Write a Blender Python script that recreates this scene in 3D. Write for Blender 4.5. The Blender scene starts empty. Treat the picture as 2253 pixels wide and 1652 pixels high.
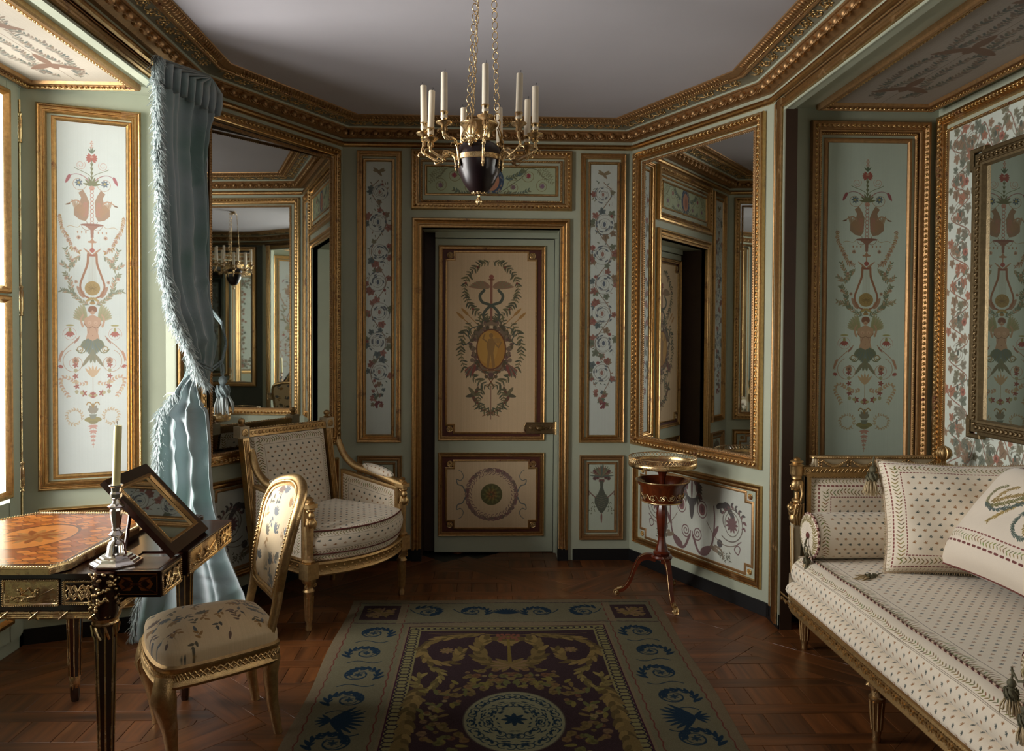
import bpy, math, random
import numpy as np
from mathutils import Vector, Matrix
random.seed(7); RNG = np.random.default_rng(5)
pi = math.pi; sin = math.sin; cos = math.cos
C = bpy.context.scene.collection
scene = bpy.context.scene
# ---------------------------------------------------------------- camera, world, daylight, exposure
YAW, PITCH, ROLL, EYE = 0.0334322549, 0.0201945224, 0.00548254436, 1.47
def _cam():
    c, s = math.cos, math.sin
    B = np.array([[1,0,0],[0,0,-1],[0,1,0]], float)
    Ry = np.array([[c(YAW),0,-s(YAW)],[0,1,0],[s(YAW),0,c(YAW)]])
    Rx = np.array([[1,0,0],[0,c(PITCH),-s(PITCH)],[0,s(PITCH),c(PITCH)]])
    Rz = np.array([[c(ROLL),-s(ROLL),0],[s(ROLL),c(ROLL),0],[0,0,1]])
    M = Rz@Rx@Ry@B
    cd = bpy.data.cameras.new('camera'); co = bpy.data.objects.new('camera', cd); C.objects.link(co)
    m = Matrix.Identity(4)
    for i in range(3):
        m[i][0] = M[0][i]; m[i][1] = -M[1][i]; m[i][2] = -M[2][i]
    m[2][3] = EYE
    co.matrix_world = m
    cd.sensor_width = 36; cd.lens = 1713.5/2253*36; cd.shift_y = -52.1/2253; cd.clip_start = .05
    scene.camera = co
_cam()
w = bpy.data.worlds.new('daylight'); scene.world = w; w.use_nodes = True
w.node_tree.nodes['Background'].inputs[0].default_value = (.80, .90, 1.0, 1)
w.node_tree.nodes['Background'].inputs[1].default_value = 1.6
def area(name, loc, rot, sx, sy, e, col=(1,1,1)):
    l = bpy.data.lights.new(name, 'AREA'); l.shape = 'RECTANGLE'; l.size = sx; l.size_y = sy; l.energy = e; l.color = col
    o = bpy.data.objects.new(name, l); C.objects.link(o); o.location = loc; o.rotation_euler = rot
    return o
# daylight just outside the tall casement window in the left alcove
area('window_daylight', (-3.5, 2.15, 1.70), (0, math.radians(-90), 0), 2.4, 3.3, 530, (1.0, .965, .91))
# added dim fill light behind the camera, lifts the back wall and ceiling
area('passage_fill', (0, -.4, 2.5), (math.radians(62), 0, 0), 1.4, .5, 7, (1.0, .93, .84))
scene.view_settings.view_transform = 'Standard'
scene.view_settings.look = 'None'
scene.view_settings.exposure = 0.22
scene.view_settings.gamma = 1.0
scene.view_settings.use_curve_mapping = False

# ---------------------------------------------------------------- materials
def s2l(c):
    return tuple(((x/12.92) if x <= .04045 else ((x+.055)/1.055)**2.4) for x in c)
def hexc(h):
    return tuple(int(h[i:i+2],16)/255 for i in (0,2,4))
class NT:
    def __init__(s, name):
        s.m = bpy.data.materials.new(name); s.m.use_nodes = True; s.t = s.m.node_tree
        s.b = s.t.nodes['Principled BSDF']; s._c = None
    def n(s, typ, **kw):
        x = s.t.nodes.new(typ)
        for k, v in kw.items():
            if k.startswith('i_'): x.inputs[k[2:].replace('_',' ')].default_value = v
            else: setattr(x, k, v)
        return x
    def l(s, a, b): s.t.links.new(a, b)
    def co(s):
        if s._c is None: s._c = s.n('ShaderNodeTexCoord')
        return s._c.outputs['Object']
    def noise(s, scale, detail=4, rough=.6, vec=None, dist=0):
        x = s.n('ShaderNodeTexNoise'); x.inputs['Scale'].default_value = scale; x.inputs['Detail'].default_value = detail
        x.inputs['Roughness'].default_value = rough; x.inputs['Distortion'].default_value = dist
        s.l(vec if vec is not None else s.co(), x.inputs['Vector']); return x.outputs['Fac']
    def ramp(s, fac, stops):
        r = s.n('ShaderNodeValToRGB'); e = r.color_ramp.elements
        while len(e) < len(stops): e.new(.5)
        for i, (p, c) in enumerate(stops):
            e[i].position = p; e[i].color = (*c, 1) if len(c) == 3 else c
        s.l(fac, r.inputs[0]); return r.outputs[0]
    def mix(s, fac, a, b, mode='MIX'):
        x = s.n('ShaderNodeMix'); x.data_type = 'RGBA'; x.blend_type = mode
        for v, i in ((fac, 0), (a, 6), (b, 7)):
            if hasattr(v, 'links'): s.l(v, x.inputs[i])
            else: x.inputs[i].default_value = v if not isinstance(v, tuple) else ((*v, 1) if len(v) == 3 else v)
        return x.outputs[2]
    def bump(s, h, strength=.3, dist=.002):
        x = s.n('ShaderNodeBump'); x.inputs['Strength'].default_value = strength; x.inputs['Distance'].default_value = dist
        s.l(h, x.inputs['Height']); s.l(x.outputs[0], s.b.inputs['Normal'])
    def base(s, c):
        if hasattr(c, 'links'): s.l(c, s.b.inputs['Base Color'])
        else: s.b.inputs['Base Color'].default_value = (*c, 1)
    def rm(s, r, m=0):
        s.b.inputs['Roughness'].default_value = r; s.b.inputs['Metallic'].default_value = m
def m_plain(name, c, rough=.5, metal=0, var=.12, scale=12, bump=.15, bscale=60, bd=.001):
    t = NT(name); c = s2l(c)
    n = t.noise(scale, 5)
    t.base(t.ramp(n, [(.3, tuple(x*(1-var) for x in c)), (.7, tuple(min(1, x*(1+var)) for x in c))]))
    t.rm(rough, metal)
    if bump: t.bump(t.noise(bscale, 3), bump, bd)
    return t.m
def m_gold(name, c=(.80,.56,.24), worn=.5, rough=.34, dark=(.16,.05,.02), bs=180, bump=.5, metal=1.0):
    t = NT(name)
    n = t.noise(9, 8, .72)
    lo = .5-.22*worn
    k = t.ramp(n, [(lo-.06, (0,0,0)), (lo+.06, (1,1,1))])
    fine = t.noise(60, 4)
    g = t.ramp(fine, [(.3, tuple(x*.72 for x in c)), (.7, c)])
    t.base(t.mix(k, dark, g))
    mm = t.n('ShaderNodeMath', operation='MULTIPLY'); t.l(k, mm.inputs[0]); mm.inputs[1].default_value = metal
    t.l(mm.outputs[0], t.b.inputs['Metallic'])
    t.b.inputs['Roughness'].default_value = rough
    t.bump(t.noise(bs, 3), bump, .0015)
    return t.m
def m_img(name, img, rough=.6, uvmap=None, bump=.12, bscale=300, sheen=0, var=.06, vscale=6, spec=.4, bd=.0006):
    t = NT(name)
    im = t.n('ShaderNodeTexImage'); im.image = img; im.interpolation = 'Cubic'; im.extension = 'REPEAT'
    u = t.n('ShaderNodeUVMap'); t.l(u.outputs[0], im.inputs[0])
    n = t.noise(vscale, 6, .65)
    v = t.ramp(n, [(.3, (1-var,)*3), (.7, (1,1,1))])
    t.base(t.mix(1.0, im.outputs[0], v, 'MULTIPLY'))
    t.rm(rough); t.b.inputs['Specular IOR Level'].default_value = spec
    if sheen: t.b.inputs['Sheen Weight'].default_value = sheen
    if bump: t.bump(t.noise(bscale, 2), bump, bd)
    return t.m
def m_wood(name, c1, c2, rough=.35, scale=(2, 30, 30), coat=0, bump=.1, rot=0):
    t = NT(name)
    mp = t.n('ShaderNodeMapping'); mp.inputs['Scale'].default_value = scale; mp.inputs['Rotation'].default_value = (0,0,rot)
    t.l(t.co(), mp.inputs[0])
    oi = t.n('ShaderNodeObjectInfo')
    add = t.n('ShaderNodeVectorMath', operation='ADD'); t.l(mp.outputs[0], add.inputs[0])
    ml = t.n('ShaderNodeMath', operation='MULTIPLY'); t.l(oi.outputs['Random'], ml.inputs[0]); ml.inputs[1].default_value = 60
    t.l(ml.outputs[0], add.inputs[1])
    n = t.noise(1.0, 8, .62, vec=add.outputs[0], dist=.6)
    col = t.ramp(n, [(.28, s2l(c1)), (.72, s2l(c2))])
    vr = t.ramp(oi.outputs['Random'], [(0, (.72,.72,.72)), (1, (1.08,1.04,1))])
    t.base(t.mix(1.0, col, vr, 'MULTIPLY'))
    t.rm(rough)
    if coat: t.b.inputs['Coat Weight'].default_value = coat; t.b.inputs['Coat Roughness'].default_value = .15
    if bump: t.bump(n, bump, .001)
    return t.m
# ---------------------------------------------------------------- painting on canvases (numpy)
class Cv:
    def __init__(s, W, H, bg, ppm, ox=0, oy=0):
        # drawing units: (x,y) y down; pixel = (x-ox)*ppm
        s.w = int(round(W*ppm)); s.h = int(round(H*ppm)); s.k = ppm; s.ox = ox; s.oy = oy
        s.im = np.empty((s.h, s.w, 3), np.float32); s.im[:] = bg; s.sym = None
    def _blend(s, x0, y0, a, col, al):
        h, w = a.shape
        if h == 0 or w == 0: return
        a = (a*al)[..., None]
        r = s.im[y0:y0+h, x0:x0+w]
        r *= (1-a); r += a*np.array(col, np.float32)
    def _box(s, xa, ya, xb, yb):
        x0 = max(0, int(xa)-1); y0 = max(0, int(ya)-1); x1 = min(s.w, int(xb)+3); y1 = min(s.h, int(yb)+3)
        if x1 <= x0 or y1 <= y0: return None
        Y, X = np.ogrid[y0:y1, x0:x1]
        return x0, y0, X+.5, Y+.5
    def _each(s, f, pts):
        p = (np.array(pts, float)-(s.ox, s.oy))
        f(p*s.k)
        if s.sym is not None:
            q = p.copy(); q[:,0] = 2*(s.sym-s.ox)-q[:,0]; f(q*s.k)
    def stroke(s, pts, w, col, al=1, w2=None):
        pts = np.array(pts, float); n = len(pts)-1
        def f(p):
            for i in range(n):
                t0 = i/n; t1 = (i+1)/n
                ra = (w+((w2 if w2 is not None else w)-w)*t0)*s.k/2; rb = (w+((w2 if w2 is not None else w)-w)*t1)*s.k/2
                a, b = p[i], p[i+1]; R = max(ra, rb)+1
                bb = s._box(min(a[0],b[0])-R, min(a[1],b[1])-R, max(a[0],b[0])+R, max(a[1],b[1])+R)
                if bb is None: continue
                x0, y0, X, Y = bb
                d = b-a; L2 = d@d+1e-9
                t = np.clip(((X-a[0])*d[0]+(Y-a[1])*d[1])/L2, 0, 1)
                D = np.sqrt((X-a[0]-t*d[0])**2+(Y-a[1]-t*d[1])**2)
                s._blend(x0, y0, np.clip(ra+(rb-ra)*t-D+.5, 0, 1), col, al)
        s._each(f, pts)
    def leaf(s, x, y, ang, L, W, col, al=1, vein=None):
        d = np.array((cos(ang), sin(ang)))
        e = (x+d[0]*L, y+d[1]*L)
        def f(p):
            a, b = p; v = b-a; l = math.hypot(*v)+1e-6; v = v/l; R = W*s.k/2+1
            bb = s._box(min(a[0],b[0])-R, min(a[1],b[1])-R, max(a[0],b[0])+R, max(a[1],b[1])+R)
            if bb is None: return
            x0, y0, X, Y = bb
            u = ((X-a[0])*v[0]+(Y-a[1])*v[1])/l; q = np.abs(-(X-a[0])*v[1]+(Y-a[1])*v[0])
            uc = np.clip(u, 0, 1)
            hw = W*s.k/2*np.sqrt(np.clip(4*uc*(1-uc), 0, 1))*(1.25-.5*uc)
            cov = np.clip(hw-q+.5, 0, 1)*((u > -.02) & (u < 1.02))
            s._blend(x0, y0, cov, col, al)
        s._each(f, [(x, y), e])
        if vein: s.stroke([(x, y), (x+d[0]*L*.85, y+d[1]*L*.85)], max(W*.09, .7/s.k), vein, .7)
    def ell(s, x, y, rx, ry, col, al=1, ring=0):
        def f(p):
            a = p[0]; RX = rx*s.k; RY = ry*s.k
            bb = s._box(a[0]-RX-2-ring*s.k, a[1]-RY-2-ring*s.k, a[0]+RX+2+ring*s.k, a[1]+RY+2+ring*s.k)
            if bb is None: return
            x0, y0, X, Y = bb
            r = np.sqrt(((X-a[0])/RX)**2+((Y-a[1])/RY)**2)
            D = (r-1)*min(RX, RY)
            cov = np.clip(.5-D, 0, 1) if not ring else np.clip(ring*s.k/2-np.abs(D)+.5, 0, 1)
            s._blend(x0, y0, cov, col, al)
        s._each(f, [(x, y)])
    def poly(s, pts, col, al=1):
        def f(p):
            xa, ya = p.min(0); xb, yb = p.max(0)
            bb = s._box(xa, ya, xb, yb)
            if bb is None: return
            x0, y0, X, Y = bb
            Z = np.zeros(np.broadcast_shapes(X.shape, Y.shape), bool)
            for i in range(len(p)):
                x1, y1 = p[i]; x2, y2 = p[(i+1) % len(p)]
                if y1 == y2: continue
                c = ((Y > y1) != (Y > y2)) & (X < (x2-x1)*(Y-y1)/(y2-y1)+x1)
                Z ^= c
            s._blend(x0, y0, Z.astype(np.float32), col, al)
        s._each(f, pts)
    def rect(s, x0, y0, x1, y1, col, al=1):
        s.poly([(x0,y0),(x1,y0),(x1,y1),(x0,y1)], col, al)
    def rrect(s, x0, y0, x1, y1, wd, col, al=1):
        for a in ((x0,y0,x1,y0+wd),(x0,y1-wd,x1,y1),(x0,y0,x0+wd,y1),(x1-wd,y0,x1,y1)): s.rect(*a, col, al)
    def grain(s, amt=.02, streak=0):
        s.im += RNG.normal(0, amt, (s.h, s.w, 1)).astype(np.float32)
        if streak: s.im += np.repeat(RNG.normal(0, streak, (1, s.w, 1)).astype(np.float32), s.h, 0)
    def image(s, name):
        im = bpy.data.images.new(name, s.w, s.h)
        a = np.ones((s.h, s.w, 4), np.float32); a[..., :3] = np.clip(s.im[::-1], 0, 1)
        im.pixels.foreach_set(a.ravel()); im.update(); im.pack()
        return im
def spiral(cx, cy, r0, r1, a0, turns, n=26):
    return [(cx+(r0+(r1-r0)*t)*cos(a0+turns*2*pi*t), cy+(r0+(r1-r0)*t)*sin(a0+turns*2*pi*t)) for t in np.linspace(0,1,n)]
def bez(p0, p1, p2, p3, n=14):
    t = np.linspace(0,1,n)[:,None]; p0,p1,p2,p3 = map(np.array, (p0,p1,p2,p3))
    return (1-t)**3*p0+3*(1-t)**2*t*p1+3*(1-t)*t*t*p2+t**3*p3
def cat(pts, n=6):
    P = [np.array(p, float) for p in pts]; P = [2*P[0]-P[1]]+P+[2*P[-1]-P[-2]]; out = []
    for i in range(1, len(P)-2):
        for k in range(n):
            t = k/n; a,b,c,d = P[i-1],P[i],P[i+1],P[i+2]
            out.append(.5*((2*b)+(-a+c)*t+(2*a-5*b+4*c-d)*t*t+(-a+3*b-3*c+d)*t**3))
    out.append(P[-2]); return np.array(out)
def garland(cv, pts, step, L, W, cols, stem=None, sw=None, spread=.7, both=True, jit=.25):
    pts = np.array(pts, float)
    if stem is not None: cv.stroke(pts, sw or W*.18, stem)
    seg = np.diff(pts, axis=0); l = np.hypot(seg[:,0], seg[:,1]); cum = np.concatenate([[0], np.cumsum(l)])
    d = step*.5; k = 0
    while d < cum[-1]:
        i = min(np.searchsorted(cum, d)-1, len(l)-1); i = max(i, 0); t = (d-cum[i])/(l[i]+1e-9)
        p = pts[i]+seg[i]*t; a = math.atan2(seg[i][1], seg[i][0])
        for sd in ((1,-1) if both else ((1,) if k % 2 else (-1,))):
            j = random.uniform(1-jit, 1+jit)
            cv.leaf(p[0], p[1], a+sd*spread*random.uniform(.75,1.25), L*j, W*j, random.choice(cols))
        d += step; k += 1
def rose(cv, x, y, r, c, c2=None):
    n = 6; a0 = random.random()*6
    for i in range(n):
        a = a0+i*2*pi/n
        cv.ell(x+cos(a)*r*.55, y+sin(a)*r*.55, r*.48, r*.48, c if i % 2 else tuple(v*.85 for v in c), .9)
    cv.ell(x, y, r*.4, r*.4, c2 or tuple(v*.6 for v in c), .9)
def ivy(cv, x, y, r, ang, c):
    for da, l in ((0,1),(.9,.8),(-.9,.8),(1.9,.55),(-1.9,.55)):
        cv.leaf(x, y, ang+da, r*l, r*.62*l, c, .92)
    cv.stroke([(x,y),(x+cos(ang)*r*.7,y+sin(ang)*r*.7)], r*.08, tuple(v*.6 for v in c), .8)
# ---------------------------------------------------------------- mesh builder
class MB:
    def __init__(s): s.v = []; s.f = []; s.mi = []; s.uv = []; s.T = None; s.m = 0
    def add(s, vs, fs, uvs=None, mi=None):
        b = len(s.v)
        if s.T is not None: vs = [tuple(s.T @ Vector(p)) for p in vs]
        s.v += [tuple(p) for p in vs]
        for k, f in enumerate(fs):
            s.f.append(tuple(b+i for i in f)); s.mi.append(s.m if mi is None else mi)
            s.uv.append(None if uvs is None else [uvs[i] for i in f])
    def quad(s, a, b, c, d, uv=((0,0),(1,0),(1,1),(0,1))):
        s.add([a,b,c,d], [(0,1,2,3)], uv)
    def bx(s, x0, x1, y0, y1, z0, z1):
        s.add([(x0,y0,z0),(x1,y0,z0),(x1,y1,z0),(x0,y1,z0),(x0,y0,z1),(x1,y0,z1),(x1,y1,z1),(x0,y1,z1)],
              [(0,3,2,1),(4,5,6,7),(0,1,5,4),(1,2,6,5),(2,3,7,6),(3,0,4,7)])
    def grid(s, g, closeu=False, closev=False, uvs=None):
        # g[i][j] points
        nu, nv = len(g), len(g[0]); vs = [p for r in g for p in r]; fs = []
        for i in range(nu if closeu else nu-1):
            for j in range(nv if closev else nv-1):
                i2 = (i+1) % nu; j2 = (j+1) % nv
                fs.append((i*nv+j, i2*nv+j, i2*nv+j2, i*nv+j2))
        s.add(vs, fs, None if uvs is None else [p for r in uvs for p in r])
    def lathe(s, prof, n=20, c=(0,0,0), cap=True, sq=1, a0=0, uvh=None):
        g = [[(c[0]+r*cos(a0+2*pi*k/n), c[1]+r*sq*sin(a0+2*pi*k/n), c[2]+z) for k in range(n)] for r, z in prof]
        g = [[tuple(p) for p in r] for r in g]
        vs = [p for r in g for p in r]; fs = []
        for i in range(len(g)-1):
            for k in range(n):
                k2 = (k+1) % n; fs.append((i*n+k, i*n+k2, (i+1)*n+k2, (i+1)*n+k))
        if cap:
            if prof[0][0] > 1e-5: fs.append(tuple(range(n-1, -1, -1)))
            if prof[-1][0] > 1e-5: b = (len(g)-1)*n; fs.append(tuple(b+k for k in range(n)))
        s.add(vs, fs)
    def tube(s, pts, r, n=8, closed=False, cap=True, flat=1.0):
        P = [Vector(p) for p in pts]; N = len(P)
        if not hasattr(r, '__len__'): r = [r]*N
        T = []
        for i in range(N):
            if closed: t = P[(i+1) % N]-P[i-1]
            else: t = P[min(i+1, N-1)]-P[max(i-1, 0)]
            T.append(t.normalized() if t.length > 1e-9 else Vector((0,0,1)))
        u = T[0].cross(Vector((0,0,1)));
        if u.length < .1: u = T[0].cross(Vector((0,1,0)))
        u.normalize(); g = []
        for i in range(N):
            u = (u-T[i]*u.dot(T[i])); u.normalize(); v = T[i].cross(u)
            g.append([tuple(P[i]+(u*cos(2*pi*k/n)+v*sin(2*pi*k/n)*flat)*r[i]) for k in range(n)])
        vs = [p for q in g for p in q]; fs = []
        for i in range(N if closed else N-1):
            i2 = (i+1) % N
            for k in range(n):
                k2 = (k+1) % n; fs.append((i*n+k, i*n+k2, i2*n+k2, i2*n+k))
        if cap and not closed:
            fs.append(tuple(range(n-1,-1,-1))); b = (N-1)*n; fs.append(tuple(b+k for k in range(n)))
        s.add(vs, fs)
    def ball(s, c, r, nu=8, nv=5):
        if not hasattr(r, '__len__'): r = (r,r,r)
        vs = [(c[0],c[1],c[2]-r[2])]
        for j in range(1, nv):
            t = pi*j/nv-pi/2
            for k in range(nu):
                a = 2*pi*k/nu; vs.append((c[0]+r[0]*cos(t)*cos(a), c[1]+r[1]*cos(t)*sin(a), c[2]+r[2]*sin(t)))
        vs.append((c[0],c[1],c[2]+r[2])); fs = []
        for k in range(nu): fs.append((0, 1+(k+1)%nu, 1+k))
        for j in range(nv-2):
            for k in range(nu):
                a = 1+j*nu+k; b = 1+j*nu+(k+1)%nu; fs.append((a, b, b+nu, a+nu))
        L = len(vs)-1; b = 1+(nv-2)*nu
        for k in range(nu): fs.append((b+k, b+(k+1)%nu, L))
        s.add(vs, fs)
    def build(s, name, mats, parent=None, smooth=False, kind=None, flip=False):
        me = bpy.data.meshes.new(name); me.from_pydata(s.v, [], s.f)
        if not isinstance(mats, (list, tuple)): mats = [mats]
        for m in mats: me.materials.append(m)
        if any(s.mi): me.polygons.foreach_set('material_index', s.mi)
        if any(u is not None for u in s.uv):
            ul = me.uv_layers.new(name='UVMap'); arr = []
            for f, u in zip(s.f, s.uv):
                for i in range(len(f)): arr += (u[i] if u is not None else (0,0))
            ul.data.foreach_set('uv', arr)
        if smooth: me.polygons.foreach_set('use_smooth', [True]*len(me.polygons))
        me.update()
        o = bpy.data.objects.new(name, me); C.objects.link(o)
        if parent is not None: o.parent = parent
        if kind: o['kind'] = kind
        if smooth and smooth != 'all':
            try: me.set_sharp_from_angle(angle=math.radians(smooth if smooth is not True else 40))
            except Exception: pass
        return o
def mitre(pts, w, closed=True):
    P = [np.array(p, float) for p in pts]; n = len(P); out = []
    for i in range(n):
        if closed or 0 < i < n-1:
            a = P[i]-P[i-1]; b = P[(i+1) % n]-P[i]
        elif i == 0: a = b = P[1]-P[0]
        else: a = b = P[-1]-P[-2]
        a = a/np.hypot(*a); b = b/np.hypot(*b)
        na = np.array((-a[1], a[0])); nb = np.array((-b[1], b[0]))
        m = na+nb; m = m/np.hypot(*m); m = m/max(.2, m@na)
        out.append(P[i]+m*w)
    return out
def sweep(mb, pts, prof, fn, closed=True):
    rows = [[fn(p[0], p[1], h) for p in mitre(pts, w, closed)] for w, h in prof]
    n = len(pts); vs = [p for r in rows for p in r]; fs = []
    for i in range(len(rows)-1):
        for k in range(n if closed else n-1):
            k2 = (k+1) % n; fs.append((i*n+k, i*n+k2, (i+1)*n+k2, (i+1)*n+k))
    mb.add(vs, fs)
class Fr:
    # a wall frame: u runs to the right as seen from inside, z up, d out into the room
    def __init__(s, a, b):
        s.a = Vector((a[0], a[1], 0)); b = Vector((b[0], b[1], 0)); s.L = (b-s.a).length; s.t = (b-s.a).normalized()
        s.n = Vector((s.t.y, -s.t.x, 0))
    def P(s, u, z, d=0):
        p = s.a+s.t*u+s.n*d; return (p.x, p.y, z)
    def mat(s, u=0, z=0, d=0):
        # local x=u, y=-out (into wall), z up
        m = Matrix.Identity(4); y = -s.n
        for i in range(3): m[i][0] = s.t[i]; m[i][1] = y[i]; m[i][2] = (0,0,1)[i]
        p = s.P(u, z, d)
        for i in range(3): m[i][3] = p[i]
        return m
def fquad(mb, fr, u0, z0, u1, z1, d=0, uv=((0,0),(1,0),(1,1),(0,1))):
    mb.add([fr.P(u0,z0,d), fr.P(u1,z0,d), fr.P(u1,z1,d), fr.P(u0,z1,d)], [(0,1,2,3)], list(uv))
def fbox(mb, fr, u0, z0, u1, z1, d0, d1):
    v = [fr.P(u,z,d) for d in (d0,d1) for u, z in ((u0,z0),(u1,z0),(u1,z1),(u0,z1))]
    mb.add(v, [(0,3,2,1),(4,5,6,7),(0,1,5,4),(1,2,6,5),(2,3,7,6),(3,0,4,7)])
def rectpts(u0, z0, u1, z1): return [(u0,z0),(u1,z0),(u1,z1),(u0,z1)]
def notched(u0, z0, u1, z1, a):
    return [(u0+a,z0),(u1-a,z0),(u1-a,z0+a),(u1,z0+a),(u1,z1-a),(u1-a,z1-a),(u1-a,z1),(u0+a,z1),(u0+a,z1-a),(u0,z1-a),(u0,z0+a),(u0+a,z0+a)]
def empty(name, loc=(0,0,0), rz=0):
    o = bpy.data.objects.new(name, None); C.objects.link(o); o.location = loc; o.rotation_euler = (0,0,rz); o.empty_display_size = .1
    return o
def tag(o, label=None, cat=None, group=None, kind=None):
    if label: o['label'] = label
    if cat: o['category'] = cat
    if group: o['group'] = group
    if kind: o['kind'] = kind
    return o
def inst(o, parent=None, mw=None):
    c = o.copy(); C.objects.link(c); c.parent = parent
    if mw is not None: c.matrix_local = mw
    return c
# ================================================================ painted decoration
BG_G = (.76,.80,.74); BG_B = (.80,.84,.83); RED = (.62,.22,.17); BRN = (.45,.27,.16); OLV = (.42,.42,.26); BLU = (.24,.31,.38)
GRN = (.33,.40,.30); PCH = (.72,.48,.34); FLS = (.78,.56,.42); GLD = (.66,.46,.20); PUR = (.38,.24,.28)
LEAFS = [(.36,.40,.28),(.44,.44,.30),(.30,.36,.32),(.50,.36,.26)]
AUT = [(.52,.26,.20),(.34,.38,.28),(.48,.36,.24),(.26,.33,.34),(.42,.40,.28),(.58,.30,.24)]
def paint_candelabra(W=.33, H=1.72, bg=BG_B, tint=1.0):
    # drawing units: 1 unit = H/790 m, centred on x=0; the motif runs y 0..790
    k = H/790.0; ppm = 1000*k
    cv = Cv(W/k, 790, bg, ppm, ox=-W/k/2, oy=0); S = cv
    S.grain(.006, .006)
    o = -263   # photo y -> canvas y
    def Y(y): return y+o
    cv.sym = 0
    red = (.70,.28,.24); pk = (.80,.52,.44); gold = (.72,.52,.28); br = (.60,.38,.24)
    S.stroke([(0,Y(302)),(0,Y(325))], .8, pk)
    for i in range(6): S.ell(2.5 if i % 2 else .2, Y(303+i*4.4), 1.5, 1.5, pk)
    for a in (-.5,-1.0): S.leaf(0, Y(330), a-.4, 13, 3, GRN)
    for i in range(5): S.leaf(0, Y(341), -.35-.0*i+(i-2)*.45+.3, 13, 6, red)
    S.ell(0, Y(340), 7, 5, red); S.ell(0, Y(338), 4, 2, pk)
    S.stroke([(0,Y(345)),(0,Y(395))], 1.6, OLV)
    for y in (352,362,372,382): S.leaf(0, Y(y+6), -1.2, 8, 2.5, OLV)
    S.stroke(spiral(25, Y(357), 3, 11, 0, 1.6), .9, pk)
    S.stroke(bez((0,Y(385)),(10,Y(372)),(25,Y(372)),(38,Y(364))), 1.1, OLV)
    S.stroke(bez((0,Y(400)),(18,Y(372)),(48,Y(372)),(52,Y(392))), 2.2, (.62,.36,.40), w2=.8)
    S.leaf(48, Y(380), 1.1, 22, 7, (.66,.26,.30))
    S.stroke(spiral(29, Y(398), 3, 20, 1, 1.5, 34), 1.0, (.72,.50,.36)); 
    for i in range(7): S.leaf(29, Y(397), i*.9, 9, 4, (.30,.38,.46))
    S.ell(29, Y(397), 3, 3, (.72,.62,.30))
    for a in (-.2,-.7,-1.2): S.leaf(0, Y(402), a, 20, 5, OLV)
    S.ell(0, Y(408), 6, 5, pk)
    # swan pair
    for i in range(9):
        y = 415+i*9; S.ell(0, Y(y), 3.5, 4.5, (.74,.42,.34), ring=1.1)
    S.poly([(8,Y(472)),(6,Y(440)),(12,Y(425)),(20,Y(412)),(30,Y(420)),(24,Y(430)),(27,Y(442)),(40,Y(455)),(40,Y(470)),(28,Y(480)),(14,Y(483))], br, .85)
    S.poly([(8,Y(470)),(10,Y(440)),(18,Y(440)),(27,Y(460)),(20,Y(474))], (.74,.42,.34), .6)
    for i in range(6): S.leaf(22+i*2.6, Y(474-i*3), -1.9+.14*i, 26, 6, (.66,.46,.30), .7)
    S.stroke(bez((25,Y(445)),(32,Y(430)),(45,Y(440)),(52,Y(446))), 4, (.72,.50,.36), w2=1.6)
    S.leaf(48, Y(445), .25, 11, 3.2, BRN)
    S.stroke([(12,Y(484)),(10,Y(490))], 1, BRN)
    S.ell(0, Y(491), 25, 3.2, (.55,.30,.24)); S.poly([(0,Y(493)),(16,Y(493)),(4,Y(502)),(3,Y(520)),(0,Y(520))], (.60,.36,.28))
    S.stroke(bez((24,Y(491)),(20,Y(506)),(8,Y(506)),(3,Y(498))), .9, br); S.stroke(bez((26,Y(492)),(34,Y(506)),(44,Y(488)),(56,Y(498))), .9, gold)
    for i in range(3): S.leaf(14+i*9, Y(505), pi/2, 6, 3, PCH)
    for i in range(4): S.leaf(0, Y(522+i*3), 1.2-.5*i, 10, 3.5, PCH)
    garland(S, cat([(72,Y(468)),(66,Y(500)),(52,Y(525)),(44,Y(545)),(30,Y(552))]), 5, 7, 3, [PCH,(.78,.60,.44),GLD,(.70,.52,.42)], (.70,.5,.36), .7)
    for x, y in ((53,527),(38,545),(30,520)): rose(S, x, Y(y), 4.5, (.80,.56,.44))
    S.stroke([(0,Y(520)),(0,Y(553))], 2.5, PCH); S.ell(0, Y(548), 5.5, 5, red)
    S.leaf(0, Y(560), -.7, 26, 4, PCH)
    # lyre
    S.rect(-10, Y(557), 10, Y(562), (.62,.30,.22))
    S.stroke(cat([(9,Y(557)),(11,Y(580)),(20,Y(605)),(27,Y(628)),(21,Y(648)),(8,Y(656)),(0,Y(658))]), 5.5, (.64,.36,.22), w2=3)
    S.leaf(18, Y(655), -1.0, 30, 11, (.66,.38,.24), .8)
    for i in range(5): S.stroke([(i*1.8,Y(562)),(i*2.1,Y(622))], .5, (.66,.62,.54))
    S.ell(0, Y(634), 17, 16, (.66,.50,.22)); 
    for i in range(5): S.stroke([(-12+i*2,Y(630+i*3)),(12-i*2,Y(640-i*4))], .7, (.50,.36,.14))
    S.leaf(0, Y(655), .55, 18, 6, (.70,.56,.26)); S.ell(0, Y(663), 4, 3, OLV)
    ol = [(.50,.50,.36),(.60,.54,.38),(.44,.48,.38),(.72,.54,.40)]
    garland(S, cat([(26,Y(560)),(40,Y(575)),(52,Y(590)),(66,Y(580))]), 5, 9, 3, ol, OLV, .8)
    garland(S, cat([(36,Y(660)),(46,Y(640)),(50,Y(615)),(60,Y(600))]), 5, 9, 3, ol, OLV, .8)
    garland(S, cat([(8,Y(672)),(26,Y(662)),(46,Y(645)),(66,Y(640))]), 5, 9, 3, ol, OLV, .8)
    garland(S, cat([(40,Y(590)),(54,Y(560)),(60,Y(545))]), 6, 8, 3, ol, OLV, .7)
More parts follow.
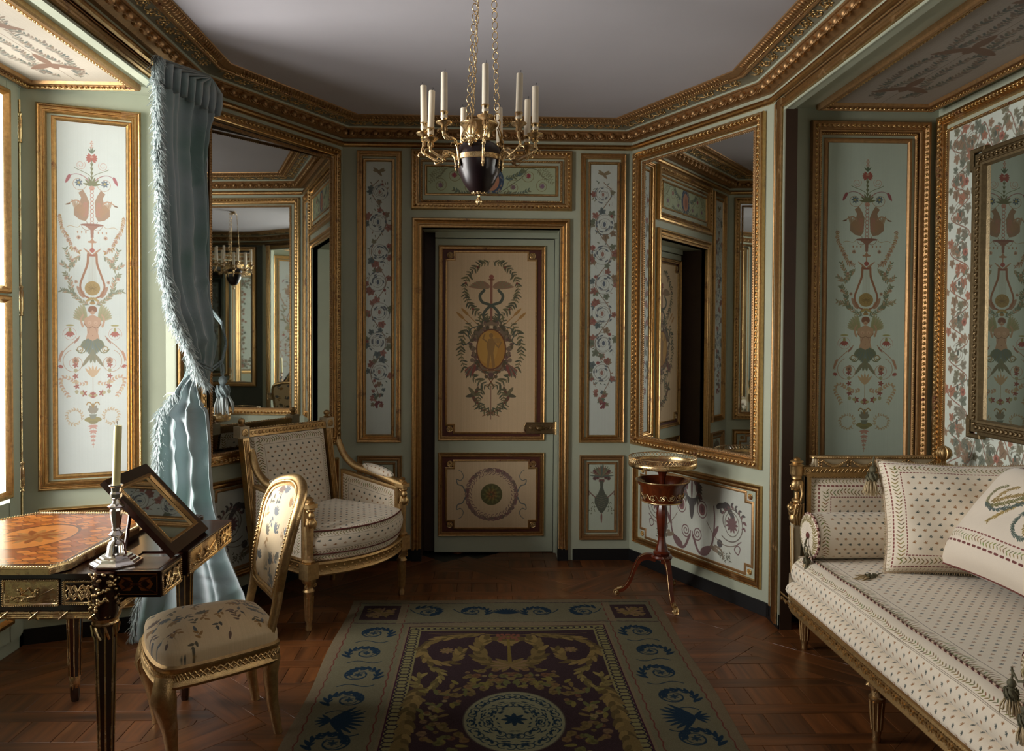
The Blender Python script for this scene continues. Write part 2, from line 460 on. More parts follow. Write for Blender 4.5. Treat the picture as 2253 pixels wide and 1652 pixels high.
    for x, y in ((44,572),(36,620),(58,612)): rose(S, x, Y(y), 4, (.80,.58,.46))
    # winged figure with leaf skirt
    for i in range(8): S.leaf(14, Y(706), -.2-i*.17, 30+i*1.2, 8, (.60,.58,.36) if i % 2 else (.66,.58,.40), .85)
    S.stroke(bez((22,Y(720)),(28,Y(706)),(26,Y(700)),(20,Y(694))), 5, FLS, w2=3)
    S.poly([(0,Y(694)),(6,Y(696)),(18,Y(702)),(20,Y(716)),(13,Y(722)),(12,Y(736)),(16,Y(752)),(0,Y(756))], FLS)
    S.ell(7, Y(712), 4.6, 4.2, (.84,.62,.48)); S.ell(7, Y(713), 1, 1, (.68,.38,.30))
    S.stroke([(6,Y(722)),(10,Y(736))], .8, (.62,.40,.30)); S.ell(0, Y(741), .9, 1.2, (.6,.36,.28))
    S.stroke(bez((0,Y(720)),(9,Y(728)),(14,Y(722)),(18,Y(714))), .9, BRN)
    S.ell(0, Y(685), 7, 8.5, FLS); S.ell(0, Y(679), 9, 5, (.56,.30,.18)); S.ell(6.5, Y(683), 3.4, 5, (.56,.30,.18))
    S.ell(2.6, Y(685), .9, .7, (.3,.2,.15)); S.stroke([(-1.6,Y(690)),(1.6,Y(690))], .8, (.6,.25,.2))
    for i in range(5): S.leaf(0, Y(670), -pi/2+i*.3, 7, 2.5, GLD)
    for i in range(8):
        S.leaf(2+i*1.9, Y(748+abs(i-4)), 1.45-.07*i, 34-2*i, 8, (.42,.44,.32) if i % 2 else (.36,.42,.40), .92)
    S.leaf(0, Y(772), pi/2-.15, 32, 9, (.46,.46,.34)); S.leaf(4, Y(784), .95, 34, 8, (.50,.46,.34))
    S.stroke(spiral(29, Y(772), 3, 8, pi*.9, -1.2), 2.2, (.62,.50,.30)); S.stroke(bez((14,Y(770)),(18,Y(784)),(30,Y(784)),(37,Y(772))), 2, OLV)
    # side flowers, scrolls
    for i in range(5): S.leaf(50, Y(732), pi/2+(i-2)*.45, 13, 5, red)
    S.leaf(50, Y(733), -pi/2, 10, 6, (.62,.56,.30)); S.ell(50, Y(718), 9, 2, (.66,.60,.32))
    S.stroke(spiral(50, Y(738), 12, 16, 0, 1.05), .8, pk)
    S.stroke(bez((28,Y(742)),(44,Y(762)),(70,Y(770)),(72,Y(800))), 1.6, PCH); S.leaf(66, Y(775), 1.2, 26, 6, (.76,.50,.38))
    S.leaf(30, Y(745), .9, 18, 4.5, (.66,.42,.34))
    S.stroke(spiral(40, Y(802), 12, 29, -1.6, -.95, 26), 1.1, PCH); S.stroke(spiral(40, Y(802), 4, 14, 1.6, .95, 18), .9, pk)
    rose(S, 38, Y(798), 7.5, (.76,.50,.36)); 
    for i in range(4): S.leaf(70, Y(808), .4+i*.6, 8, 3.5, red)
    for x, y in ((38,808),(38,833),(36,856)):
        for i in range(5): S.leaf(x, Y(y), i*1.25, 7, 3.5, (.64,.28,.24))
        S.leaf(x, Y(y+8), pi/2, 9, 8, (.66,.62,.44))
    for x, y in ((20,872),(0,876)):
        for i in range(5): S.leaf(x, Y(y), i*1.25, 8, 4, (.64,.28,.24))
    S.leaf(28, Y(868), 2.4, 10, 7, (.68,.62,.40)); S.leaf(10, Y(876), 2.9, 9, 6, (.68,.62,.40))
    garland(S, cat([(8,Y(848)),(30,Y(850)),(62,Y(834)),(70,Y(850)),(55,Y(880))]), 7, 7, 4, [(.80,.66,.48),(.78,.58,.46)], None)
    S.stroke(bez((0,Y(870)),(0,Y(850)),(0,Y(830)),(0,Y(800))), .9, GLD)
    for i in range(3): S.leaf(0, Y(835), -pi/2+i*.35, 26, 6, (.80,.62,.44))
    # base vase and drop
    for i in range(3): S.leaf(0, Y(918), -pi/2+i*.4, 24-4*i, 8, (.52,.48,.40))
    S.stroke(bez((0,Y(905)),(4,Y(890)),(12,Y(890)),(14,Y(898))), 2.4, GLD)
    S.ell(0, Y(932), 19, 6.5, (.56,.50,.26)); S.poly([(0,Y(920)),(9,Y(920)),(5,Y(930)),(0,Y(930))], (.46,.48,.42)); S.ell(0, Y(938), 10, 4, (.50,.46,.26))
    garland(S, spiral(41, Y(925), 17, 17, 2.6, .95, 24), 6, 6, 2.4, [(.78,.66,.50),(.74,.60,.46)], (.78,.66,.5), .7)
    S.stroke([(0,Y(940)),(0,Y(996))], 1, PCH)
    for i, y in enumerate((946,958,969,979,988)):
        for a in (.15, .8): S.leaf(0, Y(y), a, 11-i*1.9, 5-i*.8, (.80,.52,.46))
    cv.sym = None
    return cv
def paint_vine(W, H, n=7, seed=3, bg=(.76,.80,.76), bird=True, flip=1):
    random.seed(seed)
    cv = Cv(W, H, bg, 900, ox=-W/2, oy=0); cv.grain(.008, .008)
    st = H/(n+2.1); cs = [(flip*(-1)**i*.004, st*(1.0+i)) for i in range(n)]
    stem = (.48,.34,.24)
    if bird:
        y = st*.33
        for a, l in ((-2.5,.045),(-.6,.042),(-2.9,.04),(-.25,.045)): cv.leaf(0, y, a, l, .016, (.52,.44,.28))
        cv.leaf(-.012, y-.012, .9, .05, .018, (.50,.40,.26))
    pts = [(0, st*.6)]
    for i, (x, y) in enumerate(cs):
        pts.append((flip*(1 if i % 2 else -1)*W*.30, y)); 
    pts.append((0, st*(n+.75)))
    cv.stroke(cat(pts, 10), .0045, stem)
    for q in range(n*9):
        cx0, cy0 = cs[q % n]; a = random.random()*6.3; cv.leaf(cx0+W*.42*cos(a)*random.uniform(.7,1), cy0+st*.5*sin(a)*random.uniform(.6,1), a+random.uniform(-1,1), .018, .006, random.choice(LEAFS))
    for i, (x, y) in enumerate(cs):
        r = min(W*.43, st*.46)*(.8 if i == 0 else 1)
        x = -flip*(1 if i % 2 else -1)*W*.03
        cc = (.30,.34,.38)
        for q in range(3):
            cv.stroke(spiral(x, y, r*(.35+.2*q), r*(.55+.22*q), random.random()*6, .75), .0026, (.42,.38,.34), .8)
        for q in range(12):
            a = random.random()*6.3; rr = r*random.choice((.5,.7,.95)); cv.leaf(x+rr*cos(a), y+rr*sin(a), a+1.7, r*.34, r*.14, cc)
        cv.ell(x, y, r*.13, r*.22, (.26,.32,.40) if i % 2 else (.58,.36,.30)); cv.ell(x, y, r*.24, r*.32, (.45,.42,.36), ring=.0014)
        for q in range(8 if i else 3):
            a = random.random()*6.3; ivy(cv, x+r*.95*cos(a), y+r*1.04*sin(a), r*.52*random.uniform(.7,1.1), a, random.choice(AUT))
        a = random.random()*6; rose(cv, x+r*cos(a), y+r*.95*sin(a), r*.15, (.62,.26,.22))
        for q in range(5):
            a = random.random()*6.3; px, py = x+W*.4*cos(a), y+st*.45*sin(a)
            cv.stroke(bez((px,py),(px+.01,py+.012),(px-.008,py+.02),(px+.01,py+.028)), .0012, (.46,.40,.34), .6)
    y = st*(n+.8)
    for q in range(16):
        a = random.uniform(0, 6.3); rr = random.uniform(0, W*.28)
        ivy(cv, rr*cos(a), y+rr*1.7*sin(a)+.01, W*.13, a, random.choice(AUT))
    for q in range(10): cv.ell(random.uniform(-.02,.02), y+.055+random.uniform(-.015,.02), .008, .008, (.45,.16,.18))
    return cv
def paint_door_upper(W, H):
    cv = Cv(W, H, (.85,.73,.57), 700, ox=-W/2, oy=0); cv.grain(.012, .012)
    k = H/402.0
    def P(x, y): return (x*k, (y-552)*k)
    lf = [(.36,.35,.24),(.30,.32,.24),(.42,.40,.26)]; S = cv; S.sym = 0
    def GA(pts, step=5, L=10, W_=3.6, c=lf): garland(S, [P(*p) for p in cat(pts)], step*1.3*k, L*1.05*k, W_*.85*k, c, (.42,.36,.24), .9*k, .95, jit=.45)
    GA([(4,572),(30,582),(52,605),(58,640),(48,668),(25,690),(6,700)])
    for x, y in ((30,585),(56,620),(40,678)): rose(S, *P(x,y), 2.6*k, (.55,.25,.2))
    S.stroke([P(0,604),P(0,705)], 5*k, (.58,.36,.28)); S.ell(*P(0,606), 5*k, 5*k, (.60,.32,.26)); S.ell(*P(0,612), 7*k, 2*k, (.5,.3,.2))
    for i in range(9): S.leaf(*P(4,630), -.05-i*.09, (46-3.3*i)*k, 8*k, (.55,.50,.36) if i % 2 else (.60,.44,.34), .95)
    sn = (.30,.33,.28)
    S.stroke([P(*p) for p in cat([(16,636),(25,648),(20,662),(4,668),(-8,676),(-17,690),(-12,706),(-7,712)])], 6*k, sn)
    # arrows
    S.stroke([P(12,730),P(62,680)], 1.6*k, (.66,.46,.22)); S.stroke([P(14,742),P(72,690)], 1.6*k, (.66,.46,.22))
    S.leaf(*P(50,692), -.8, 22*k, 6*k, (.70,.50,.24)); S.leaf(*P(60,700), -.75, 22*k, 6*k, (.70,.50,.24))
    GA([(4,705),(18,700),(30,712)], 5, 9, 3)
    GA([(44,708),(62,740),(66,770),(60,805),(40,830),(12,850),(0,852)], 6, 12, 4)
    S.stroke([P(*p) for p in cat([(28,716),(44,722),(50,735),(46,750),(60,758),(66,745)])], 2.4*k, sn)
    # medallion wreath
    for i in range(150):
        a = random.random()*2*pi; r = random.uniform(.86, 1.16)
        c = random.choice([(.36,.32,.22),(.46,.38,.30),(.30,.28,.20),(.52,.42,.32),(.40,.28,.26)])
        x, y = 40*r*cos(a), 55*r*sin(a)
        if x >= -2: S.ell(*P(x,768+y), random.uniform(3,6)*k, random.uniform(3,6)*k, c, .9)
    S.ell(*P(0,768), 33*k, 46*k, (.42,.24,.14)); S.ell(*P(0,768), 30*k, 43*k, (.74,.52,.20)); S.sym = None
    S.ell(*P(-8,764), 22*k, 36*k, (.80,.60,.26), .7)
    fg = (.58,.42,.22)
    S.poly([P(*p) for p in ((-6,745),(4,742),(9,756),(5,776),(9,806),(3,812),(-1,780),(-5,812),(-10,810),(-7,776),(-10,758))], fg, .9)
    S.ell(*P(0,737), 4.5*k, 5.5*k, fg); S.stroke([P(-8,752),P(-18,744),P(-14,734)], 3*k, fg); S.stroke([P(7,752),P(16,764),P(22,752)], 3*k, fg); S.ell(*P(13,748), 8*k, 6*k, (.62,.46,.24), .7); S.stroke([P(-18,815),P(18,815)], 3*k, (.5,.32,.18)); S.sym = 0
    # quivers
    for i in range(7): S.leaf(*P(34,802), .55+i*.12, (34-abs(i-3)*2)*k, 6*k, [(.55,.26,.22),(.5,.42,.34),(.36,.36,.30)][i % 3], .95)
    S.stroke([P(-8,852),P(30,800)], 1.8*k, BRN)
    # birds
    S.leaf(*P(30,868), .25, 26*k, 9*k, (.34,.32,.24)); S.leaf(*P(34,872), -.9, 24*k, 8*k, (.44,.40,.28)); S.leaf(*P(34,870), -1.9, 20*k, 7*k, (.40,.30,.22)); S.ell(*P(30,866), 3.4*k, 3.4*k, (.45,.25,.2)); S.leaf(*P(40,874), 2.2, 22*k, 8*k, (.44,.26,.2))
    GA([(18,855),(28,880),(18,900),(2,912)], 5, 10, 3.4)
    GA([(-4,915),(10,905),(34,892)], 6, 9, 3)
    S.stroke([P(0,850),P(0,925)], 1.6*k, (.55,.38,.3)); S.stroke([P(-18,918),P(22,902)], 1.4*k, BRN)
    return cv
def paint_door_lower(W, H):
    cv = Cv(W, H, (.83,.72,.57), 700, ox=-W/2, oy=-H/2); cv.grain(.012, .012); S = cv
    k = H/142.0
    for r in (48, 53):
        for i in range(34):
            a = i/34*2*pi; S.stroke(spiral(r*k*cos(a), r*k*sin(a), 1.2*k, 5*k, a+r, .9, 10), 1.3*k, (.48,.36,.34))
    for i in range(120):
        a = random.random()*6.3; S.leaf(52*k*cos(a), 52*k*sin(a), a+random.choice((1.2,-1.2,1.9)), 10*k, 4*k, random.choice([(.50,.34,.34),(.46,.38,.34),(.54,.42,.40)]), .85)
    S.ell(0, 0, 23*k, 23*k, (.34,.33,.18))
    for rr, n, c in ((19,22,(.42,.42,.22)),(13,16,(.52,.42,.20)),(7,9,(.56,.36,.18))):
        for i in range(n): S.leaf(rr*.4*k*cos(i*6.283/n), rr*.4*k*sin(i*6.283/n), i*6.283/n, rr*.65*k, 4.4*k, c if i % 2 else tuple(v*.75 for v in c))
    S.sym = 0
    for sy in (1,-1):
        S.stroke(cat([(56*k,6*k*sy),(62*k,18*k*sy),(72*k,22*k*sy),(74*k,32*k*sy),(66*k,30*k*sy),(60*k,38*k*sy),(64*k,48*k*sy),(70*k,52*k*sy)]), 2.4*k, (.40,.42,.42), w2=1*k)
    return cv
def paint_overdoor(W, H):
    cv = Cv(W, H, (.66,.70,.56), 800, ox=-W/2, oy=-H/2); cv.grain(.01); S = cv; k = W/282.0; S.sym = 0
    st = (.36,.36,.28)
    S.stroke(cat([(20*k,25*k),(45*k,8*k),(70*k,-10*k),(80*k,-26*k),(100*k,-24*k),(112*k,-10*k),(122*k,-4*k)]), 1.3*k, st)
    for x, y, r, c in ((82,-11,18,(.58,.20,.26)),(112,11,15,(.5,.36,.46)),(48,14,16,(.46,.34,.38))):
        S.stroke(spiral(x*k, y*k, 5*k, r*k, 2, 1.5, 30), 1.1*k, (.50,.46,.30))
        for i in range(8): S.leaf(x*k, y*k, i*.785, 6*k, 2.6*k, c)
    for i in range(3): garland(S, cat([(100*k,-22*k),(118*k,-24*k+i*9*k),(134*k,-10*k+i*7*k)]), 5*k, 5*k, 1.6*k, [(.5,.5,.36)], None)
    garland(S, cat([(30*k,-4*k),(56*k,-12*k),(70*k,-22*k)]), 5*k, 9*k, 3*k, [(.30,.38,.36),(.38,.40,.28)], st, 1*k)
    garland(S, cat([(24*k,26*k),(60*k,28*k),(84*k,20*k)]), 6*k, 8*k, 3*k, [(.34,.40,.34),(.42,.40,.28)], st, 1*k)
    S.sym = None
    S.ell(0, 0, 27*k, 33*k, (.18,.25,.36)); 
    for i in range(60):
        a = random.random()*6.3; S.leaf(23*k*cos(a), 28*k*sin(a), random.random()*6, 6*k, 3*k, random.choice([(.55,.56,.44),(.32,.40,.48),(.62,.52,.42)]))
    S.ell(0, 0, 17*k, 22*k, (.72,.48,.36)); S.ell(-2*k, 2*k, 8*k, 14*k, (.60,.36,.28)); S.ell(-2*k, -10*k, 4*k, 5*k, (.62,.40,.3))
    return cv
def paint_dado(W, H):
    cv = Cv(W, H, (.78,.80,.74), 800, ox=-W/2, oy=-H/2); cv.grain(.01, .006); S = cv; k = W/268.0; S.sym = 0
    pu = (.42,.26,.27); dk = (.26,.24,.24)
    for i in range(3): S.leaf(0, -62*k, -pi/2+(i-1)*.5, 16*k, 6*k, pu)
    S.stroke(cat([(2*k,-64*k),(10*k,-76*k),(18*k,-70*k),(14*k,-62*k),(24*k,-60*k),(30*k,-66*k)]), 2*k, pu)
    garland(S, spiral(0, -42*k, 18*k, 18*k, -1.4, .5, 20), 5*k, 10*k, 5*k, [pu, dk, (.34,.34,.3)], dk, 2*k)
    S.leaf(0, -60*k, pi/2, 32*k, 4*k, pu); S.leaf(0, -30*k, pi/2, 34*k, 11*k, dk)
    S.stroke(spiral(14*k, 24*k, 1.5*k, 12*k, 2.6, 2.1, 40), 1.8*k, pu)
    S.ell(25*k, -16*k, 11*k, 13*k, pu, ring=1.4*k); S.ell(25*k, -16*k, 7.5*k, 9*k, (.52,.28,.28)); S.ell(25*k,-16*k,4*k,5*k,(.36,.18,.2))
    S.stroke(cat([(4*k,30*k),(18*k,52*k),(38*k,50*k),(50*k,28*k),(54*k,-4*k),(52*k,-26*k)]), 5*k, pu, w2=2.4*k)
    S.leaf(22*k, 52*k, -.5, 30*k, 11*k, pu); S.leaf(50*k, 22*k, -1.0, 24*k, 7*k, pu); S.leaf(44*k, 36*k, .3, 26*k, 7*k, (.5,.4,.3))
    S.stroke(cat([(56*k,34*k),(70*k,38*k),(74*k,50*k)]), 4*k, (.48,.40,.30), w2=2*k); S.ell(66*k, 28*k, 6*k, 6*k, dk)
    for q in range(7): S.leaf((58+q*5)*k, (-34-abs(q-3)*-3)*k, -.6+q*.25, 16*k, 8*k, dk)
    S.stroke(spiral(90*k, -8*k, 16*k, 30*k, 2.6, .95, 34), 1.6*k, (.38,.32,.28)); S.ell(92*k, -6*k, 15*k, 18*k, (.40,.36,.30), ring=1.2*k)
    for i in range(11): S.leaf(92*k, -6*k, i*.571, 13*k, 5*k, pu)
    garland(S, spiral(92*k, -8*k, 26*k, 26*k, 3.4, .5, 16), 9*k, 7*k, 3.5*k, [dk, pu], None)
    S.stroke(bez((36*k,0),(60*k,34*k),(84*k,32*k),(104*k,22*k)), 1.2*k, (.44,.36,.28)); S.stroke(cat([(104*k,22*k),(98*k,30*k),(106*k,36*k),(110*k,26*k),(104*k,22*k),(112*k,16*k)]), 1.6*k, pu)
    for q in range(3): garland(S, cat([(60*k,(40+q*3)*k),(78*k,(52-q*6)*k),(90*k,(36+q*8)*k)]), 6*k, 4*k, 1.6*k, [(.36,.36,.28)], None)
    garland(S, cat([(34*k,-66*k),(54*k,-72*k),(70*k,-56*k)]), 6*k, 5*k, 2*k, [(.4,.4,.32)], None)
    return cv
def paint_vase(W, H):
    cv = Cv(W, H, (.72,.77,.68), 900, ox=-W/2, oy=0); cv.grain(.01, .006); S = cv; k = H/143.0; S.sym = 0
    for i in range(26):
        a = random.random()*6.3; r = random.random()*19; rose(S, r*k*cos(a), (22+r*.8*sin(a))*k, 4.2*k, random.choice([(.48,.22,.22),(.52,.30,.28),(.40,.24,.24)]))
    for i in range(9): S.leaf(0, 26*k, -pi/2+random.uniform(-.2,1.6), 26*k, 3*k, random.choice(LEAFS))
    dk = (.28,.30,.24)
    S.poly([(0,36*k),(4*k,36*k),(3*k,50*k),(7*k,62*k),(15*k,74*k),(15*k,84*k),(8*k,98*k),(3*k,105*k),(0,106*k)], dk)
    for i in range(6): S.stroke([(0,(70+i*5)*k),((12-i)*k,(66+i*5)*k)], 1*k, (.44,.42,.34))
    S.stroke(cat([(13*k,72*k),(22*k,64*k),(28*k,58*k),(27*k,66*k)]), 2.4*k, (.46,.30,.26)); S.leaf(0, 106*k, pi/2, 22*k, 3.5*k, (.5,.26,.24))
    for i in range(14): S.leaf(random.uniform(12,26)*k, random.uniform(80,110)*k, random.random()*6, 4*k, 1.8*k, (.40,.42,.32))
    return cv
def paint_soffit(W, H, bg):
    # long ceiling panel: W across, H along
    cv = Cv(W, H, bg, 500, ox=-W/2, oy=0); cv.grain(.012, .01); S = cv; S.sym = 0
    c = [(.34,.36,.30),(.40,.34,.30),(.28,.32,.30),(.46,.38,.30)]
    n = int(H/.5)+1; pts = []
    for i in range(n*2+1): pts.append((W*.28*abs(sin(i*pi/4+.4)), .06+i*.25))
    garland(S, cat(pts), .022, .036, .011, c, (.42,.36,.28), .004, .7)
    pts = [(W*.26*abs(cos(i*pi/4+.4)), .1+i*.25) for i in range(n*2)]
    garland(S, cat(pts), .022, .034, .010, c, (.42,.36,.28), .004, .7); S.sym = None
    S.stroke([(0,0),(0,H)], .003, (.4,.34,.28))
    y = .25
    while y < H:
        for a, l in ((-.5,.16),(pi+.5,.16),(pi/2,.14),(-pi/2,.07)): S.leaf(0, y, a, l, .05, (.44,.30,.22))
        y += .5
    return cv
def paint_flower_border(W, H, seed=1):
    random.seed(seed)
    cv = Cv(W, H, (.82,.86,.81), 650, ox=0, oy=0); cv.grain(.008); S = cv
    def band(pts):
        pts = cat(pts, 8); S.stroke(pts, .006, (.56,.36,.28))
        seg = np.diff(pts, axis=0); cum = np.cumsum(np.hypot(seg[:,0], seg[:,1])); d = .02; q = 0
        while d < cum[-1]:
            i = np.searchsorted(cum, d); p = pts[i]; a = math.atan2(seg[i][1], seg[i][0]); sd = 1 if q % 2 else -1
            ivy(S, p[0]+sd*.022*cos(a+pi/2), p[1]+sd*.022*sin(a+pi/2), .036*random.uniform(.7,1.3), a+sd*1.1, random.choice([(.52,.38,.27),(.42,.40,.29),(.58,.42,.30),(.37,.40,.33),(.66,.36,.25),(.46,.42,.34)]))
            d += .031; q += 1
    step = .17
    def wav(x0, y0, x1, y1, ph=0):
        L = math.hypot(x1-x0, y1-y0); n = max(2, int(L/step*2)); out = []
        ux, uy = (x1-x0)/L, (y1-y0)/L
        for i in range(n+1):
            t = i/n*L; o = .075*(1 if (i+ph) % 2 else -1); out.append((x0+ux*t-uy*o, y0+uy*t+ux*o))
        return out
    m = .10
    for a in ((m,0,m,H),(m,m,W,m),(m,H-m,W,H-m),(W-m,0,W-m,H)):
        band(wav(*a))
        L = math.hypot(a[2]-a[0], a[3]-a[1]); n = int(L/step); ux, uy = (a[2]-a[0])/L, (a[3]-a[1])/L
        for i in range(n):
            t = (i+.5)*step; x, y = a[0]+ux*t, a[1]+uy*t
            for q in range(3): S.stroke(spiral(x, y, .018+.014*q, .032+.016*q, random.random()*6, .7), .0032, (.46,.40,.32), .8)
            S.ell(x, y, .009, .015, (.28,.30,.26))
            for q in range(12):
                b = random.random()*6.3; rr = random.uniform(.018,.05); S.leaf(x+rr*cos(b), y+rr*sin(b), b+1.6, .022, .009, (.40,.40,.32))
            if i % 2: rose(S, x+.045, y+.02, .020, (.70,.34,.26))
    return cv
# ---------------------------------------------------------------- embroidered cotton
def sprig(S, x, y, r, c, rot=0):
    for a, l in ((-1.0,1),(-.35,.85),(-1.7,.7)):
        a += rot; S.stroke([(x,y),(x+r*l*cos(a),y+r*l*sin(a))], r*.26, c, .95)
    S.stroke([(x-r*.5*cos(rot),y-r*.1),(x+r*.5*cos(rot),y+r*.12)], r*.34, c, .95)
CREAM = (.90,.85,.77); OLG = (.50,.44,.26); DKG = (.27,.30,.28); MAR = (.45,.20,.18)
def sprigs(S, x0, y0, x1, y1, st=.042, r=None):
    r = r or st*.235
    j = 0; y = y0+st*.5
    while y < y1-st*.2:
        x = x0+st*(.5 if j % 2 else 1.0)
        while x < x1-st*.2:
            sprig(S, x, y, r, DKG if j % 2 == 0 else (.58,.40,.24), 0 if j % 2 == 0 else random.choice((.3,-.3)))
            x += st
        y += st*.62; j += 1
def vband(S, p0, p1, wd, c=OLG):
    # band of paired leaves running from p0 to p1
    L = math.hypot(p1[0]-p0[0], p1[1]-p0[1]); a = math.atan2(p1[1]-p0[1], p1[0]-p0[0]); n = max(2, int(L/.016)); 
    for i in range(n):
        t = (i+.3)/n*L; x = p0[0]+cos(a)*t; y = p0[1]+sin(a)*t; o = wd*.10*sin(i*.9)
        x += -sin(a)*o; y += cos(a)*o
        for sd in (1,-1):
            cc = tuple(v*random.uniform(.8,1.15) for v in c)
            S.leaf(x, y, a+sd*.85, wd*.46, wd*.11, cc, .95)
def dash(S, p0, p1, w, c=MAR, step=None):
    step = step or w*3.2
    L = math.hypot(p1[0]-p0[0], p1[1]-p0[1]); n = max(1, int(L/step)); a = ((p1[0]-p0[0])/L, (p1[1]-p0[1])/L)
    for i in range(n):
        t = i*L/n; S.stroke([(p0[0]+a[0]*t, p0[1]+a[1]*t), (p0[0]+a[0]*(t+step*.45), p0[1]+a[1]*(t+step*.45))], w, c, .9)
def cloth(W, H, bands, ppm=1100, fill=True, bg=CREAM, sides='lrtb', st=.042):
    # bands: list of (kind, width) going inward from the edge
    cv = Cv(W, H, bg, ppm); m = 0
    def ends(m):
        x0 = m if 'l' in sides else 0; x1 = W-m if 'r' in sides else W; y0 = m if 't' in sides else 0; y1 = H-m if 'b' in sides else H
        r = []
        if 't' in sides: r.append(((x0,y0),(x1,y0)))
        if 'r' in sides: r.append(((x1,y0),(x1,y1)))
        if 'b' in sides: r.append(((x1,y1),(x0,y1)))
        if 'l' in sides: r.append(((x0,y1),(x0,y0)))
        return r
    for kind, wd in bands:
        for a, b in ends(m+wd/2):
            if kind == 'v': vband(cv, a, b, wd)
            elif kind == 'd': dash(cv, a, b, wd*.5)
            elif kind == 'l': dash(cv, a, b, wd*.3, (.32,.26,.20), .006)
        m += wd
    if fill:
        sprigs(cv, m if 'l' in sides else 0, m if 't' in sides else 0, W-m if 'r' in sides else W, H-m if 'b' in sides else H, st)
    cv.grain(.01)
    return cv
def paint_chair_silk(W, H, seed):
    random.seed(seed)
    cv = Cv(W, H, (.86,.76,.60), 1000); S = cv
    for i in range(int(W*H/.0032)):
        x, y = random.uniform(0,W), random.uniform(0,H); a = random.choice((-1.3,-1.7,1.4,-.9)); c = random.choice([(.26,.27,.26),(.36,.33,.25),(.62,.46,.24),(.42,.32,.26),(.36,.38,.40)])
        t = random.random()
        if t < .35:
            for q in range(5): S.leaf(x, y, a+(q-2)*.5, .036, .014, c)
        elif t < .7:
            S.stroke([(x,y),(x+.04*cos(a),y+.04*sin(a))], .0016, c)
            for q in range(3): S.leaf(x+.013*q*cos(a), y+.013*q*sin(a), a+(.8 if q % 2 else -.8), .025, .011, c)
        else: S.leaf(x, y, a, .036, .012, c); S.stroke([(x,y),(x-.02*cos(a),y-.02*sin(a))], .0014, c)
    cv.grain(.012, .01)
    return cv
def paint_carpet(W, H):
    # origin far-left corner; y runs towards the viewer
    BE = (.42,.37,.29); GR = (.385,.365,.285); AU = (.20,.145,.155); RD = (.36,.16,.14); BL = (.09,.16,.22); PU = (.22,.10,.16)
    GO = (.40,.335,.20); PK = (.45,.36,.26)
    cv = Cv(W, H, BE, 620); S = cv; S.sym = W/2
    # outer border lines
    b0, b1 = .050, .305     # scroll band
    S.rrect(b0, .066, W-b0, H-.066, b1-b0+.03, GR)
    def wline(p0, p1, c=RD):
        L = math.hypot(p1[0]-p0[0], p1[1]-p0[1]); n = int(L/.02); a = ((p1[0]-p0[0])/L, (p1[1]-p0[1])/L)
        S.stroke([(p0[0]+a[0]*i*L/n-a[1]*.004*sin(i*1.7), p0[1]+a[1]*i*L/n+a[0]*.004*sin(i*1.7)) for i in range(n+1)], .005, c, .85)
    for x in (b0, b1+.006): wline((x, .05), (x, H-.05))
    wline((.06, .064), (W-.06, .064), (.22,.2,.2)); wline((.06, .353), (W-.06, .353), (.25,.2,.2)); S.rect(.275,.066,b1+.006,.353,BE)
    def scroll(cx, cy, r, d, flip):
        S.stroke(spiral(cx, cy, r, r*.25, d, flip*1.35, 34), .011, BL, w2=.004)
        for q in range(11):
            a = d+flip*q*.33; rr = r*(1-.06*q); S.leaf(cx+rr*cos(a), cy+rr*sin(a), a+flip*1.25, r*.62*(1-.04*q), r*.20, BL)
            if q % 2: S.leaf(cx+rr*cos(a), cy+rr*sin(a), a+flip*2.3, r*.34, r*.12, BL)
        for q in range(6): S.leaf(cx, cy, q*1.05+d, r*.25, r*.12, BL, .8)
        S.ell(cx, cy, r*.42, r*.42, BL, ring=.004)
    cx = (b0+b1)/2+.004; y = .49; i = 0
    while y < H-.25:
        if i % 5 == 4:
            for q in range(9): S.leaf(cx-.04, y, -.9+q*.24, .13, .02, BL)
            for q in range(5): S.leaf(cx-.04, y, 2.2+q*.45, .06, .014, BL); 
        else: scroll(cx, y, .085, (1.0 if i % 2 else -1.0)+pi/2, 1 if i % 2 else -1)
        S.stroke(bez((cx-.07, y+.11),(cx, y+.05),(cx+.02, y+.15),(cx+.08, y+.10)), .006, BL)
        y += .235 if i % 5 not in (3,4) else .165; i += 1
    yy = .20
    for q, x in enumerate((W/2-.18, W/2-.41)):
        scroll(x, yy, .085, q*pi+.6, 1 if q else -1); S.stroke(bez((x-.1,yy-.04),(x-.06,yy+.05),(x-.02,yy+.02),(x+.03,yy+.05)), .006, BL)
    for q in range(7): S.leaf(W/2, yy+.04, -pi/2-.05-q*.2, .09, .014, BL)
    # corner squares
    S.rect(.078, .108, .275, .306, AU)
    for q in range(34): S.ell(random.uniform(.11,.245), random.uniform(.15,.27), .012, .011, random.choice([PK,GO,(.46,.38,.22)]), .9)
    for q in range(16): S.leaf(.178, .21, random.random()*6.3, .075, .016, random.choice([GO,PK]))
    # guilloche
    g = .46
    S.rrect(.345, .40, W-.345, H-.40, .067, (.45,.42,.28)); S.rrect(.347, .402, W-.347, H-.402, .006, PU)
    y = g-.01; 
    while y < H-.41:
        S.ell(.378, y, .022, .017, (.12,.10,.14), ring=.0045); y += .031
    x = .40
    while x < W/2+.02:
        S.ell(x, .433, .019, .014, (.12,.10,.14), ring=.004); x += .03
    # field
    f = .412
    S.rect(f, .465, W-f, H-.465, AU)
    cxm = W/2
    def acan(pts, L=.09, Wd=.035, c=GO, step=.034):
        pts = cat([(a_, .505+(b_-.47)*1.38) for a_, b_ in pts], 8); S.stroke(pts, .012, c, w2=.005)
        garland(S, pts, step, L, Wd, [c, tuple(v*.8 for v in c), tuple(min(1,v*1.15) for v in c)], None, spread=.42)
    X = lambda a: cxm-a
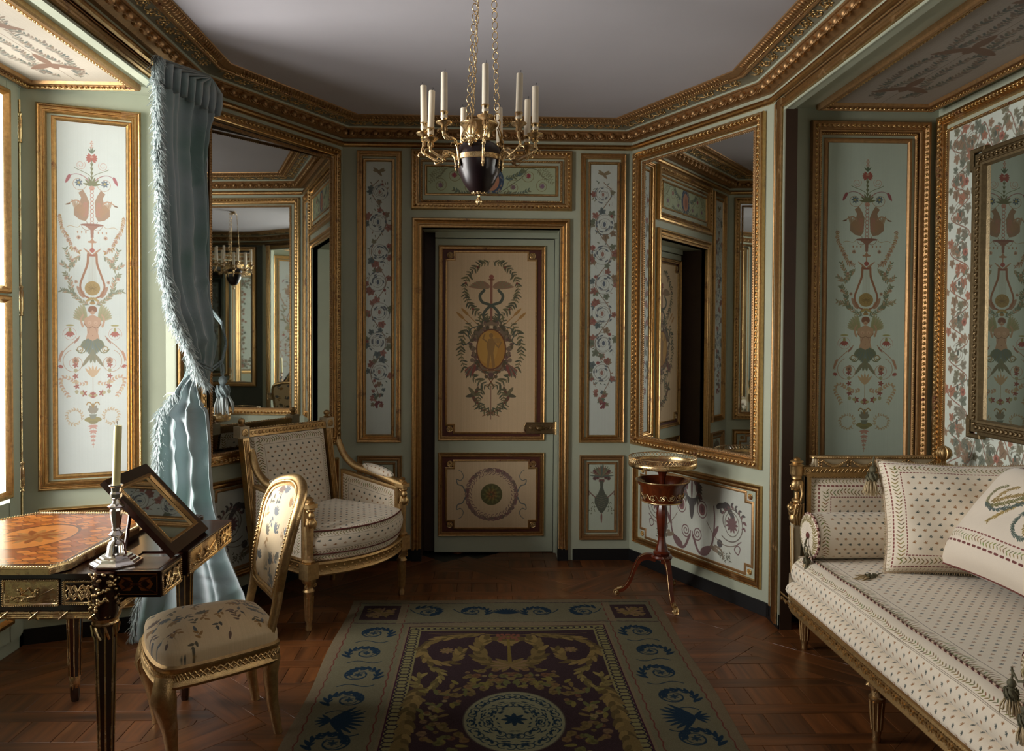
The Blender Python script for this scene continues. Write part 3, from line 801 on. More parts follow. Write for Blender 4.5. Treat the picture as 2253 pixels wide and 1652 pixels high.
    acan([(X(.02),.70),(X(.08),.72),(X(.14),.62),(X(.10),.52),(X(.03),.53)], .085, .034)
    S.stroke([(X(0),.87),(X(0),.54)], .02, (.40,.34,.16), w2=.01)
    for q in range(7): S.leaf(X(0), .86, 2.0+q*.32, .09, .026, PK if q % 2 else GO)
    for q in range(10): S.ell(X(random.uniform(0,.05)),   .51+random.random()*.08, .01, .01, (.42,.26,.20))
    acan([(X(.12),.47),(X(.24),.50),(X(.35),.53),(X(.40),.60),(X(.36),.70),(X(.26),.71),(X(.22),.62)], .06, .024)
    S.stroke(bez((X(.06),.52),(X(.2),.49),(X(.3),.53),(X(.39),.50)), .008, GO, w2=.003)
    for q in range(9): S.leaf(X(.29), .71, q*.7, .035, .018, GO if q % 2 else PK)
    acan([(X(.36),.74),(X(.30),.80),(X(.34),.90),(X(.40),.86),(X(.385),.80)], .05, .02, (.42,.37,.22))
    acan([(X(.38),.88),(X(.405),1.0),(X(.41),1.15),(X(.405),1.3),(X(.36),1.5),(X(.30),1.62)], .07, .028)
    # floral wreath and centre
    my = 1.37
    for q in range(330):
        a = random.random()*2*pi; r = random.gauss(1, .12); x = .31*r*cos(a); 
        if x < 0: continue
        c = random.choice([PK,(.50,.44,.30),GO,(.44,.34,.22),(.40,.28,.20),(.36,.34,.20)])
        rr = random.uniform(.010,.022)
        if random.random() < .5: rose(S, cxm+x, my+.38*r*sin(a), rr, c, tuple(v*.8 for v in c))
        else: S.leaf(cxm+x, my+.38*r*sin(a), random.random()*6.3, .05, .02, random.choice([GO,(.34,.34,.20),(.42,.38,.20)]))
    S.ell(cxm, my, .195, .235, (.47,.46,.36)); S.ell(cxm, my, .195, .235, (.30,.28,.24), ring=.004)
    for rr, n in ((.16,15),(.10,9)):
        for q in range(n):
            a = q*2*pi/n; px, py = cxm+rr*cos(a), my+rr*1.2*sin(a); S.stroke(spiral(px, py, .006, .022, a, 1.1, 14), .0035, BL); S.leaf(px, py, a+2, .028, .009, BL)
    for q in range(8): S.leaf(cxm, my, q*pi/4, .05, .02, BL, .8)
    for q in range(70):
        a = random.random()*6.3; rr = random.uniform(.06,.18); S.leaf(cxm+rr*cos(a), my+rr*1.2*sin(a), a+1.5, .02, .006, BL)
    cv.grain(.02)
    return cv
def paint_parq_table(W, H):
    cv = Cv(W, H, (.60,.34,.16), 900); S = cv; r = .034
    S.im *= (1+.12*np.sin(np.linspace(0,40,S.w))[None,:,None])
    j = 0; y = 0
    while y < H+r:
        x = (j % 2)*r
        while x < W+r:
            c = random.choice([(.66,.38,.16),(.58,.30,.13),(.70,.42,.19),(.52,.27,.12)])
            S.poly([(x-r*.8,y),(x-r*.3,y-r*.5),(x+r*.3,y-r*.5),(x+r*.8,y),(x+r*.3,y+r*.5),(x-r*.3,y+r*.5)], c)
            S.stroke([(x-r*.8,y),(x-r*.3,y-r*.5),(x+r*.3,y-r*.5),(x+r*.8,y),(x+r*.3,y+r*.5),(x-r*.3,y+r*.5),(x-r*.8,y)], .0022, (.30,.15,.08), .9)
            x += r*2
        y += r*.62; j += 1
    S.rrect(0,0,W,H,.035,(.30,.14,.07)); S.rrect(.035,.035,W-.035,H-.035,.004,(.66,.46,.22))
    S.ell(W/2, H/2, .13, .17, (.68,.42,.2)); S.ell(W/2, H/2, .13, .17, (.34,.18,.1), ring=.008)
    for i in range(14): S.leaf(W/2, H/2, i*.45, .10, .03, (.48,.26,.12) if i % 2 else (.55,.36,.18))
    cv.grain(.015)
    return cv
# ================================================================ materials
G_ = dict
M_wall = m_plain('celadon_paint', (.665,.685,.605), .55, var=.05, scale=3, bump=.12, bscale=40)
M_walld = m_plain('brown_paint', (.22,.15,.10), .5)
M_ceil = m_plain('ceiling_plaster', (.72,.705,.725), .8, var=.03, scale=2, bump=.05)
M_gold = m_gold('gilding', (.70,.445,.195), .62, .29)
M_goldr = m_gold('gilding_carved', (.80,.55,.24), .35, .30, bs=320, bump=.9)
M_goldd = m_gold('gilding_matt', (.48,.28,.125), .9, .46, dark=(.12,.045,.02), metal=.8)
M_bronze = m_gold('gilt_bronze', (.82,.60,.31), .25, .25, dark=(.30,.16,.06), bs=400, bump=.35)
M_black = m_plain('black_skirting', (.045,.042,.045), .5, bump=.05)
M_bole = m_plain('red_brown_paint', (.33,.15,.10), .5, var=.15)
M_mirror = NT('mirror_glass'); M_mirror.base((.80,.82,.79)); M_mirror.rm(.015, 1.0); M_mirror = M_mirror.m
M_dark = m_plain('dark_enclosure', (.10,.095,.09), .8, bump=0)
def fade(cv, a=.22, g=.25):
    bg = cv.im.reshape(-1,3).mean(0); cv.im += (bg-cv.im)*a; l = cv.im.mean(2, keepdims=True); cv.im += (l-cv.im)*g; return cv
def im_mat(cv, name, f=True, **k):
    if f: fade(cv, .30 if 'candelabra_l' in name else .12 if 'candel' in name else .08 if 'door_p' in name else .2, .08 if 'door_p' in name else .22)
    return m_img(name, cv.image(name), **k)
# ================================================================ room shell
H_C = 2.83
BK = Fr((-.93,5.08),(.95,5.08)); RD = Fr((.95,5.08),(1.485,4.02)); RW = Fr((1.485,4.02),(1.485,1.78)); LD = Fr((-1.52,4.04),(-.93,5.08))
LR = Fr((-2.175,3.7246),(-1.50,3.98)); RE = Fr((1.52,3.95),(2.32,3.95)); RB = Fr((2.32,3.95),(2.32,1.85)); LW = Fr((-1.52,1.78),(-1.52,4.04))
FRD = Fr((1.485,1.78),(.95,.72)); FLD = Fr((-.93,.72),(-1.52,1.78)); FW = Fr((.95,.72),(-.93,.72)); DR = Fr((-.93,5.26),(.95,5.26))
FL = tag(empty('floor'), kind='structure')
sub = MB(); sub.bx(-2.5,2.5,-1.6,5.9,-.06,-.012); sub.build('subfloor', M_black, FL)
M_oak = m_wood('oak_floor', (.24,.135,.065), (.50,.30,.15), .36, (1.5,22,22), bump=.12)
# Versailles squares set diagonally: stiles at 45 degrees, woven infill square to the room
def clipc(poly, hp):
    for (nx, ny, c) in hp:            # keep nx*x+ny*y <= c
        out = []
        for i in range(len(poly)):
            p, q = poly[i], poly[(i+1) % len(poly)]; fp = c-nx*p[0]-ny*p[1]; fq = c-nx*q[0]-ny*q[1]
            if fp >= 0: out.append(p)
            if (fp >= 0) != (fq >= 0):
                t = fp/(fp-fq); out.append((p[0]+(q[0]-p[0])*t, p[1]+(q[1]-p[1])*t))
        poly = out
        if len(poly) < 3: return None
    return poly
PCS = []                              # (polygon, grain angle)
S_ = .99; R2 = math.sqrt(2); BWd = .098
for i in range(-4, 5):
    for j in range(-4, 5):
        sx = 2.12+i*S_*R2; dx_ = -3.9+j*S_*R2      # panel spans x+y in [sx, sx+S√2], x-y in [dx, dx+S√2]
        k_ = S_*R2; bw = BWd*R2
        def hp(a0, a1, b0, b1): return [(1,1,a1),(-1,-1,-a0),(1,-1,b1),(-1,1,-b0)]
        cx, cy = (sx+k_/2+dx_+k_/2)/2, (sx+k_/2-dx_-k_/2)/2
        if not (-3 < cx < 3.1 and 1.2 < cy < 6): continue
        big = [(cx-2,cy-2),(cx+2,cy-2),(cx+2,cy+2),(cx-2,cy+2)]
        for (a0,a1,b0,b1,g) in ((sx,sx+bw,dx_,dx_+k_-bw,-pi/4),(sx+bw,sx+k_,dx_,dx_+bw,pi/4),(sx+k_-bw,sx+k_,dx_+bw,dx_+k_,-pi/4),(sx,sx+k_-bw,dx_+k_-bw,dx_+k_,pi/4)):
            q = clipc(big, hp(a0,a1,b0,b1))
            if q: PCS.append((q, g))
        H_ = hp(sx+bw, sx+k_-bw, dx_+bw, dx_+k_-bw)
        for m in range(-4, 5):
            y0 = 2.98+.232*(m+round((cy-2.98)/.232))
            q = clipc([(cx-1,y0),(cx+1,y0),(cx+1,y0+.077),(cx-1,y0+.077)], H_)
            if q: PCS.append((q, 0))
            for n in range(-4, 5):
                x0 = -1.56+.233*(n+round((cx+1.56)/.233))
                for (u0, u1) in ((x0, x0+.084),(x0+.084, x0+.233)):
                    q = clipc([(u0,y0+.077),(u1,y0+.077),(u1,y0+.232),(u0,y0+.232)], H_)
                    if q: PCS.append((q, pi/2))
def board_geo(mb, poly, z=0):
    c = (sum(p[0] for p in poly)/len(poly), sum(p[1] for p in poly)/len(poly)); n = len(poly)
    def sh(d, zz):
        return [(p[0]+(c[0]-p[0])*min(.4, d/max(.01, math.hypot(c[0]-p[0], c[1]-p[1]))), p[1]+(c[1]-p[1])*min(.4, d/max(.01, math.hypot(c[0]-p[0], c[1]-p[1]))), zz) for p in poly]
    vs = sh(.0012,-.010)+sh(.0012,z-.0014)+sh(.0032,z); fs = [tuple(2*n+k for k in range(n))]
    for k in range(n):
        k2 = (k+1) % n; fs += [(k,k2,n+k2,n+k),(n+k,n+k2,2*n+k2,2*n+k)]
    mb.add(vs, fs)
vis = []; rest = MB()
for poly, g in PCS:
    ar = abs(sum(poly[i][0]*poly[(i+1)%len(poly)][1]-poly[(i+1)%len(poly)][0]*poly[i][1] for i in range(len(poly))))/2
    cx = sum(p[0] for p in poly)/len(poly); cy = sum(p[1] for p in poly)/len(poly)
    if not (-2.4 < cx < 2.45 and 0 < cy < 5.35) or ar < 1e-5: continue
    seen = cy > 2.55 and cx < .70*cy and cx > -.63*cy and not (-.70 < cx < .93 and cy < 4.28)
    if seen and ar > .0012: vis.append((math.hypot(cx, cy)/ar**.5, poly, g, cx, cy))
    else: board_geo(rest, poly)
vis.sort(key=lambda t: t[0])
for k, (_, poly, g, cx, cy) in enumerate(vis):
    if k >= 298: board_geo(rest, poly); continue
    c_, s_ = cos(-g), sin(-g); mb = MB(); board_geo(mb, [((p[0]-cx)*c_-(p[1]-cy)*s_, (p[0]-cx)*s_+(p[1]-cy)*c_) for p in poly], random.uniform(-.0006,.0004))
    o = mb.build('board', M_oak, FL); o.location = (cx, cy, 0); o.rotation_euler = (0,0,g)
tag(rest.build('board_field', M_oak, FL), kind='stuff')
print('boards', len(vis))
cl = MB(); cl.bx(-1.75,1.75,.6,5.3,H_C,H_C+.06); ceiling = cl.build('ceiling', M_ceil, kind='structure')
def wall(name, fr, holes, zt=H_C, zb=0, th=.04, mat=None):
    # slab made of rectangles, leaving out rectangular holes (u0,z0,u1,z1)
    us = sorted({0, fr.L, *[h[0] for h in holes], *[h[2] for h in holes]}); zs = sorted({zb, zt, *[h[1] for h in holes], *[h[3] for h in holes]})
    mb = MB()
    for i in range(len(us)-1):
        for j in range(len(zs)-1):
            uc, zc = (us[i]+us[i+1])/2, (zs[j]+zs[j+1])/2
            if any(h[0] < uc < h[2] and h[1] < zc < h[3] for h in holes): continue
            fbox(mb, fr, us[i], zs[j], us[i+1], zs[j+1], 0, -th)
    return mb.build(name, mat or M_wall, kind='structure')
W_bk = wall('wall_back', BK, [(.512,0,1.408,2.166)])
W_rd = wall('wall_right_diagonal', RD, [])
W_ld = wall('wall_left_diagonal', LD, [(.10,.82,1.10,2.60)])
W_rw = wall('wall_right', RW, [(.17,0,2.07,2.605)])
W_lw = wall('wall_left', LW, [(.17,0,2.07,2.605)])
M_front = m_plain('shaded_green_paint', (.24,.26,.22), .6, bump=0)  # wall green darkened to keep the front side dim and cut bounce light
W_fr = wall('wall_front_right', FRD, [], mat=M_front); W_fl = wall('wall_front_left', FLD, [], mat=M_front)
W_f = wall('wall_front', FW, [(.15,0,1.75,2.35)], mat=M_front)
# alcoves
W_re = wall('wall_alcove_end', RE, [], 2.66); W_rb = wall('wall_alcove_back', RB, [], 2.66)
RN = Fr((2.32,1.85),(1.52,1.85)); wall('wall_alcove_near', RN, [], 2.66)
LRS = wall('wall_window_reveal', LR, [], 2.70)
LRN = Fr((-1.50,1.82),(-2.175,2.10)); W_lrn = wall('wall_window_reveal_near', LRN, [], 2.70)
mb = MB(); mb.bx(1.485,2.36,1.82,3.99,2.642,2.68); C_r = mb.build('ceiling_alcove', M_wall, kind='structure')
mb = MB(); mb.bx(-2.30,-1.52,1.70,4.06,2.64,2.70); mb.bx(-2.34,-2.170,2.0,3.8,2.612,2.70); C_l = mb.build('ceiling_window_alcove', M_wall, kind='structure')
mb = MB(); mb.bx(-1.56,-1.522,3.88,4.04,0,2.64); mb.bx(-1.56,-1.522,1.78,1.94,0,2.64); mb.build('wall_left_jamb', M_wall, kind='structure')
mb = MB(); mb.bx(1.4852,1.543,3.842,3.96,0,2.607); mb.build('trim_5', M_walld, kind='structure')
# passage the visitor looks in from
mb = MB(); mb.bx(-1.4,-1.36,-1.5,.66,0,2.7); mb.bx(1.36,1.4,-1.5,.66,0,2.7); mb.bx(-1.4,1.4,-1.54,-1.5,0,2.7); mb.bx(-1.4,1.4,-1.5,.66,2.62,2.66)
mb.build('wall_passage', M_dark, kind='structure')
mb = MB(); mb.bx(-1.2,1.2,5.125,5.16,2.2,2.9); mb.bx(-1.2,-1.15,5.125,5.9,0,2.9); mb.bx(1.15,1.2,5.125,5.9,0,2.9); mb.bx(-1.2,1.2,5.88,5.92,0,2.9); mb.bx(-1.2,1.2,5.125,5.92,2.3,2.34)
mb.build('wall_door_light_block', M_dark, kind='structure')  # unseen dark box added behind the door to stop sky light leaking in
mb = MB(); mb.bx(-2.45,2.6,5.95,6.0,-.1,3.0); mb.bx(2.55,2.6,-1.6,6,-.1,3.0); mb.bx(-2.45,2.6,-1.65,-1.6,-.1,3.0); mb.bx(-2.45,2.6,-1.6,6,2.95,3.0); mb.bx(-2.45,2.6,-1.6,6,-.12,-.08); mb.bx(-2.42,-2.20,-1.6,2.08,-.1,3.0); mb.bx(-2.42,-2.18,3.73,6,-.1,3.0); mb.bx(-2.42,-2.36,2.0,3.8,2.62,3.0)
mb.build('wall_light_shell', M_dark, kind='structure')  # unseen dark shell added round the room against light leaks, open at the window
# black skirting
def skirt(name, fr, u0, u1, par=None):
    mb = MB(); fbox(mb, fr, u0, 0, u1, .074, -.01, .008); return mb.build(name, M_black, kind='structure')
skirt('baseboard_back_left', BK, 0, .45); skirt('baseboard_back_right', BK, 1.505, BK.L); skirt('baseboard_right_diagonal', RD, 0, RD.L); skirt('baseboard_left_diagonal', LD, 0, LD.L)
skirt('baseboard_right', RW, 0, .17); skirt('baseboard_reveal', LR, 0, LR.L); skirt('baseboard_alcove', RE, 0, RE.L)
# ---------------------------------------------------------------- mouldings
PF_big = [(0,0),(0,.014),(.003,.020),(.007,.023),(.011,.021),(.013,.011),(.017,.010),(.019,.014),(.025,.015),(.027,.010),(.031,.010),(.034,.016),(.038,.015),(.042,.003),(.042,0)]
PF_wide = [(0,0),(0,.020),(.006,.028),(.018,.030),(.024,.020),(.030,.014),(.044,.014),(.048,.018),(.054,.016),(.060,0)]
PF_in = [(0,0),(0,.006),(.004,.010),(.010,.010),(.014,.004),(.018,0)]
def mould(name, fr, pts, prof, mat, par, d0=0):
    mb = MB(); sweep(mb, pts, prof, lambda x, y, h: fr.P(x, y, h+d0)); return mb.build(name, mat, par, smooth=35)
def scaleprof(p, w, h=None):
    m = max(a for a, b in p); hm = max(b for a, b in p); h = h or hm
    return [(a*w/m, b*h/hm) for a, b in p]
def carve(fr, rect, off, d, step, size, mat, par, name='carved_leaves', style='leaf'):
    # a run of small carved leaves or beads along a rectangular moulding, one joined mesh
    u0,z0,u1,z1 = rect; u0 += off; z0 += off; u1 -= off; z1 -= off
    mb = MB()
    for (a, b) in (((u0,z0),(u1,z0)),((u1,z0),(u1,z1)),((u1,z1),(u0,z1)),((u0,z1),(u0,z0))):
        L = math.hypot(b[0]-a[0], b[1]-a[1]); n = max(1, int(L/step)); tx, tz = (b[0]-a[0])/L, (b[1]-a[1])/L
        for i in range(n):
            t = (i+.5)/n*L; u = a[0]+tx*t; z = a[1]+tz*t
            m = fr.mat(u, z, d) @ Matrix.Rotation(-math.atan2(tz, tx), 4, 'Y')
            mb.T = m
            if style == 'bead': mb.ball((0,0,0), (size*.5,size*.45,size*.5), 6, 4)
            elif style == 'rope': mb.T = m @ Matrix.Rotation(.7, 4, 'Y'); mb.ball((0,0,0), (size*.75,size*.4,size*.26), 6, 4)
            else:
                mb.T = m @ Matrix.Rotation(.5, 4, 'Y'); mb.ball((0,0,size*.25), (size*.62,size*.4,size*.26), 6, 4)
                mb.T = m @ Matrix.Rotation(-.5, 4, 'Y'); mb.ball((0,0,-size*.25), (size*.62,size*.4,size*.26), 6, 4)
                mb.T = m; mb.ball((size*.55,0,0), (size*.16,size*.34,size*.3), 5, 4)
    mb.T = None
    return tag(mb.build(name, mat, par, smooth='all'), kind='stuff')
def panel(fr, par, outer, fw, inner=None, iw=.018, field=None, mat=None, carved=False, rope=None, gm=None, prof=None, label=None, rot=False):
    """moulded panel: frame (> carving), optional inner fillet, painted field"""
    p = par
    fm = mould('panel_frame', fr, rectpts(*outer), scaleprof(prof or PF_big, fw), gm or M_gold, p)
    if carved: carve(fr, outer, fw*.42, .024, .026, .017, M_goldr, fm)
    if rope:
        mould('rope_moulding', fr, rectpts(*rope), scaleprof(PF_in, .014), M_goldd, p)
        carve(fr, rope, .007, .010, .011, .011, M_goldr, fm, 'rope_carving', 'rope')
    if inner: mould('inner_fillet', fr, rectpts(*inner), scaleprof(PF_in, iw), gm or M_gold, p)
    if field:
        mb = MB(); u0,z0,u1,z1 = field
        fbox(mb, fr, u0, z0, u1, z1, -.002, .002); mb.m = 1
        fquad(mb, fr, u0, z0, u1, z1, .0026)
        o = mb.build('painted_panel', [M_wall, mat], p)
        if label: o['label'] = label
    return fm
# back wall
tvL = im_mat(paint_vine(.16,1.77,7,3), 'vine_left'); tvR = im_mat(paint_vine(.17,1.77,7,11,flip=-1), 'vine_right')
panel(BK, W_bk, (.094,.774,.381,2.659), .036, (.133,.807,.334,2.61), .020, (.153,.826,.314,2.59), tvL)
panel(BK, W_bk, (1.541,.775,1.839,2.659), .036, (1.592,.809,1.797,2.607), .017, (1.608,.825,1.780,2.59), tvR)
va = im_mat(paint_vase(.165,.43), 'vase_painting')
panel(BK, W_bk, (.098,.130,.388,.688), .034, (.142,.182,.344,.644), .016, (.158,.198,.328,.628), va, gm=M_goldd)
panel(BK, W_bk, (1.547,.135,1.838,.691), .034, (1.594,.182,1.794,.646), .016, (1.610,.198,1.778,.630), va, gm=M_goldd)
od = im_mat(paint_overdoor(.83,.165), 'overdoor_painting')
panel(BK, W_bk, (.443,2.285,1.485,2.672), .052, (.530,2.379,1.391,2.577), .015, (.545,2.394,1.376,2.562), od, carved=True, rope=(.500,2.336,1.422,2.608), prof=PF_wide)
# right diagonal
RDr = (.036,.770,1.142,2.655)
def mirror_wall(fr, par, r, carv=True, pane=True):
    fm = mould('mirror_frame', fr, rectpts(*r), scaleprof(PF_wide, .056, .034), M_gold, par)
    if carv:
        carve(fr, r, .024, .032, .030, .019, M_goldr, fm)
        i = (r[0]+.085, r[1]+.052, r[2]-.066, r[3]-.075)
        mould('inner_fillet', fr, rectpts(r[0]+.078, r[1]+.05, r[2]-.062, r[3]-.066), [(0,0),(0,.012),(.012,.016),(.016,0)], M_goldd, par)
        carve(fr, (r[0]+.078, r[1]+.05, r[2]-.062, r[3]-.066), .010, .013, .014, .012, M_goldd, fm, 'beading', 'bead')
    if not pane: return fm
    mb = MB(); fquad(mb, fr, r[0]+.09, r[1]+.06, r[2]-.074, r[3]-.078, .004)
    g = mb.build('mirror_glass', M_mirror, par)
    return fm
mirror_wall(RD, W_rd, RDr); LDr = (.045,.770,1.150,2.655); mirror_wall(LD, W_ld, LDr, pane=False)
mirror_wall(FRD, W_fr, (.05,.770,1.13,2.655), False); mirror_wall(FLD, W_fl, (.05,.770,1.13,2.655), False)
dd = im_mat(paint_dado(.96,.42), 'dado_painting')
def dado(fr, par, r):
    mould('panel_frame', fr, rectpts(*r), scaleprof(PF_big, .040), M_gold, par)
    q = (r[0]+.062, r[1]+.045, r[2]-.058, r[3]-.045)
    mb = MB(); fbox(mb, fr, r[0]+.04, r[1]+.04, r[2]-.04, r[3]-.04, -.002, .0015)
    mb.m = 1; fquad(mb, fr, q[0]+.012, q[1]+.012, q[2]-.012, q[3]-.012, .002)
    mb.build('painted_panel', [M_wall, dd], par)
    mould('notched_fillet', fr, notched(*q, .05), [(0,.001),(0,.004),(.003,.006),(.013,.006),(.016,.004),(.016,.001)], M_goldd, par)
    for u in (q[0]+.026, q[2]-.026):
        for z in (q[1]+.026, q[3]-.026): rosette(fr, u, z, .002, .017, par)
def rosette(fr, u, z, d, r, par, mat=None):
    mb = MB(); mb.T = fr.mat(u, z, d) @ Matrix.Rotation(pi/2, 4, 'X')
    mb.lathe([(r,0),(r,.003),(r*.86,.005),(r*.8,.003),(0,.003)], 16)
    for k in range(8):
        a = k*pi/4; mb.ball((r*.48*cos(a), r*.48*sin(a), .004), (r*.24,r*.24,.004), 6, 4)
    mb.ball((0,0,.005), (r*.2,r*.2,.004), 6, 4); mb.T = None
    return mb.build('rosette', mat or M_goldr, par, smooth='all')
dado(RD, W_rd, (.052,.135,1.146,.684)); dado(LD, W_ld, (.05,.135,1.146,.684))
# the left looking-glass sits askew in a deep rebate
LP = Fr((-1.50+.012,4.238),(-.945,5.028))
mb = MB(); fquad(mb, LP, -.01, .80, LP.L, 2.62, 0); mb.build('mirror_glass', M_mirror, W_ld)
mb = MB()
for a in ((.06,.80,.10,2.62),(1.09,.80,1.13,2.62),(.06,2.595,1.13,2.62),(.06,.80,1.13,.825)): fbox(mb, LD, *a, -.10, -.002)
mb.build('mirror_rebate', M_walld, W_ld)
# window reveal
cl_ = paint_candelabra(.33,1.70); cl_.im = cl_.im*.92; ca_l = im_mat(cl_, 'candelabra_left'); 
cr = paint_candelabra(.40,1.70); cr.im = cr.im*np.array((.90,.95,.88)); ca_r = im_mat(cr, 'candelabra_right')
panel(LR, LRS, (.064,.724,.510,2.553), .044, (.126,.776,.464,2.500), .022, (.148,.798,.442,2.478), ca_l)
panel(LR, LRS, (.064,.12,.510,.64), .044, (.126,.172,.464,.588), .02, (.146,.192,.444,.568), va)
panel(LRN, W_lrn, (.134,.724,.640,2.553), .044, (.196,.776,.584,2.500), .022, (.218,.798,.562,2.478), ca_l)
# alcove end
panel(RE, W_re, (.130,.62,.752,2.576), .058, (.204,.70,.660,2.492), .024, (.228,.76,.636,2.468), ca_r, carved=True, rope=(.178,.67,.690,2.520), prof=PF_wide, gm=M_goldd)
# alcove back with flower border and hanging mirror
fb = im_mat(paint_flower_border(1.90,1.66), 'flower_border')
panel(RB, W_rb, (.02,.765,2.08,2.597), .055, None, 0, (.10,.845,2.0,2.505), fb, carved=True, rope=(.082,.828,2.015,2.522), prof=PF_wide)
# soffits (frames lying in the ceiling plane)
class FrC(Fr):
    def __init__(s, x0, y0, z, sx): s.x0, s.y0, s.z, s.sx = x0, y0, z, sx
    def P(s, u, v, d=0): return (s.x0+s.sx*u, s.y0+v, s.z-d)
    def mat(s, u=0, z=0, d=0):
        m = Matrix.Identity(4); x, y, zz = s.P(u, z, d)
        for i in range(3): m[i][0] = (s.sx,0,0)[i]; m[i][1] = (0,0,1)[i]; m[i][2] = (0,1,0)[i]; m[i][3] = (x,y,zz)[i]
        return m
CR = FrC(1.60, 1.90, 2.642, 1); CL = FrC(-1.56, 1.95, 2.64, -1)
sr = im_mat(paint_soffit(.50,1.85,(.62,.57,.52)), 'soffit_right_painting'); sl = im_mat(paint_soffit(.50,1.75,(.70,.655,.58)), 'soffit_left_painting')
def soffit(fr, par, u0, v0, u1, v1, mat, gm):
    fm = mould('soffit_frame', fr, rectpts(u0,v0,u1,v1), scaleprof(PF_wide, .06, .030), gm, par); carve(fr, (u0,v0,u1,v1), .03, .024, .024, .015, M_goldr, fm)
    mb = MB(); fquad(mb, fr, u0+.06, v0+.06, u1-.06, v1-.06, .003, ((0,0),(1,0),(1,1),(0,1))); mb.build('painted_panel', mat, par)
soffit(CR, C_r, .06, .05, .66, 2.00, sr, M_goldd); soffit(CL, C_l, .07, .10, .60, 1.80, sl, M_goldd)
# arris mouldings round the alcove openings
def arris(fr, par, u0, u1, z1, name='opening_moulding'):
    mb = MB(); pts = [(u1,0),(u1,z1),(u0,z1),(u0,0)]   # open path; offset goes outward from the opening
    sweep(mb, pts[::-1], [(-.004,0),(-.004,.008),(.004,.012),(.012,.010),(.016,.006),(.026,.006),(.030,.016),(.042,.020),(.054,.016),(.058,.006),(.070,.006),(.074,.010),(.082,.008),(.084,0)][::1], lambda x, y, h: fr.P(x, y, h), closed=False)
    return mb.build(name, M_gold, par, smooth=35)
def arris2(fr, par, u0, u1, z1, g):
    def strip(pts, w0, w1, h, m):
        mb = MB(); pr = [(w0,0),(w0,h*.7),(w0+(w1-w0)*.15,h),(w0+(w1-w0)*.35,h),(w0+(w1-w0)*.42,h*.6),(w0+(w1-w0)*.55,h*.8),(w0+(w1-w0)*.7,h*.8),(w0+(w1-w0)*.75,h*.5),(w0+(w1-w0)*.9,h*.6),(w1,h*.3),(w1,0)]
        sweep(mb, pts, pr, lambda x, y, hh: fr.P(x, y, hh), closed=False); mb.build('opening_moulding', m, par, smooth=35)
    top = [(u0-.02,z1),(u1+.02,z1)]
    for (w0, w1, h, m) in ((.0,.014,.008,M_wall),(.016,.062,.020,g),(.068,.076,.008,M_goldd)): strip(top, w0, w1, h, m)
    for pts in ([(u0,0.02),(u0,z1+.064)], [(u1,z1+.064),(u1,0.02)]):
        for (w0, w1, h, m) in ((.0,.010,.010,M_wall),(.011,.098,.022,g),(.128,.146,.008,M_goldd)): strip(pts, w0, w1, h, m)
arris2(RW, W_rw, .17, 2.07, 2.603, M_gold); arris2(LW, W_lw, .17, 2.07, 2.603, M_gold)
# ---------------------------------------------------------------- cornice
plan = [(-1.52,1.78),(-.93,.72),(.95,.72),(1.485,1.78),(1.485,4.02),(.95,5.08),(-.93,5.08),(-1.52,4.04)]
fnp = lambda x, y, h: (x, y, h)
def cornice(name, prof, mat, par=None):
    mb = MB(); sweep(mb, plan, prof, fnp); return mb.build(name, mat, par, smooth=30, kind=None if par else 'structure')
T1 = cornice('trim_1', [(0,2.682),(.012,2.682),(.022,2.689),(.026,2.699),(.022,2.710),(.012,2.716),(0,2.717)], M_gold)
T2 = cornice('trim_2', [(.002,2.717),(.004,2.737),(.03,2.738)], M_wall)
T3 = cornice('trim_3', [(.004,2.735),(.028,2.736),(.036,2.742),(.055,2.752),(.072,2.764),(.080,2.776),(.088,2.777),(.092,2.781),(.094,2.785)], M_goldd)
T4 = cornice('trim_4', [(.094,2.784),(.098,2.792),(.101,2.793)], M_wall)
M_frieze = m_plain('frieze_paint', (.44,.42,.34), .6)
T6 = cornice('trim_6', [(.101,2.792),(.112,2.800),(.130,2.806),(.164,2.811)], M_frieze)
T7 = cornice('trim_7', [(.164,2.813),(.166,2.806),(.172,2.803),(.178,2.806),(.180,2.811),(.196,2.813),(.202,2.810),(.222,2.817),(.236,2.824),(.238,2.831)], M_goldd)
# carved eggs with their shells, one object each
mb = MB()
mb.T = Matrix.Rotation(-.62, 4, 'X')
mb.ball((0,-.004,0), (.0195,.021,.0235), 10, 7)
for sd in (-1,1):
    mb.tube([(sd*.012,-.002,.024),(sd*.024,-.004,.012),(sd*.027,-.005,-.006),(sd*.018,-.004,-.022),(0,-.002,-.029)], [.003,.004,.0045,.004,.0025], 5)
    mb.tube([(sd*.037,-.003,.022),(sd*.037,-.006,0),(sd*.037,-.002,-.030)], [.004,.0042,.0012], 5)
mb.T = None
egg = mb.build('carved_egg', M_goldd, T3, smooth='all')
mb = MB()   # acanthus scroll of the frieze, lies on its slope
mb.tube([(*p,0) for p in spiral(0,0,.004,.026,0,1.4,20)], [.0016+.0022*t/20 for t in range(20)], 5)
for k in range(8):
    a = k*.8; mb.ball((.028*cos(a), .024*sin(a), 0), (.010,.006,.004), 5, 4)
mb.tube([(.026,-.01,0),(.04,-.022,0),(.06,-.01,0),(.072,.01,0)], [.004,.003,.003,.001], 5); mb.ball((0,0,.002), (.006,.006,.005), 6, 4)
scr = mb.build('carved_scroll', M_goldr, T6, smooth='all')
beads = MB(); rods = MB()
first = [True, True]
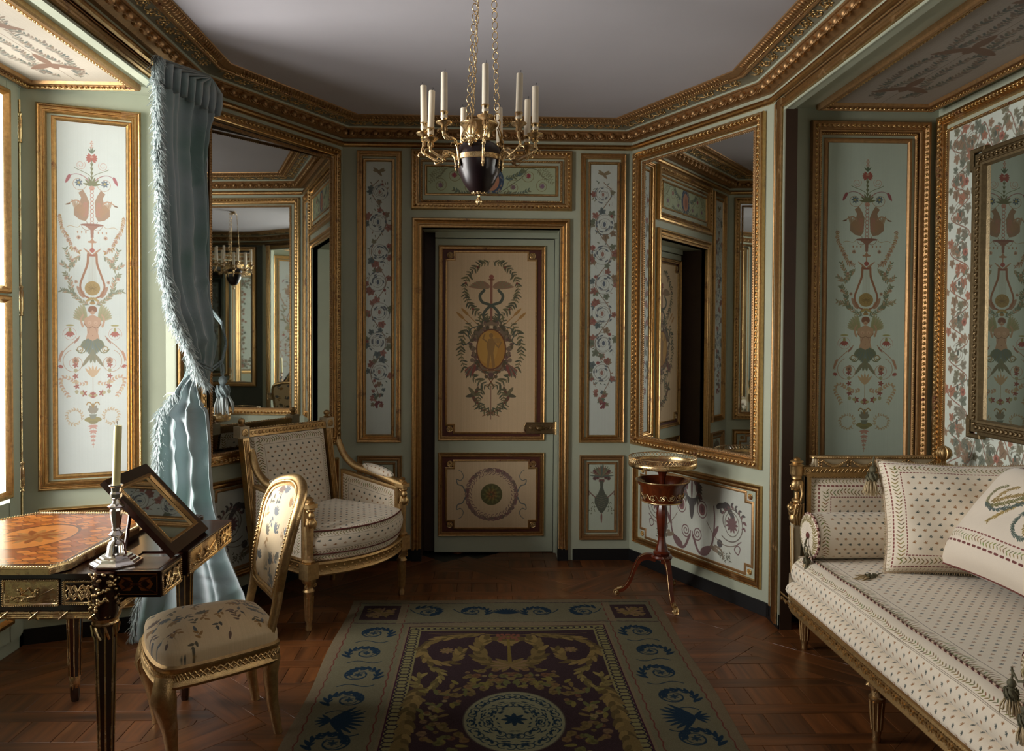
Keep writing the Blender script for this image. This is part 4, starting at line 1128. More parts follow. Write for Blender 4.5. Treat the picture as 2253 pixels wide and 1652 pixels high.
for i, (a, b) in enumerate(((plan[4],plan[5]),(plan[5],plan[6]),(plan[6],plan[7]),(plan[3],plan[4]),(plan[7],plan[0]),(plan[0],plan[1]),(plan[2],plan[3]),(plan[1],plan[2]))):
    A = Vector((*a,0)); B = Vector((*b,0)); t = (B-A).normalized(); n = Vector((-t.y, t.x, 0)); L = (B-A).length
    rot = Matrix.Identity(4)
    for k in range(3): rot[k][0] = t[k]; rot[k][1] = -n[k]; rot[k][2] = (0,0,1)[k]
    # eggs
    cut = .03; N = int((L-2*cut)/.0745)
    for k in range(N):
        p = A+t*(cut+(k+.5)*(L-2*cut)/N)+n*.069
        m = Matrix.Translation((p.x, p.y, 2.752)) @ rot
        if first[0]: egg.matrix_local = m; first[0] = False
        else: inst(egg, T3, m)
    cut = .09; N = int((L-2*cut)/.098)
    for k in range(N):
        p = A+t*(cut+(k+.5)*(L-2*cut)/N)+n*.134
        m = Matrix.Translation((p.x, p.y, 2.8045)) @ rot @ Matrix.Rotation(pi-.25, 4, 'X') @ Matrix.Scale(-1 if k % 2 else 1, 4, (0,1,0))
        if first[1]: scr.matrix_local = m; first[1] = False
        else: inst(scr, T6, m)
    if i > 4: continue
    N = int((L-.26)/.0165)
    for k in range(N):
        p = A+t*(.13+(k+.5)*(L-.26)/N)+n*.188; beads.ball((p.x,p.y,2.811), .0062, 5, 4)
    N = int((L-.3)/.024)
    for k in range(N):
        p = A+t*(.15+(k+.5)*(L-.3)/N)+n*.219; q = p+t*.010+n*.012
        rods.tube([(p.x-n.x*.012,p.y-n.y*.012,2.812),(p.x,p.y,2.813),(q.x,q.y,2.821)], [.003,.005,.003], 5)
tag(beads.build('bead_row', M_goldr, T7, smooth='all'), kind='stuff'); tag(rods.build('carved_leaf_row', M_goldd, T7, smooth='all'), kind='stuff')
# ---------------------------------------------------------------- door in the back wall
D1 = tag(empty('door_1'), kind='structure')
mould('door_architrave', BK, [(.449,.02),(1.505,.02),(1.505,2.240),(.449,2.240)], [(0,0)], M_gold, D1) if False else None
def archi(fr, pts, mat, par):
    mb = MB(); sweep(mb, pts, [(0,0),(0,.018),(.005,.026),(.014,.028),(.020,.020),(.028,.016),(.036,.022),(.044,.020),(.048,.010),(.056,.010),(.058,.014),(.063,.012),(.064,-.01)], lambda x, y, h: fr.P(x, y, h), closed=False)
    return mb.build('door_architrave', mat, par, smooth=35)
archi(BK, [(1.474,.074),(1.474,2.232),(.449,2.232),(.449,.074)], M_gold, D1)
mb = MB()   # plinth blocks, reveal and inner frame
fbox(mb, BK, .449,0,.515,.078,-.01,.02); fbox(mb, BK, 1.405,0,1.474,.078,-.01,.02); mb.build('plinth_block', M_black, D1)
mb = MB(); fbox(mb, BK, .505,0,.512,2.166,-.22,.01); fbox(mb, BK, .512,0,.592,2.166,-.26,-.225); mb.build('door_reveal', M_walld, D1)  # dark brown stands for the deep shade left of the door leaf
mb = MB(); fbox(mb, BK, 1.408,0,1.42,2.166,-.22,.006); fbox(mb, BK, .512,2.166,1.42,2.18,-.22,0); fbox(mb, DR, .587,2.128,1.42,2.185,-.03,.012); fbox(mb, DR, 1.392,0,1.42,2.13,-.03,.012)
mb.build('door_lining', M_wall, D1)
mb = MB(); fbox(mb, DR, .587,.006,1.388,2.122,-.035,0); leaf = mb.build('door_leaf', M_wall, D1)
def door_panel(r, nt, cvm, ins):
    mould('door_panel_frame', DR, rectpts(*r), scaleprof(PF_big, .030, .016), M_gold, leaf)
    i = ins; mb = MB(); fbox(mb, DR, r[0]+.03, r[1]+.03, r[2]-.03, r[3]-.03, -.001, .002); mb.build('painted_border', M_bole, leaf)
    mb = MB(); q = i; a = nt
    # notched painted field built from three quads
    W_, H_ = q[2]-q[0], q[3]-q[1]
    for (x0,y0,x1,y1) in ((0,a,W_,H_-a),(a,0,W_-a,a),(a,H_-a,W_-a,H_)):
        fquad(mb, DR, q[0]+x0, q[1]+y0, q[0]+x1, q[1]+y1, .0035, ((x0/W_,y0/H_),(x1/W_,y0/H_),(x1/W_,y1/H_),(x0/W_,y1/H_)))
    mb.build('painted_panel', cvm, leaf)
    mould('notched_fillet', DR, notched(q[0]-.012,q[1]-.012,q[2]+.012,q[3]+.012,a), [(0,.001),(0,.008),(.004,.010),(.010,.010),(.013,.003)], M_gold, leaf)
    for u in (q[0]+a*.35, q[2]-a*.35):
        for z in (q[1]+a*.35, q[3]-a*.35): rosette(DR, u, z, .002, .022, leaf, M_bronze)
du = im_mat(paint_door_upper(.578,1.206), 'door_painting_upper'); dl = im_mat(paint_door_lower(.60,.45), 'door_painting_lower')
door_panel((.609,.763,1.330,2.078), .055, du, (.668,.820,1.262,2.030))
door_panel((.610,.115,1.329,.681), .052, dl, (.672,.172,1.272,.622))
mb = MB(); mb.T = DR.mat(1.31,.85,.002)
mb.bx(-.105,.10,-.014,0,-.036,.036); 
for k in range(5):
    mb.tube([(-.07+k*.034+x,-.016,z) for x, z in spiral(0,0,.003,.015,k,1.5,14)], .0028, 5)
mb.tube([(-.105,-.008,-.03),(-.118,-.01,-.015),(-.118,-.01,.015),(-.105,-.008,.03)], .006, 6); mb.ball((-.02,-.03,0), (.024,.02,.018), 10, 7)
for z in (-.036,.036): mb.tube([(-.105,-.014,z),(.10,-.014,z)], .004, 6)
mb.T = None; mb.build('door_lock', m_gold('aged_bronze', (.30,.20,.10), .9, .36, bs=300, bump=.6), leaf, smooth=40)
mb = MB(); mb.T = DR.mat(1.406,.85,.012); mb.bx(-.016,.016,-.02,0,-.044,.044); mb.tube([(0,-.022,-.044),(0,-.022,.044)], .009, 8); mb.T = None; mb.build('lock_keeper', M_bronze, D1)
# ---------------------------------------------------------------- window in the left alcove
WN = Fr((-2.175,2.10),(-2.175,3.725))
W1 = tag(empty('window_1'), kind='structure')
mb = MB()
for (a, b, c, d) in ((0,0,.04,2.66),(1.59,0,1.625,2.66),(0,2.62,1.62,2.66),(0,0,1.62,.06)): fbox(mb, WN, a, b, c, d, -.08, 0)
mb.build('window_frame', M_wall, W1)
for s in (0,1):
    u0 = .04+s*.78; u1 = u0+.765; cs = MB(); fbox(cs, WN, u0, .06, u0+.08, 2.62, -.05, .012); fbox(cs, WN, u1-.08, .06, u1, 2.62, -.05, .012); fbox(cs, WN, u0+.001, .061, u1-.001, .70, -.049, .008); fbox(cs, WN, u0+.001, 2.56, u1-.001, 2.619, -.049, .0105)
    for z in (1.645,): fbox(cs, WN, u0+.075, z-.014, u1-.075, z+.014, -.04, .011)
    cas = cs.build('casement', M_wall, W1)
    mb = MB(); fquad(mb, WN, u0+.08, .70, u1-.08, 2.56, -.02)
    gl = NT('window_glass') if s == 0 else gl
    if s == 0:
        gl.t.nodes.remove(gl.b); tr = gl.n('ShaderNodeBsdfTransparent'); gs = gl.n('ShaderNodeBsdfGlossy'); gs.inputs['Roughness'].default_value = .02
        fr_ = gl.n('ShaderNodeFresnel'); mx = gl.n('ShaderNodeMixShader'); gl.l(fr_.outputs[0], mx.inputs[0]); gl.l(tr.outputs[0], mx.inputs[1]); gl.l(gs.outputs[0], mx.inputs[2])
        gl.l(mx.outputs[0], gl.t.nodes['Material Output'].inputs[0])
    mb.build('pane', gl.m, cas)
    for (r) in ((u0+.072,.72,u1-.072,1.64),(u0+.072,1.65,u1-.072,2.57),(u0+.07,.14,u1-.07,.62)):
        mould('glazing_moulding', WN, rectpts(*r), scaleprof(PF_in, .034, .020), M_gold, cas, .010)
mb = MB()
for z in (.80,1.62,2.42):
    mb.lathe([(.004,-.07),(.010,-.066),(.006,-.055),(.010,-.04),(.010,.04),(.006,.055),(.010,.066),(.003,.075)], 10, WN.P(1.597, z, .016))
mb.tube([WN.P(1.597,.2,.012), WN.P(1.597,2.55,.012)], .006, 6)
mb.build('espagnolette', M_bronze, W1, smooth=40)
# bright window seen in reflection belongs to the same casement; outside is open sky
# ================================================================ carpet
random.seed(21)
CW, CH = 1.678, 2.40
cm = im_mat(paint_carpet(CW, CH), 'carpet_weave', f=False, rough=.95, bump=.5, bscale=900, spec=.1, bd=.001, var=.12)
mb = MB(); nx, ny = 34, 48; g = []; uv = []
for i in range(nx+1):
    r = []; u = []
    for j in range(ny+1):
        x = i/nx*CW; y = j/ny*CH; ed = min(i, nx-i, j, ny-j)
        z = .006 + (.0015*sin(x*9+y*5)+.0012*sin(y*17-x*4)); 
        wob = .006*sin(y*7)*(1 if i in (0, nx) else 0)
        if ed == 0: z = .0008
        r.append((-.725+x+wob, 4.31-y+(.004*sin(x*11) if j == 0 else 0), z)); u.append((x/CW, 1-y/CH))
    g.append(r[::1]); uv.append(u)
mb.grid(g, uvs=uv); mb.f = [f[::-1] for f in mb.f]; mb.uv = [u[::-1] for u in mb.uv]
tag(mb.build('carpet', cm, smooth='all'), 'large woven carpet with blue scroll border and dark plum centre on parquet', 'carpet')
# ================================================================ tripod table (gueridon)
M_mah = m_wood('mahogany', (.22,.07,.03), (.40,.15,.06), .28, (4,4,30), coat=.4)
M_maht = m_wood('mahogany_veneer', (.26,.10,.04), (.44,.20,.08), .25, (20,20,6), coat=.4)
GX, GY = .985, 4.29
gt = tag(empty('tripod_table', (GX, GY, 0)), 'small round mahogany tripod table with brass gallery by the right mirror wall', 'table')
mb = MB(); mb.lathe([(.0,.748),(.205,.748),(.212,.752),(.212,.764),(.0,.764)], 48); mb.build('table_top', M_maht, gt, smooth=40)
mb = MB(); mb.lathe([(.210,.750),(.217,.753),(.220,.762),(.219,.772),(.215,.776),(.213,.772),(.212,.757)], 48, cap=False)
for z in (.777,.803): mb.tube([(.216*cos(a), .216*sin(a), z) for a in np.linspace(0, 2*pi, 49)[:-1]], .0026, 5, closed=True)
for k in range(60):
    a = 2*pi*k/60
    for d in (-1,1): mb.tube([(.216*cos(a), .216*sin(a), .777),(.217*cos(a+d*2*pi/60), .217*sin(a+d*2*pi/60), .803)], .0016, 4, cap=False)
mb.build('pierced_gallery', M_bronze, gt, smooth=50)
mb = MB(); mb.lathe([(.030,.262),(.052,.262),(.056,.272),(.040,.280),(.036,.30),(.026,.33),(.024,.36)], 10)
mb.lathe([(.024,.36),(.030,.40),(.036,.46),(.038,.49),(.030,.53),(.024,.545),(.024,.58)], 10); mb.lathe([(.021,.58),(.020,.68),(.028,.71),(.036,.735),(.037,.750)], 10)
mb.build('column', M_mah, gt, smooth=30)
mb = MB(); mb.lathe([(.0,.555),(.125,.556),(.128,.566),(.142,.640),(.170,.668),(.172,.673),(.168,.675),(.136,.644),(.122,.572),(.0,.570)], 40); mb.build('basket', M_maht, gt, smooth=35)
mb = MB(); mb.tube([(.171*cos(a), .171*sin(a), .674) for a in np.linspace(0, 2*pi, 41)[:-1]], .0035, 6, closed=True); mb.tube([(.129*cos(a), .129*sin(a), .558) for a in np.linspace(0, 2*pi, 41)[:-1]], .004, 6, closed=True)
for k in range(14):
    a = 2*pi*k/14
    mb.tube([((.133+.004)*cos(a+x/.13), (.133+.004)*sin(a+x/.13), .592+z) for x, z in spiral(0,0,.004,.018,k,1.5,14)], .0022, 5)
    mb.tube([(.135*cos(a+t), .135*sin(a+t), .592+.014*sin(t*14)) for t in np.linspace(0,.45,10)], .0022, 5)
mb.build('bronze_frieze', M_bronze, gt, smooth=50)
mb = MB(); mb.lathe([(.0,.236),(.066,.238),(.070,.246),(.064,.256),(.0,.262)], 24); mb.build('base_disc', M_mah, gt, smooth=40)
for k, a in enumerate((math.radians(163), math.radians(-86), math.radians(62))):
    R = Matrix.Rotation(a, 4, 'Z')
    mb = MB(); mb.T = R; pts = [(.035,0,.235),(.09,0,.242),(.14,0,.222),(.175,0,.165),(.205,0,.095),(.240,0,.050),(.275,0,.034)]
    pts = [tuple(p) for p in np.array(cat([(p[0], p[2]) for p in pts], 4))]
    g = []
    for i, (x, z) in enumerate(pts):
        t = i/(len(pts)-1); hw = .016-.006*t; hh = .020-.010*t
        x2, z2 = pts[min(i+1, len(pts)-1)]; x1, z1 = pts[max(i-1, 0)]; l = math.hypot(x2-x1, z2-z1); nx_, nz_ = -(z2-z1)/l, (x2-x1)/l
        g.append([(x+nx_*hh, hw, z+nz_*hh),(x+nx_*hh, -hw, z+nz_*hh),(x-nx_*hh, -hw, z-nz_*hh),(x-nx_*hh, hw, z-nz_*hh)])
    mb.grid(g, closev=True); mb.T = None; lg = mb.build('leg', M_mah, gt, smooth=30)
    mb = MB(); mb.T = R
    for sd in (-1,1): mb.tube([(x, sd*(.016-.006*i/len(pts)), z+.016-.006*i/len(pts)) for i, (x, z) in enumerate(pts)][3:], .0024, 5)
    mb.ball((.292,0,.024), (.022,.016,.020), 12, 8); mb.tube([(.25,0,.058),(.268,0,.046),(.285,0,.042)], [.006,.011,.013], 8)
    for q in range(5): mb.tube([(.25,(q-2)*.005,.052),(.28,(q-2)*.007,.045),(.305,(q-2)*.008,.034),(.313,(q-2)*.006,.016)], .003, 5)
    mb.ball((.292,.014,.024), (.010,.008,.010), 8, 6); mb.ball((.292,-.014,.024), (.010,.008,.010), 8, 6)
    mb.T = None; mb.build('bronze_foot', M_bronze, lg, smooth=50)
gt.scale = (.86, .86, 1.0)
# ================================================================ chandelier
CX, CY = -.030, 3.0
M_vase = m_plain('purple_porphyry', (.115,.06,.07), .32, var=.4, scale=10, bump=.03)
ch = tag(empty('chandelier', (CX, CY, 1.97)), 'gilt bronze chandelier with a dark vase body hanging on chains from the ceiling', 'chandelier')
mb = MB(); mb.lathe([(.004,.038),(.034,.050),(.060,.085),(.078,.125),(.085,.165),(.085,.195),(.080,.215),(.066,.232),(.050,.240)], 36); mb.build('vase', M_vase, ch, smooth='all')
mb = MB(); mb.lathe([(.0855,.166),(.0895,.168),(.0895,.186),(.0855,.188)], 40, cap=False); mb.build('vase_band', M_bronze, ch, smooth=40)
mb = MB(); mb.lathe([(.0,0),(.008,.004),(.012,.014),(.009,.026),(.004,.032),(.006,.040),(.016,.044)], 14)
for k in range(8):
    a = k*pi/4; mb.ball((.020*cos(a), .020*sin(a), .050), (.011,.011,.010), 8, 5)
    mb.ball((.009*cos(a), .009*sin(a), .016), (.004,.004,.008), 5, 4)
mb.build('pendant_finial', M_bronze, ch, smooth=50)
mb = MB(); n = 40; prof = [(.044,.236),(.038,.246),(.042,.262),(.050,.285),(.064,.300),(.072,.306),(.074,.311),(.070,.313)]
g = [[((r+(.0022*cos(20*2*pi*k/(n*2)*2) if .246 <= z <= .301 else 0))*cos(2*pi*k/(n*2)), (r+(.0022*cos(20*2*pi*k/(n*2)*2) if .246 <= z <= .301 else 0))*sin(2*pi*k/(n*2)), z) for k in range(n*2)] for r, z in prof]
mb.grid(g, closev=True); mb.lathe([(.0,.300),(.060,.309)], 30); mb.build('fluted_neck', M_bronze, ch, smooth='all')
def shield(mb, a):
    R = Matrix.Rotation(a, 4, 'Z') @ Matrix.Translation((.008,0,0)); mb.T = R
    # mask with curling horns and scrolls on the shoulder of the vase
    mb.ball((.080,0,.225), (.012,.011,.018), 8, 6); mb.ball((.090,0,.214), (.006,.006,.010), 6, 5)
    for sd in (-1,1):
        mb.tube([(.078, sd*(.012+x), .236+z) for x, z in spiral(.014,0,.003,.016,2,1.4,18)], [.0022+.0001*i for i in range(18)], 6)
        mb.tube([(.076,sd*.006,.246),(.078,sd*.018,.262),(.072,sd*.020,.282),(.066,sd*.012,.300)], [.004,.004,.003,.003], 6)
    mb.tube([(.076,0,.246),(.080,0,.275),(.070,0,.300),(.074,0,.322),(.070,0,.330)], [.005,.004,.004,.003,.003], 6); mb.T = None
for k in range(3):
    mb = MB(); shield(mb, math.radians(250+120*k)); mb.build('mask_mount', M_bronze, ch, smooth=50)
def socket(mb, p, s=1.0):
    x, y, z = p
    mb.lathe([(.006,-.052*s),(.007,-.040),(.005,-.030),(.010,-.014),(.027,-.006),(.031,0),(.027,.002),(.012,.000),(.008,.006),(.012,.012),(.0132,.034),(.0155,.036),(.015,.040),(.0125,.040)], 16, p)
    for k in range(6):
        a = k*pi/3; mb.ball((x+.009*cos(a), y+.009*sin(a), z-.024), (.004,.004,.010), 5, 4)
M_wax = m_plain('white_wax', (.90,.85,.76), .45, var=.03, bump=.05)
M_wick = m_plain('charred_wick', (.02,.02,.02), .9, bump=0)
arms = []
# (angle from +x in plan, radius, socket height) : three double branches of two lights and three single raised lights
cand = []
spec = [(-80,.135,.305,.118,0,.006),   # front single
        (-33,.176,.290,.114,.02,-.004),(-146,.156,.292,.114,.0,-.002),
        (-8,.215,.268,.112,.0,.004),(12,.190,.238,.112,.01,.0),
        (172,.215,.280,.114,-.014,.0),(186+0,.185,.248,.112,.03,.0),
        (120,.125,.222,.112,0,.0),(50,.125,.222,.112,-.01,.0)]
for k, (deg, r, z, hc, lean, _) in enumerate(spec):
    a = math.radians(deg); ex, ey = r*cos(a), r*sin(a); mb = MB()
    b = .088; lo = .150
    if z > .29:
        path = [(b,.150),(b+.004,.178),(b+.012,.215),(b+.022,.235),((b+r)/2+.02,.240),(r+.003,.258),(r,z-.05)]
    else: path = [(b,.150),(b+.006,.182),(b+.024,.196),(b+.055,.176),(r*.72,.170),(r+.004,.205),(r,z-.045)]
    cc = cat(path, 5); mb.tube([(x*cos(a), x*sin(a), q) for x, q in cc], [.0055-.0015*abs(i/len(cc)-.5) for i in range(len(cc))], 8)
    mb.ball((b*cos(a), b*sin(a), .146), (.007,.007,.008), 8, 5); mb.ball((b*cos(a), b*sin(a), .136), (.004,.004,.005), 6, 4)
    for q, (t, sg) in enumerate(((.35,1),(.6,-1),(.8,1))):
        i = int(t*len(cc)); x, zz = cc[i]
        mb.tube([((x+u)*cos(a)-.002*sin(a), (x+u)*sin(a), zz+v*sg) for u, v in ((0,0),(.012,.008),(.024,.006),(.028,-.004),(.022,-.008))], [.004,.0038,.003,.002,.001], 6)
        mb.ball((x*cos(a), x*sin(a), zz), (.008,.008,.007), 6, 5)
    socket(mb, (ex, ey, z)); mb.build('candle_arm', M_bronze, ch, smooth=50)
    cand.append((CX+ex, CY+ey, 1.97+z+.014, hc, lean))
# chains
def link_path(w_, h, n=16): return [(w_*cos(t), 0, h*sin(t)) for t in np.linspace(0, 2*pi, n+1)[:-1]]
mb = MB(); mb.tube(link_path(.0105,.0155), .0018, 6, closed=True); big = mb.build('chain_link', M_bronze, ch, smooth='all')
mb = MB(); mb.tube(link_path(.0045,.0060,10), .0016, 5, closed=True); small = mb.build('chain_ring', M_bronze, ch, smooth='all')
used_l = [False, False]
for k, deg in enumerate((250, 10, 130)):
    a = math.radians(deg); p0 = Vector((.070*cos(a), .070*sin(a), .330)); top = Vector((.012+.042*cos(a), .042*sin(a), .832)); cn = empty('chain'); cn.parent = ch
    d = top-p0; L = d.length; q = d.to_track_quat('Z', 'Y').to_matrix().to_4x4(); n = int(L/.0375); st = L/n
    for i in range(n):
        c = p0+d*((i+.5)*st/L-.2*st/L); m = Matrix.Translation(c) @ q @ Matrix.Rotation(a+random.uniform(-.3,.3)+.6, 4, 'Z')
        c2 = p0+d*((i+1.0)*st/L-.2*st/L); m2 = Matrix.Translation(c2) @ q @ Matrix.Rotation(a+pi/2, 4, 'Z')
        if not used_l[0]: big.parent = cn; big.matrix_local = m; small.parent = cn; small.matrix_local = m2; used_l[0] = True
        else: inst(big, cn, m); inst(small, cn, m2)
mb = MB(); mb.lathe([(.004,.825),(.010,.832),(.014,.840),(.010,.846),(.026,.852),(.034,.858),(.034,.8595),(.0,.860)], 16, (.012,0,0)); mb.tube([(.012+.042*cos(t), .042*sin(t), .834) for t in np.linspace(0, 2*pi, 25)[:-1]], .003, 6, closed=True)
for k in range(3): mb.tube([(.012+.042*cos(4.36+2.094*k), .042*sin(4.36+2.094*k), .834),(.012+.028*cos(4.36+2.094*k), .028*sin(4.36+2.094*k), .846),(.012,0,.842)], .003, 5)
mb.build('ceiling_hook', M_bronze, ch, smooth=40)
LBL = ['tallest white candle at the front centre of the chandelier','white candle on the front right arm of the chandelier, just right of centre chains','white candle on the front left arm of the chandelier, left of the chains',
 'rightmost white candle of the chandelier','short white candle just inside the rightmost one of the chandelier','leftmost white candle of the chandelier','white candle just inside the leftmost one, tilted, on the chandelier',
 'low white candle at the back of the chandelier, left of the centre candle','low white candle at the back of the chandelier, right of the centre candle']
def candle(p, h, r, lean, lab, group=None, mat=None, wick=True, rot=0):
    e = tag(empty('candle', p), lab, 'candle', group); e.rotation_euler = (0, lean, 0)
    mb = MB(); mb.lathe([(r*1.04,0),(r*1.03,h*.3),(r,h*.8),(r*.99,h-.002),(r*.9,h),(r*.3,h-.002),(0,h-.002)], 18); mb.build('wax_stick', mat or M_wax, e, smooth=50)
    if wick:
        mb = MB(); s = random.choice((-1,1)); mb.tube([(0,0,h-.003),(s*.001,0,h+.004),(s*.004,.001,h+.009),(s*.003,0,h+.013)], [.0009,.0008,.0007,.0011], 5); mb.build('wick', M_wick, e)
    return e
for (x, y, z, h, ln), lab in zip(cand, LBL): candle((x, y, z), h*1.48, .0122, ln, lab, 'candles of the chandelier')
# ================================================================ shared cloth and wood
M_giltw = m_gold('gilded_carved_wood', (.64,.43,.20), .6, .38, dark=(.30,.15,.07), bs=260, bump=.8)
M_giltd = m_gold('dull_gilded_wood', (.52,.34,.15), .8, .45, dark=(.16,.08,.035), bs=260, bump=.8)
M_whitew = m_plain('cream_painted_wood', (.74,.68,.56), .5)
M_dkwood = m_wood('dark_rosewood', (.10,.035,.018), (.22,.085,.04), .25, (3,30,30), coat=.5)
def clothm(name, W, H, bands, **k):
    mk = dict(rough=.85, sheen=.3, bump=.25, bscale=900, spec=.2, var=.05, vscale=14)
    return im_mat(cloth(W, H, bands, **k), name, f=False, **mk)
BORD = [('d',.012),('v',.040),('l',.008)]
def pad(mb, pts, z0, z1, dome, n=8, uvs=None, edge=.02):
    """upholstered pad over a plan outline (list of xy): side band then domed top"""
    cx = sum(p[0] for p in pts)/len(pts); cy = sum(p[1] for p in pts)/len(pts); N = len(pts)
    x0 = min(p[0] for p in pts); x1 = max(p[0] for p in pts); y0 = min(p[1] for p in pts); y1 = max(p[1] for p in pts)
    rings = []
    for t, zz in ((1,z0),(1.004,z0+(z1-z0)*.5),(1,z1-edge*.4),(.985,z1)):
        rings.append([(cx+(p[0]-cx)*t, cy+(p[1]-cy)*t, zz) for p in pts])
    for k in range(1, n+1):
        t = .985*(1-k/n); rings.append([(cx+(p[0]-cx)*t, cy+(p[1]-cy)*t, z1+dome*(1-(t/.985)**2.2)) for p in pts])
    vs = [p for r in rings for p in r]; uv = [((p[0]-x0)/(x1-x0), (p[1]-y0)/(y1-y0)) for p in vs]; fs = []
    for i in range(len(rings)-1):
        for k in range(N): k2 = (k+1) % N; fs.append((i*N+k, i*N+k2, (i+1)*N+k2, (i+1)*N+k))
    mb.add(vs, fs, uv)
def pillow(mb, W, H, T, n=22, pinch=.05, wr=0, seed=0):
    rnd = random.Random(seed)
    ph = [rnd.random()*6 for _ in range(6)]
    for sd in (1,-1):
        g = []; uv = []
        for i in range(n+1):
            r = []; u_ = []
            for j in range(n+1):
                u = -1+2*i/n; v = -1+2*j/n
                d = max(0, (1-u**4)*(1-v**4))**.55
                e = 1-pinch*(1-abs(u)**2)*(abs(v)**3); f = 1-pinch*(1-abs(v)**2)*(abs(u)**3)
                z = sd*T/2*d
                if wr: z += wr*d*(sin(u*7+v*3+ph[0])*.5+sin(v*9-u*4+ph[1])*.35+.5*math.exp(-((abs(u)-.9)**2+(v-.05)**2)*20))
                r.append((u*W/2*f, v*H/2*e, z)); u_.append(((u+1)/2, (v+1)/2))
            g.append(r if sd > 0 else r); uv.append(u_)
        b = len(mb.f); mb.grid(g, uvs=uv)
        if sd < 0: 
            for k in range(b, len(mb.f)): mb.f[k] = mb.f[k][::-1]; mb.uv[k] = mb.uv[k][::-1]
def edge_of(W, H, pinch=.05, n=14):
    p = []
    for (a, b, c, d) in ((-1,-1,1,-1),(1,-1,1,1),(1,1,-1,1),(-1,1,-1,-1)):
        for k in range(n):
            t = k/n; u = a+(c-a)*t; v = b+(d-b)*t
            e = 1-pinch*(1-abs(u)**2)*(abs(v)**3); f = 1-pinch*(1-abs(v)**2)*(abs(u)**3); p.append((u*W/2*f, v*H/2*e, 0))
    return p
M_tas = m_plain('olive_silk_cord', (.36,.34,.25), .7, var=.35, scale=90, bump=.6, bscale=300)
M_fr = m_plain('cream_silk_fringe', (.72,.64,.50), .8, var=.25, scale=120, bump=.3)
def tassel(name, loc, rot, s, lab, group, mats=(None, None), parent=None):
    e = empty(name, loc); e.rotation_euler = rot; e.scale = (s,s,s)
    if parent is not None: e.parent = parent
    else: tag(e, lab, 'tassel', group)
    mb = MB(); mb.tube([(0,0,.05),(0.002,0,.03),(0,0,.02)], .003, 6); mb.ball((0,0,.008), (.011,.011,.012), 10, 7); mb.ball((0,0,-.018), (.016,.016,.017), 12, 8)
    for k in range(8):
        a = k*pi/4; mb.tube([(.014*cos(a), .014*sin(a), -.004),(.0175*cos(a+.5), .0175*sin(a+.5), -.018),(.014*cos(a+1), .014*sin(a+1), -.033)], .0022, 5)
    mb.build('tassel_head', mats[0] or M_tas, e, smooth=50)
    mb = MB()
    for k in range(40):
        a = random.random()*2*pi; r = random.uniform(.004,.014); q = random.uniform(1.0,1.9); L = random.uniform(.035,.05)
        mb.tube([(r*cos(a), r*sin(a), -.030),(r*q*cos(a), r*q*sin(a), -.030-L*.5),(r*q*1.1*cos(a+.1), r*q*1.1*sin(a+.1), -.030-L)], [.0022,.0022,.0012], 4)
    tag(mb.build('tassel_fringe', mats[1] or M_fr, e, smooth='all'), kind='stuff')
    return e
# ================================================================ mechanical writing table
M_parq = im_mat(paint_parq_table(.60,.74), 'table_marquetry', f=False, rough=.16, bump=.03, spec=.6, var=.15)
tb = tag(empty('writing_table', (-1.43, 2.81, 0)), 'marquetry writing table with gilt bronze mounts, top slid back, beside the window', 'table')
TX, TY = -1.43, 2.81
def tloc(x, y, z=0): return (x-TX, y-TY, z)
def tbx(mb, x0, x1, y0, y1, z0, z1): mb.bx(x0-TX, x1-TX, y0-TY, y1-TY, z0, z1)
X0, X1, Y0, Y1, ZT, ZB = -1.70, -1.16, 2.42, 3.20, .735, .610
mb = MB(); tbx(mb, X0, X1, Y0, Y1, ZB, ZT-.012); 
tbx(mb, X0-.006, X1+.006, Y0-.006, 2.56, ZT-.014, ZT); tbx(mb, X0-.006, X1+.006, 3.03, Y1+.006, ZT-.014, ZT); tbx(mb, X1-.045, X1+.006, 2.56, 3.03, ZT-.014, ZT); tbx(mb, X0, -1.29, 2.56, 3.03, ZT-.014, ZT)
# rounded corner posts
for x, y in ((X1-.02,Y0+.025),(X0+.02,Y0+.025),(X1-.02,Y1-.025),(X0+.02,Y1-.025)): mb.lathe([(.034,ZB-.02),(.040,ZB),(.040,ZT-.001)], 12, tloc(x, y))
mb.build('frame', M_dkwood, tb, smooth=30)
# slid top
slab = [(-1.86,2.46),(-1.80,2.396),(-1.324,2.396),(-1.292,2.45),(-1.278,2.90),(-1.36,3.06),(-1.42,3.12),(-1.758,3.124),(-1.86,2.98)]
zt = .762
mb = MB(); vs = [tloc(x, y, zt) for x, y in slab]; xs = [p[0] for p in slab]; ys = [p[1] for p in slab]
uv = [((x-min(xs))/(max(xs)-min(xs)), (y-min(ys))/(max(ys)-min(ys))) for x, y in slab]; n = len(slab)
mb.m = 1; mb.add(vs, [tuple(range(n))], uv); mb.m = 0
mb.add([tloc(x, y, zt) for x, y in slab]+[tloc(x, y, zt-.024) for x, y in slab], [(k, n+k, n+(k+1)%n, (k+1)%n) for k in range(n)]+[tuple(range(2*n-1, n-1, -1))])
top_ = mb.build('table_top', [M_dkwood, M_parq], tb)
mb = MB(); loc2 = [(x-TX, y-TY) for x, y in slab]
sweep(mb, loc2, [(-.001,zt-.025),(-.005,zt-.023),(-.005,zt-.006),(-.007,zt-.004),(-.006,zt+.001),(-.001,zt+.003),(.004,zt+.0015),(.005,zt-.001)], fnp)
rim = mb.build('bronze_rim', M_bronze, top_, smooth=30)
mb = MB()
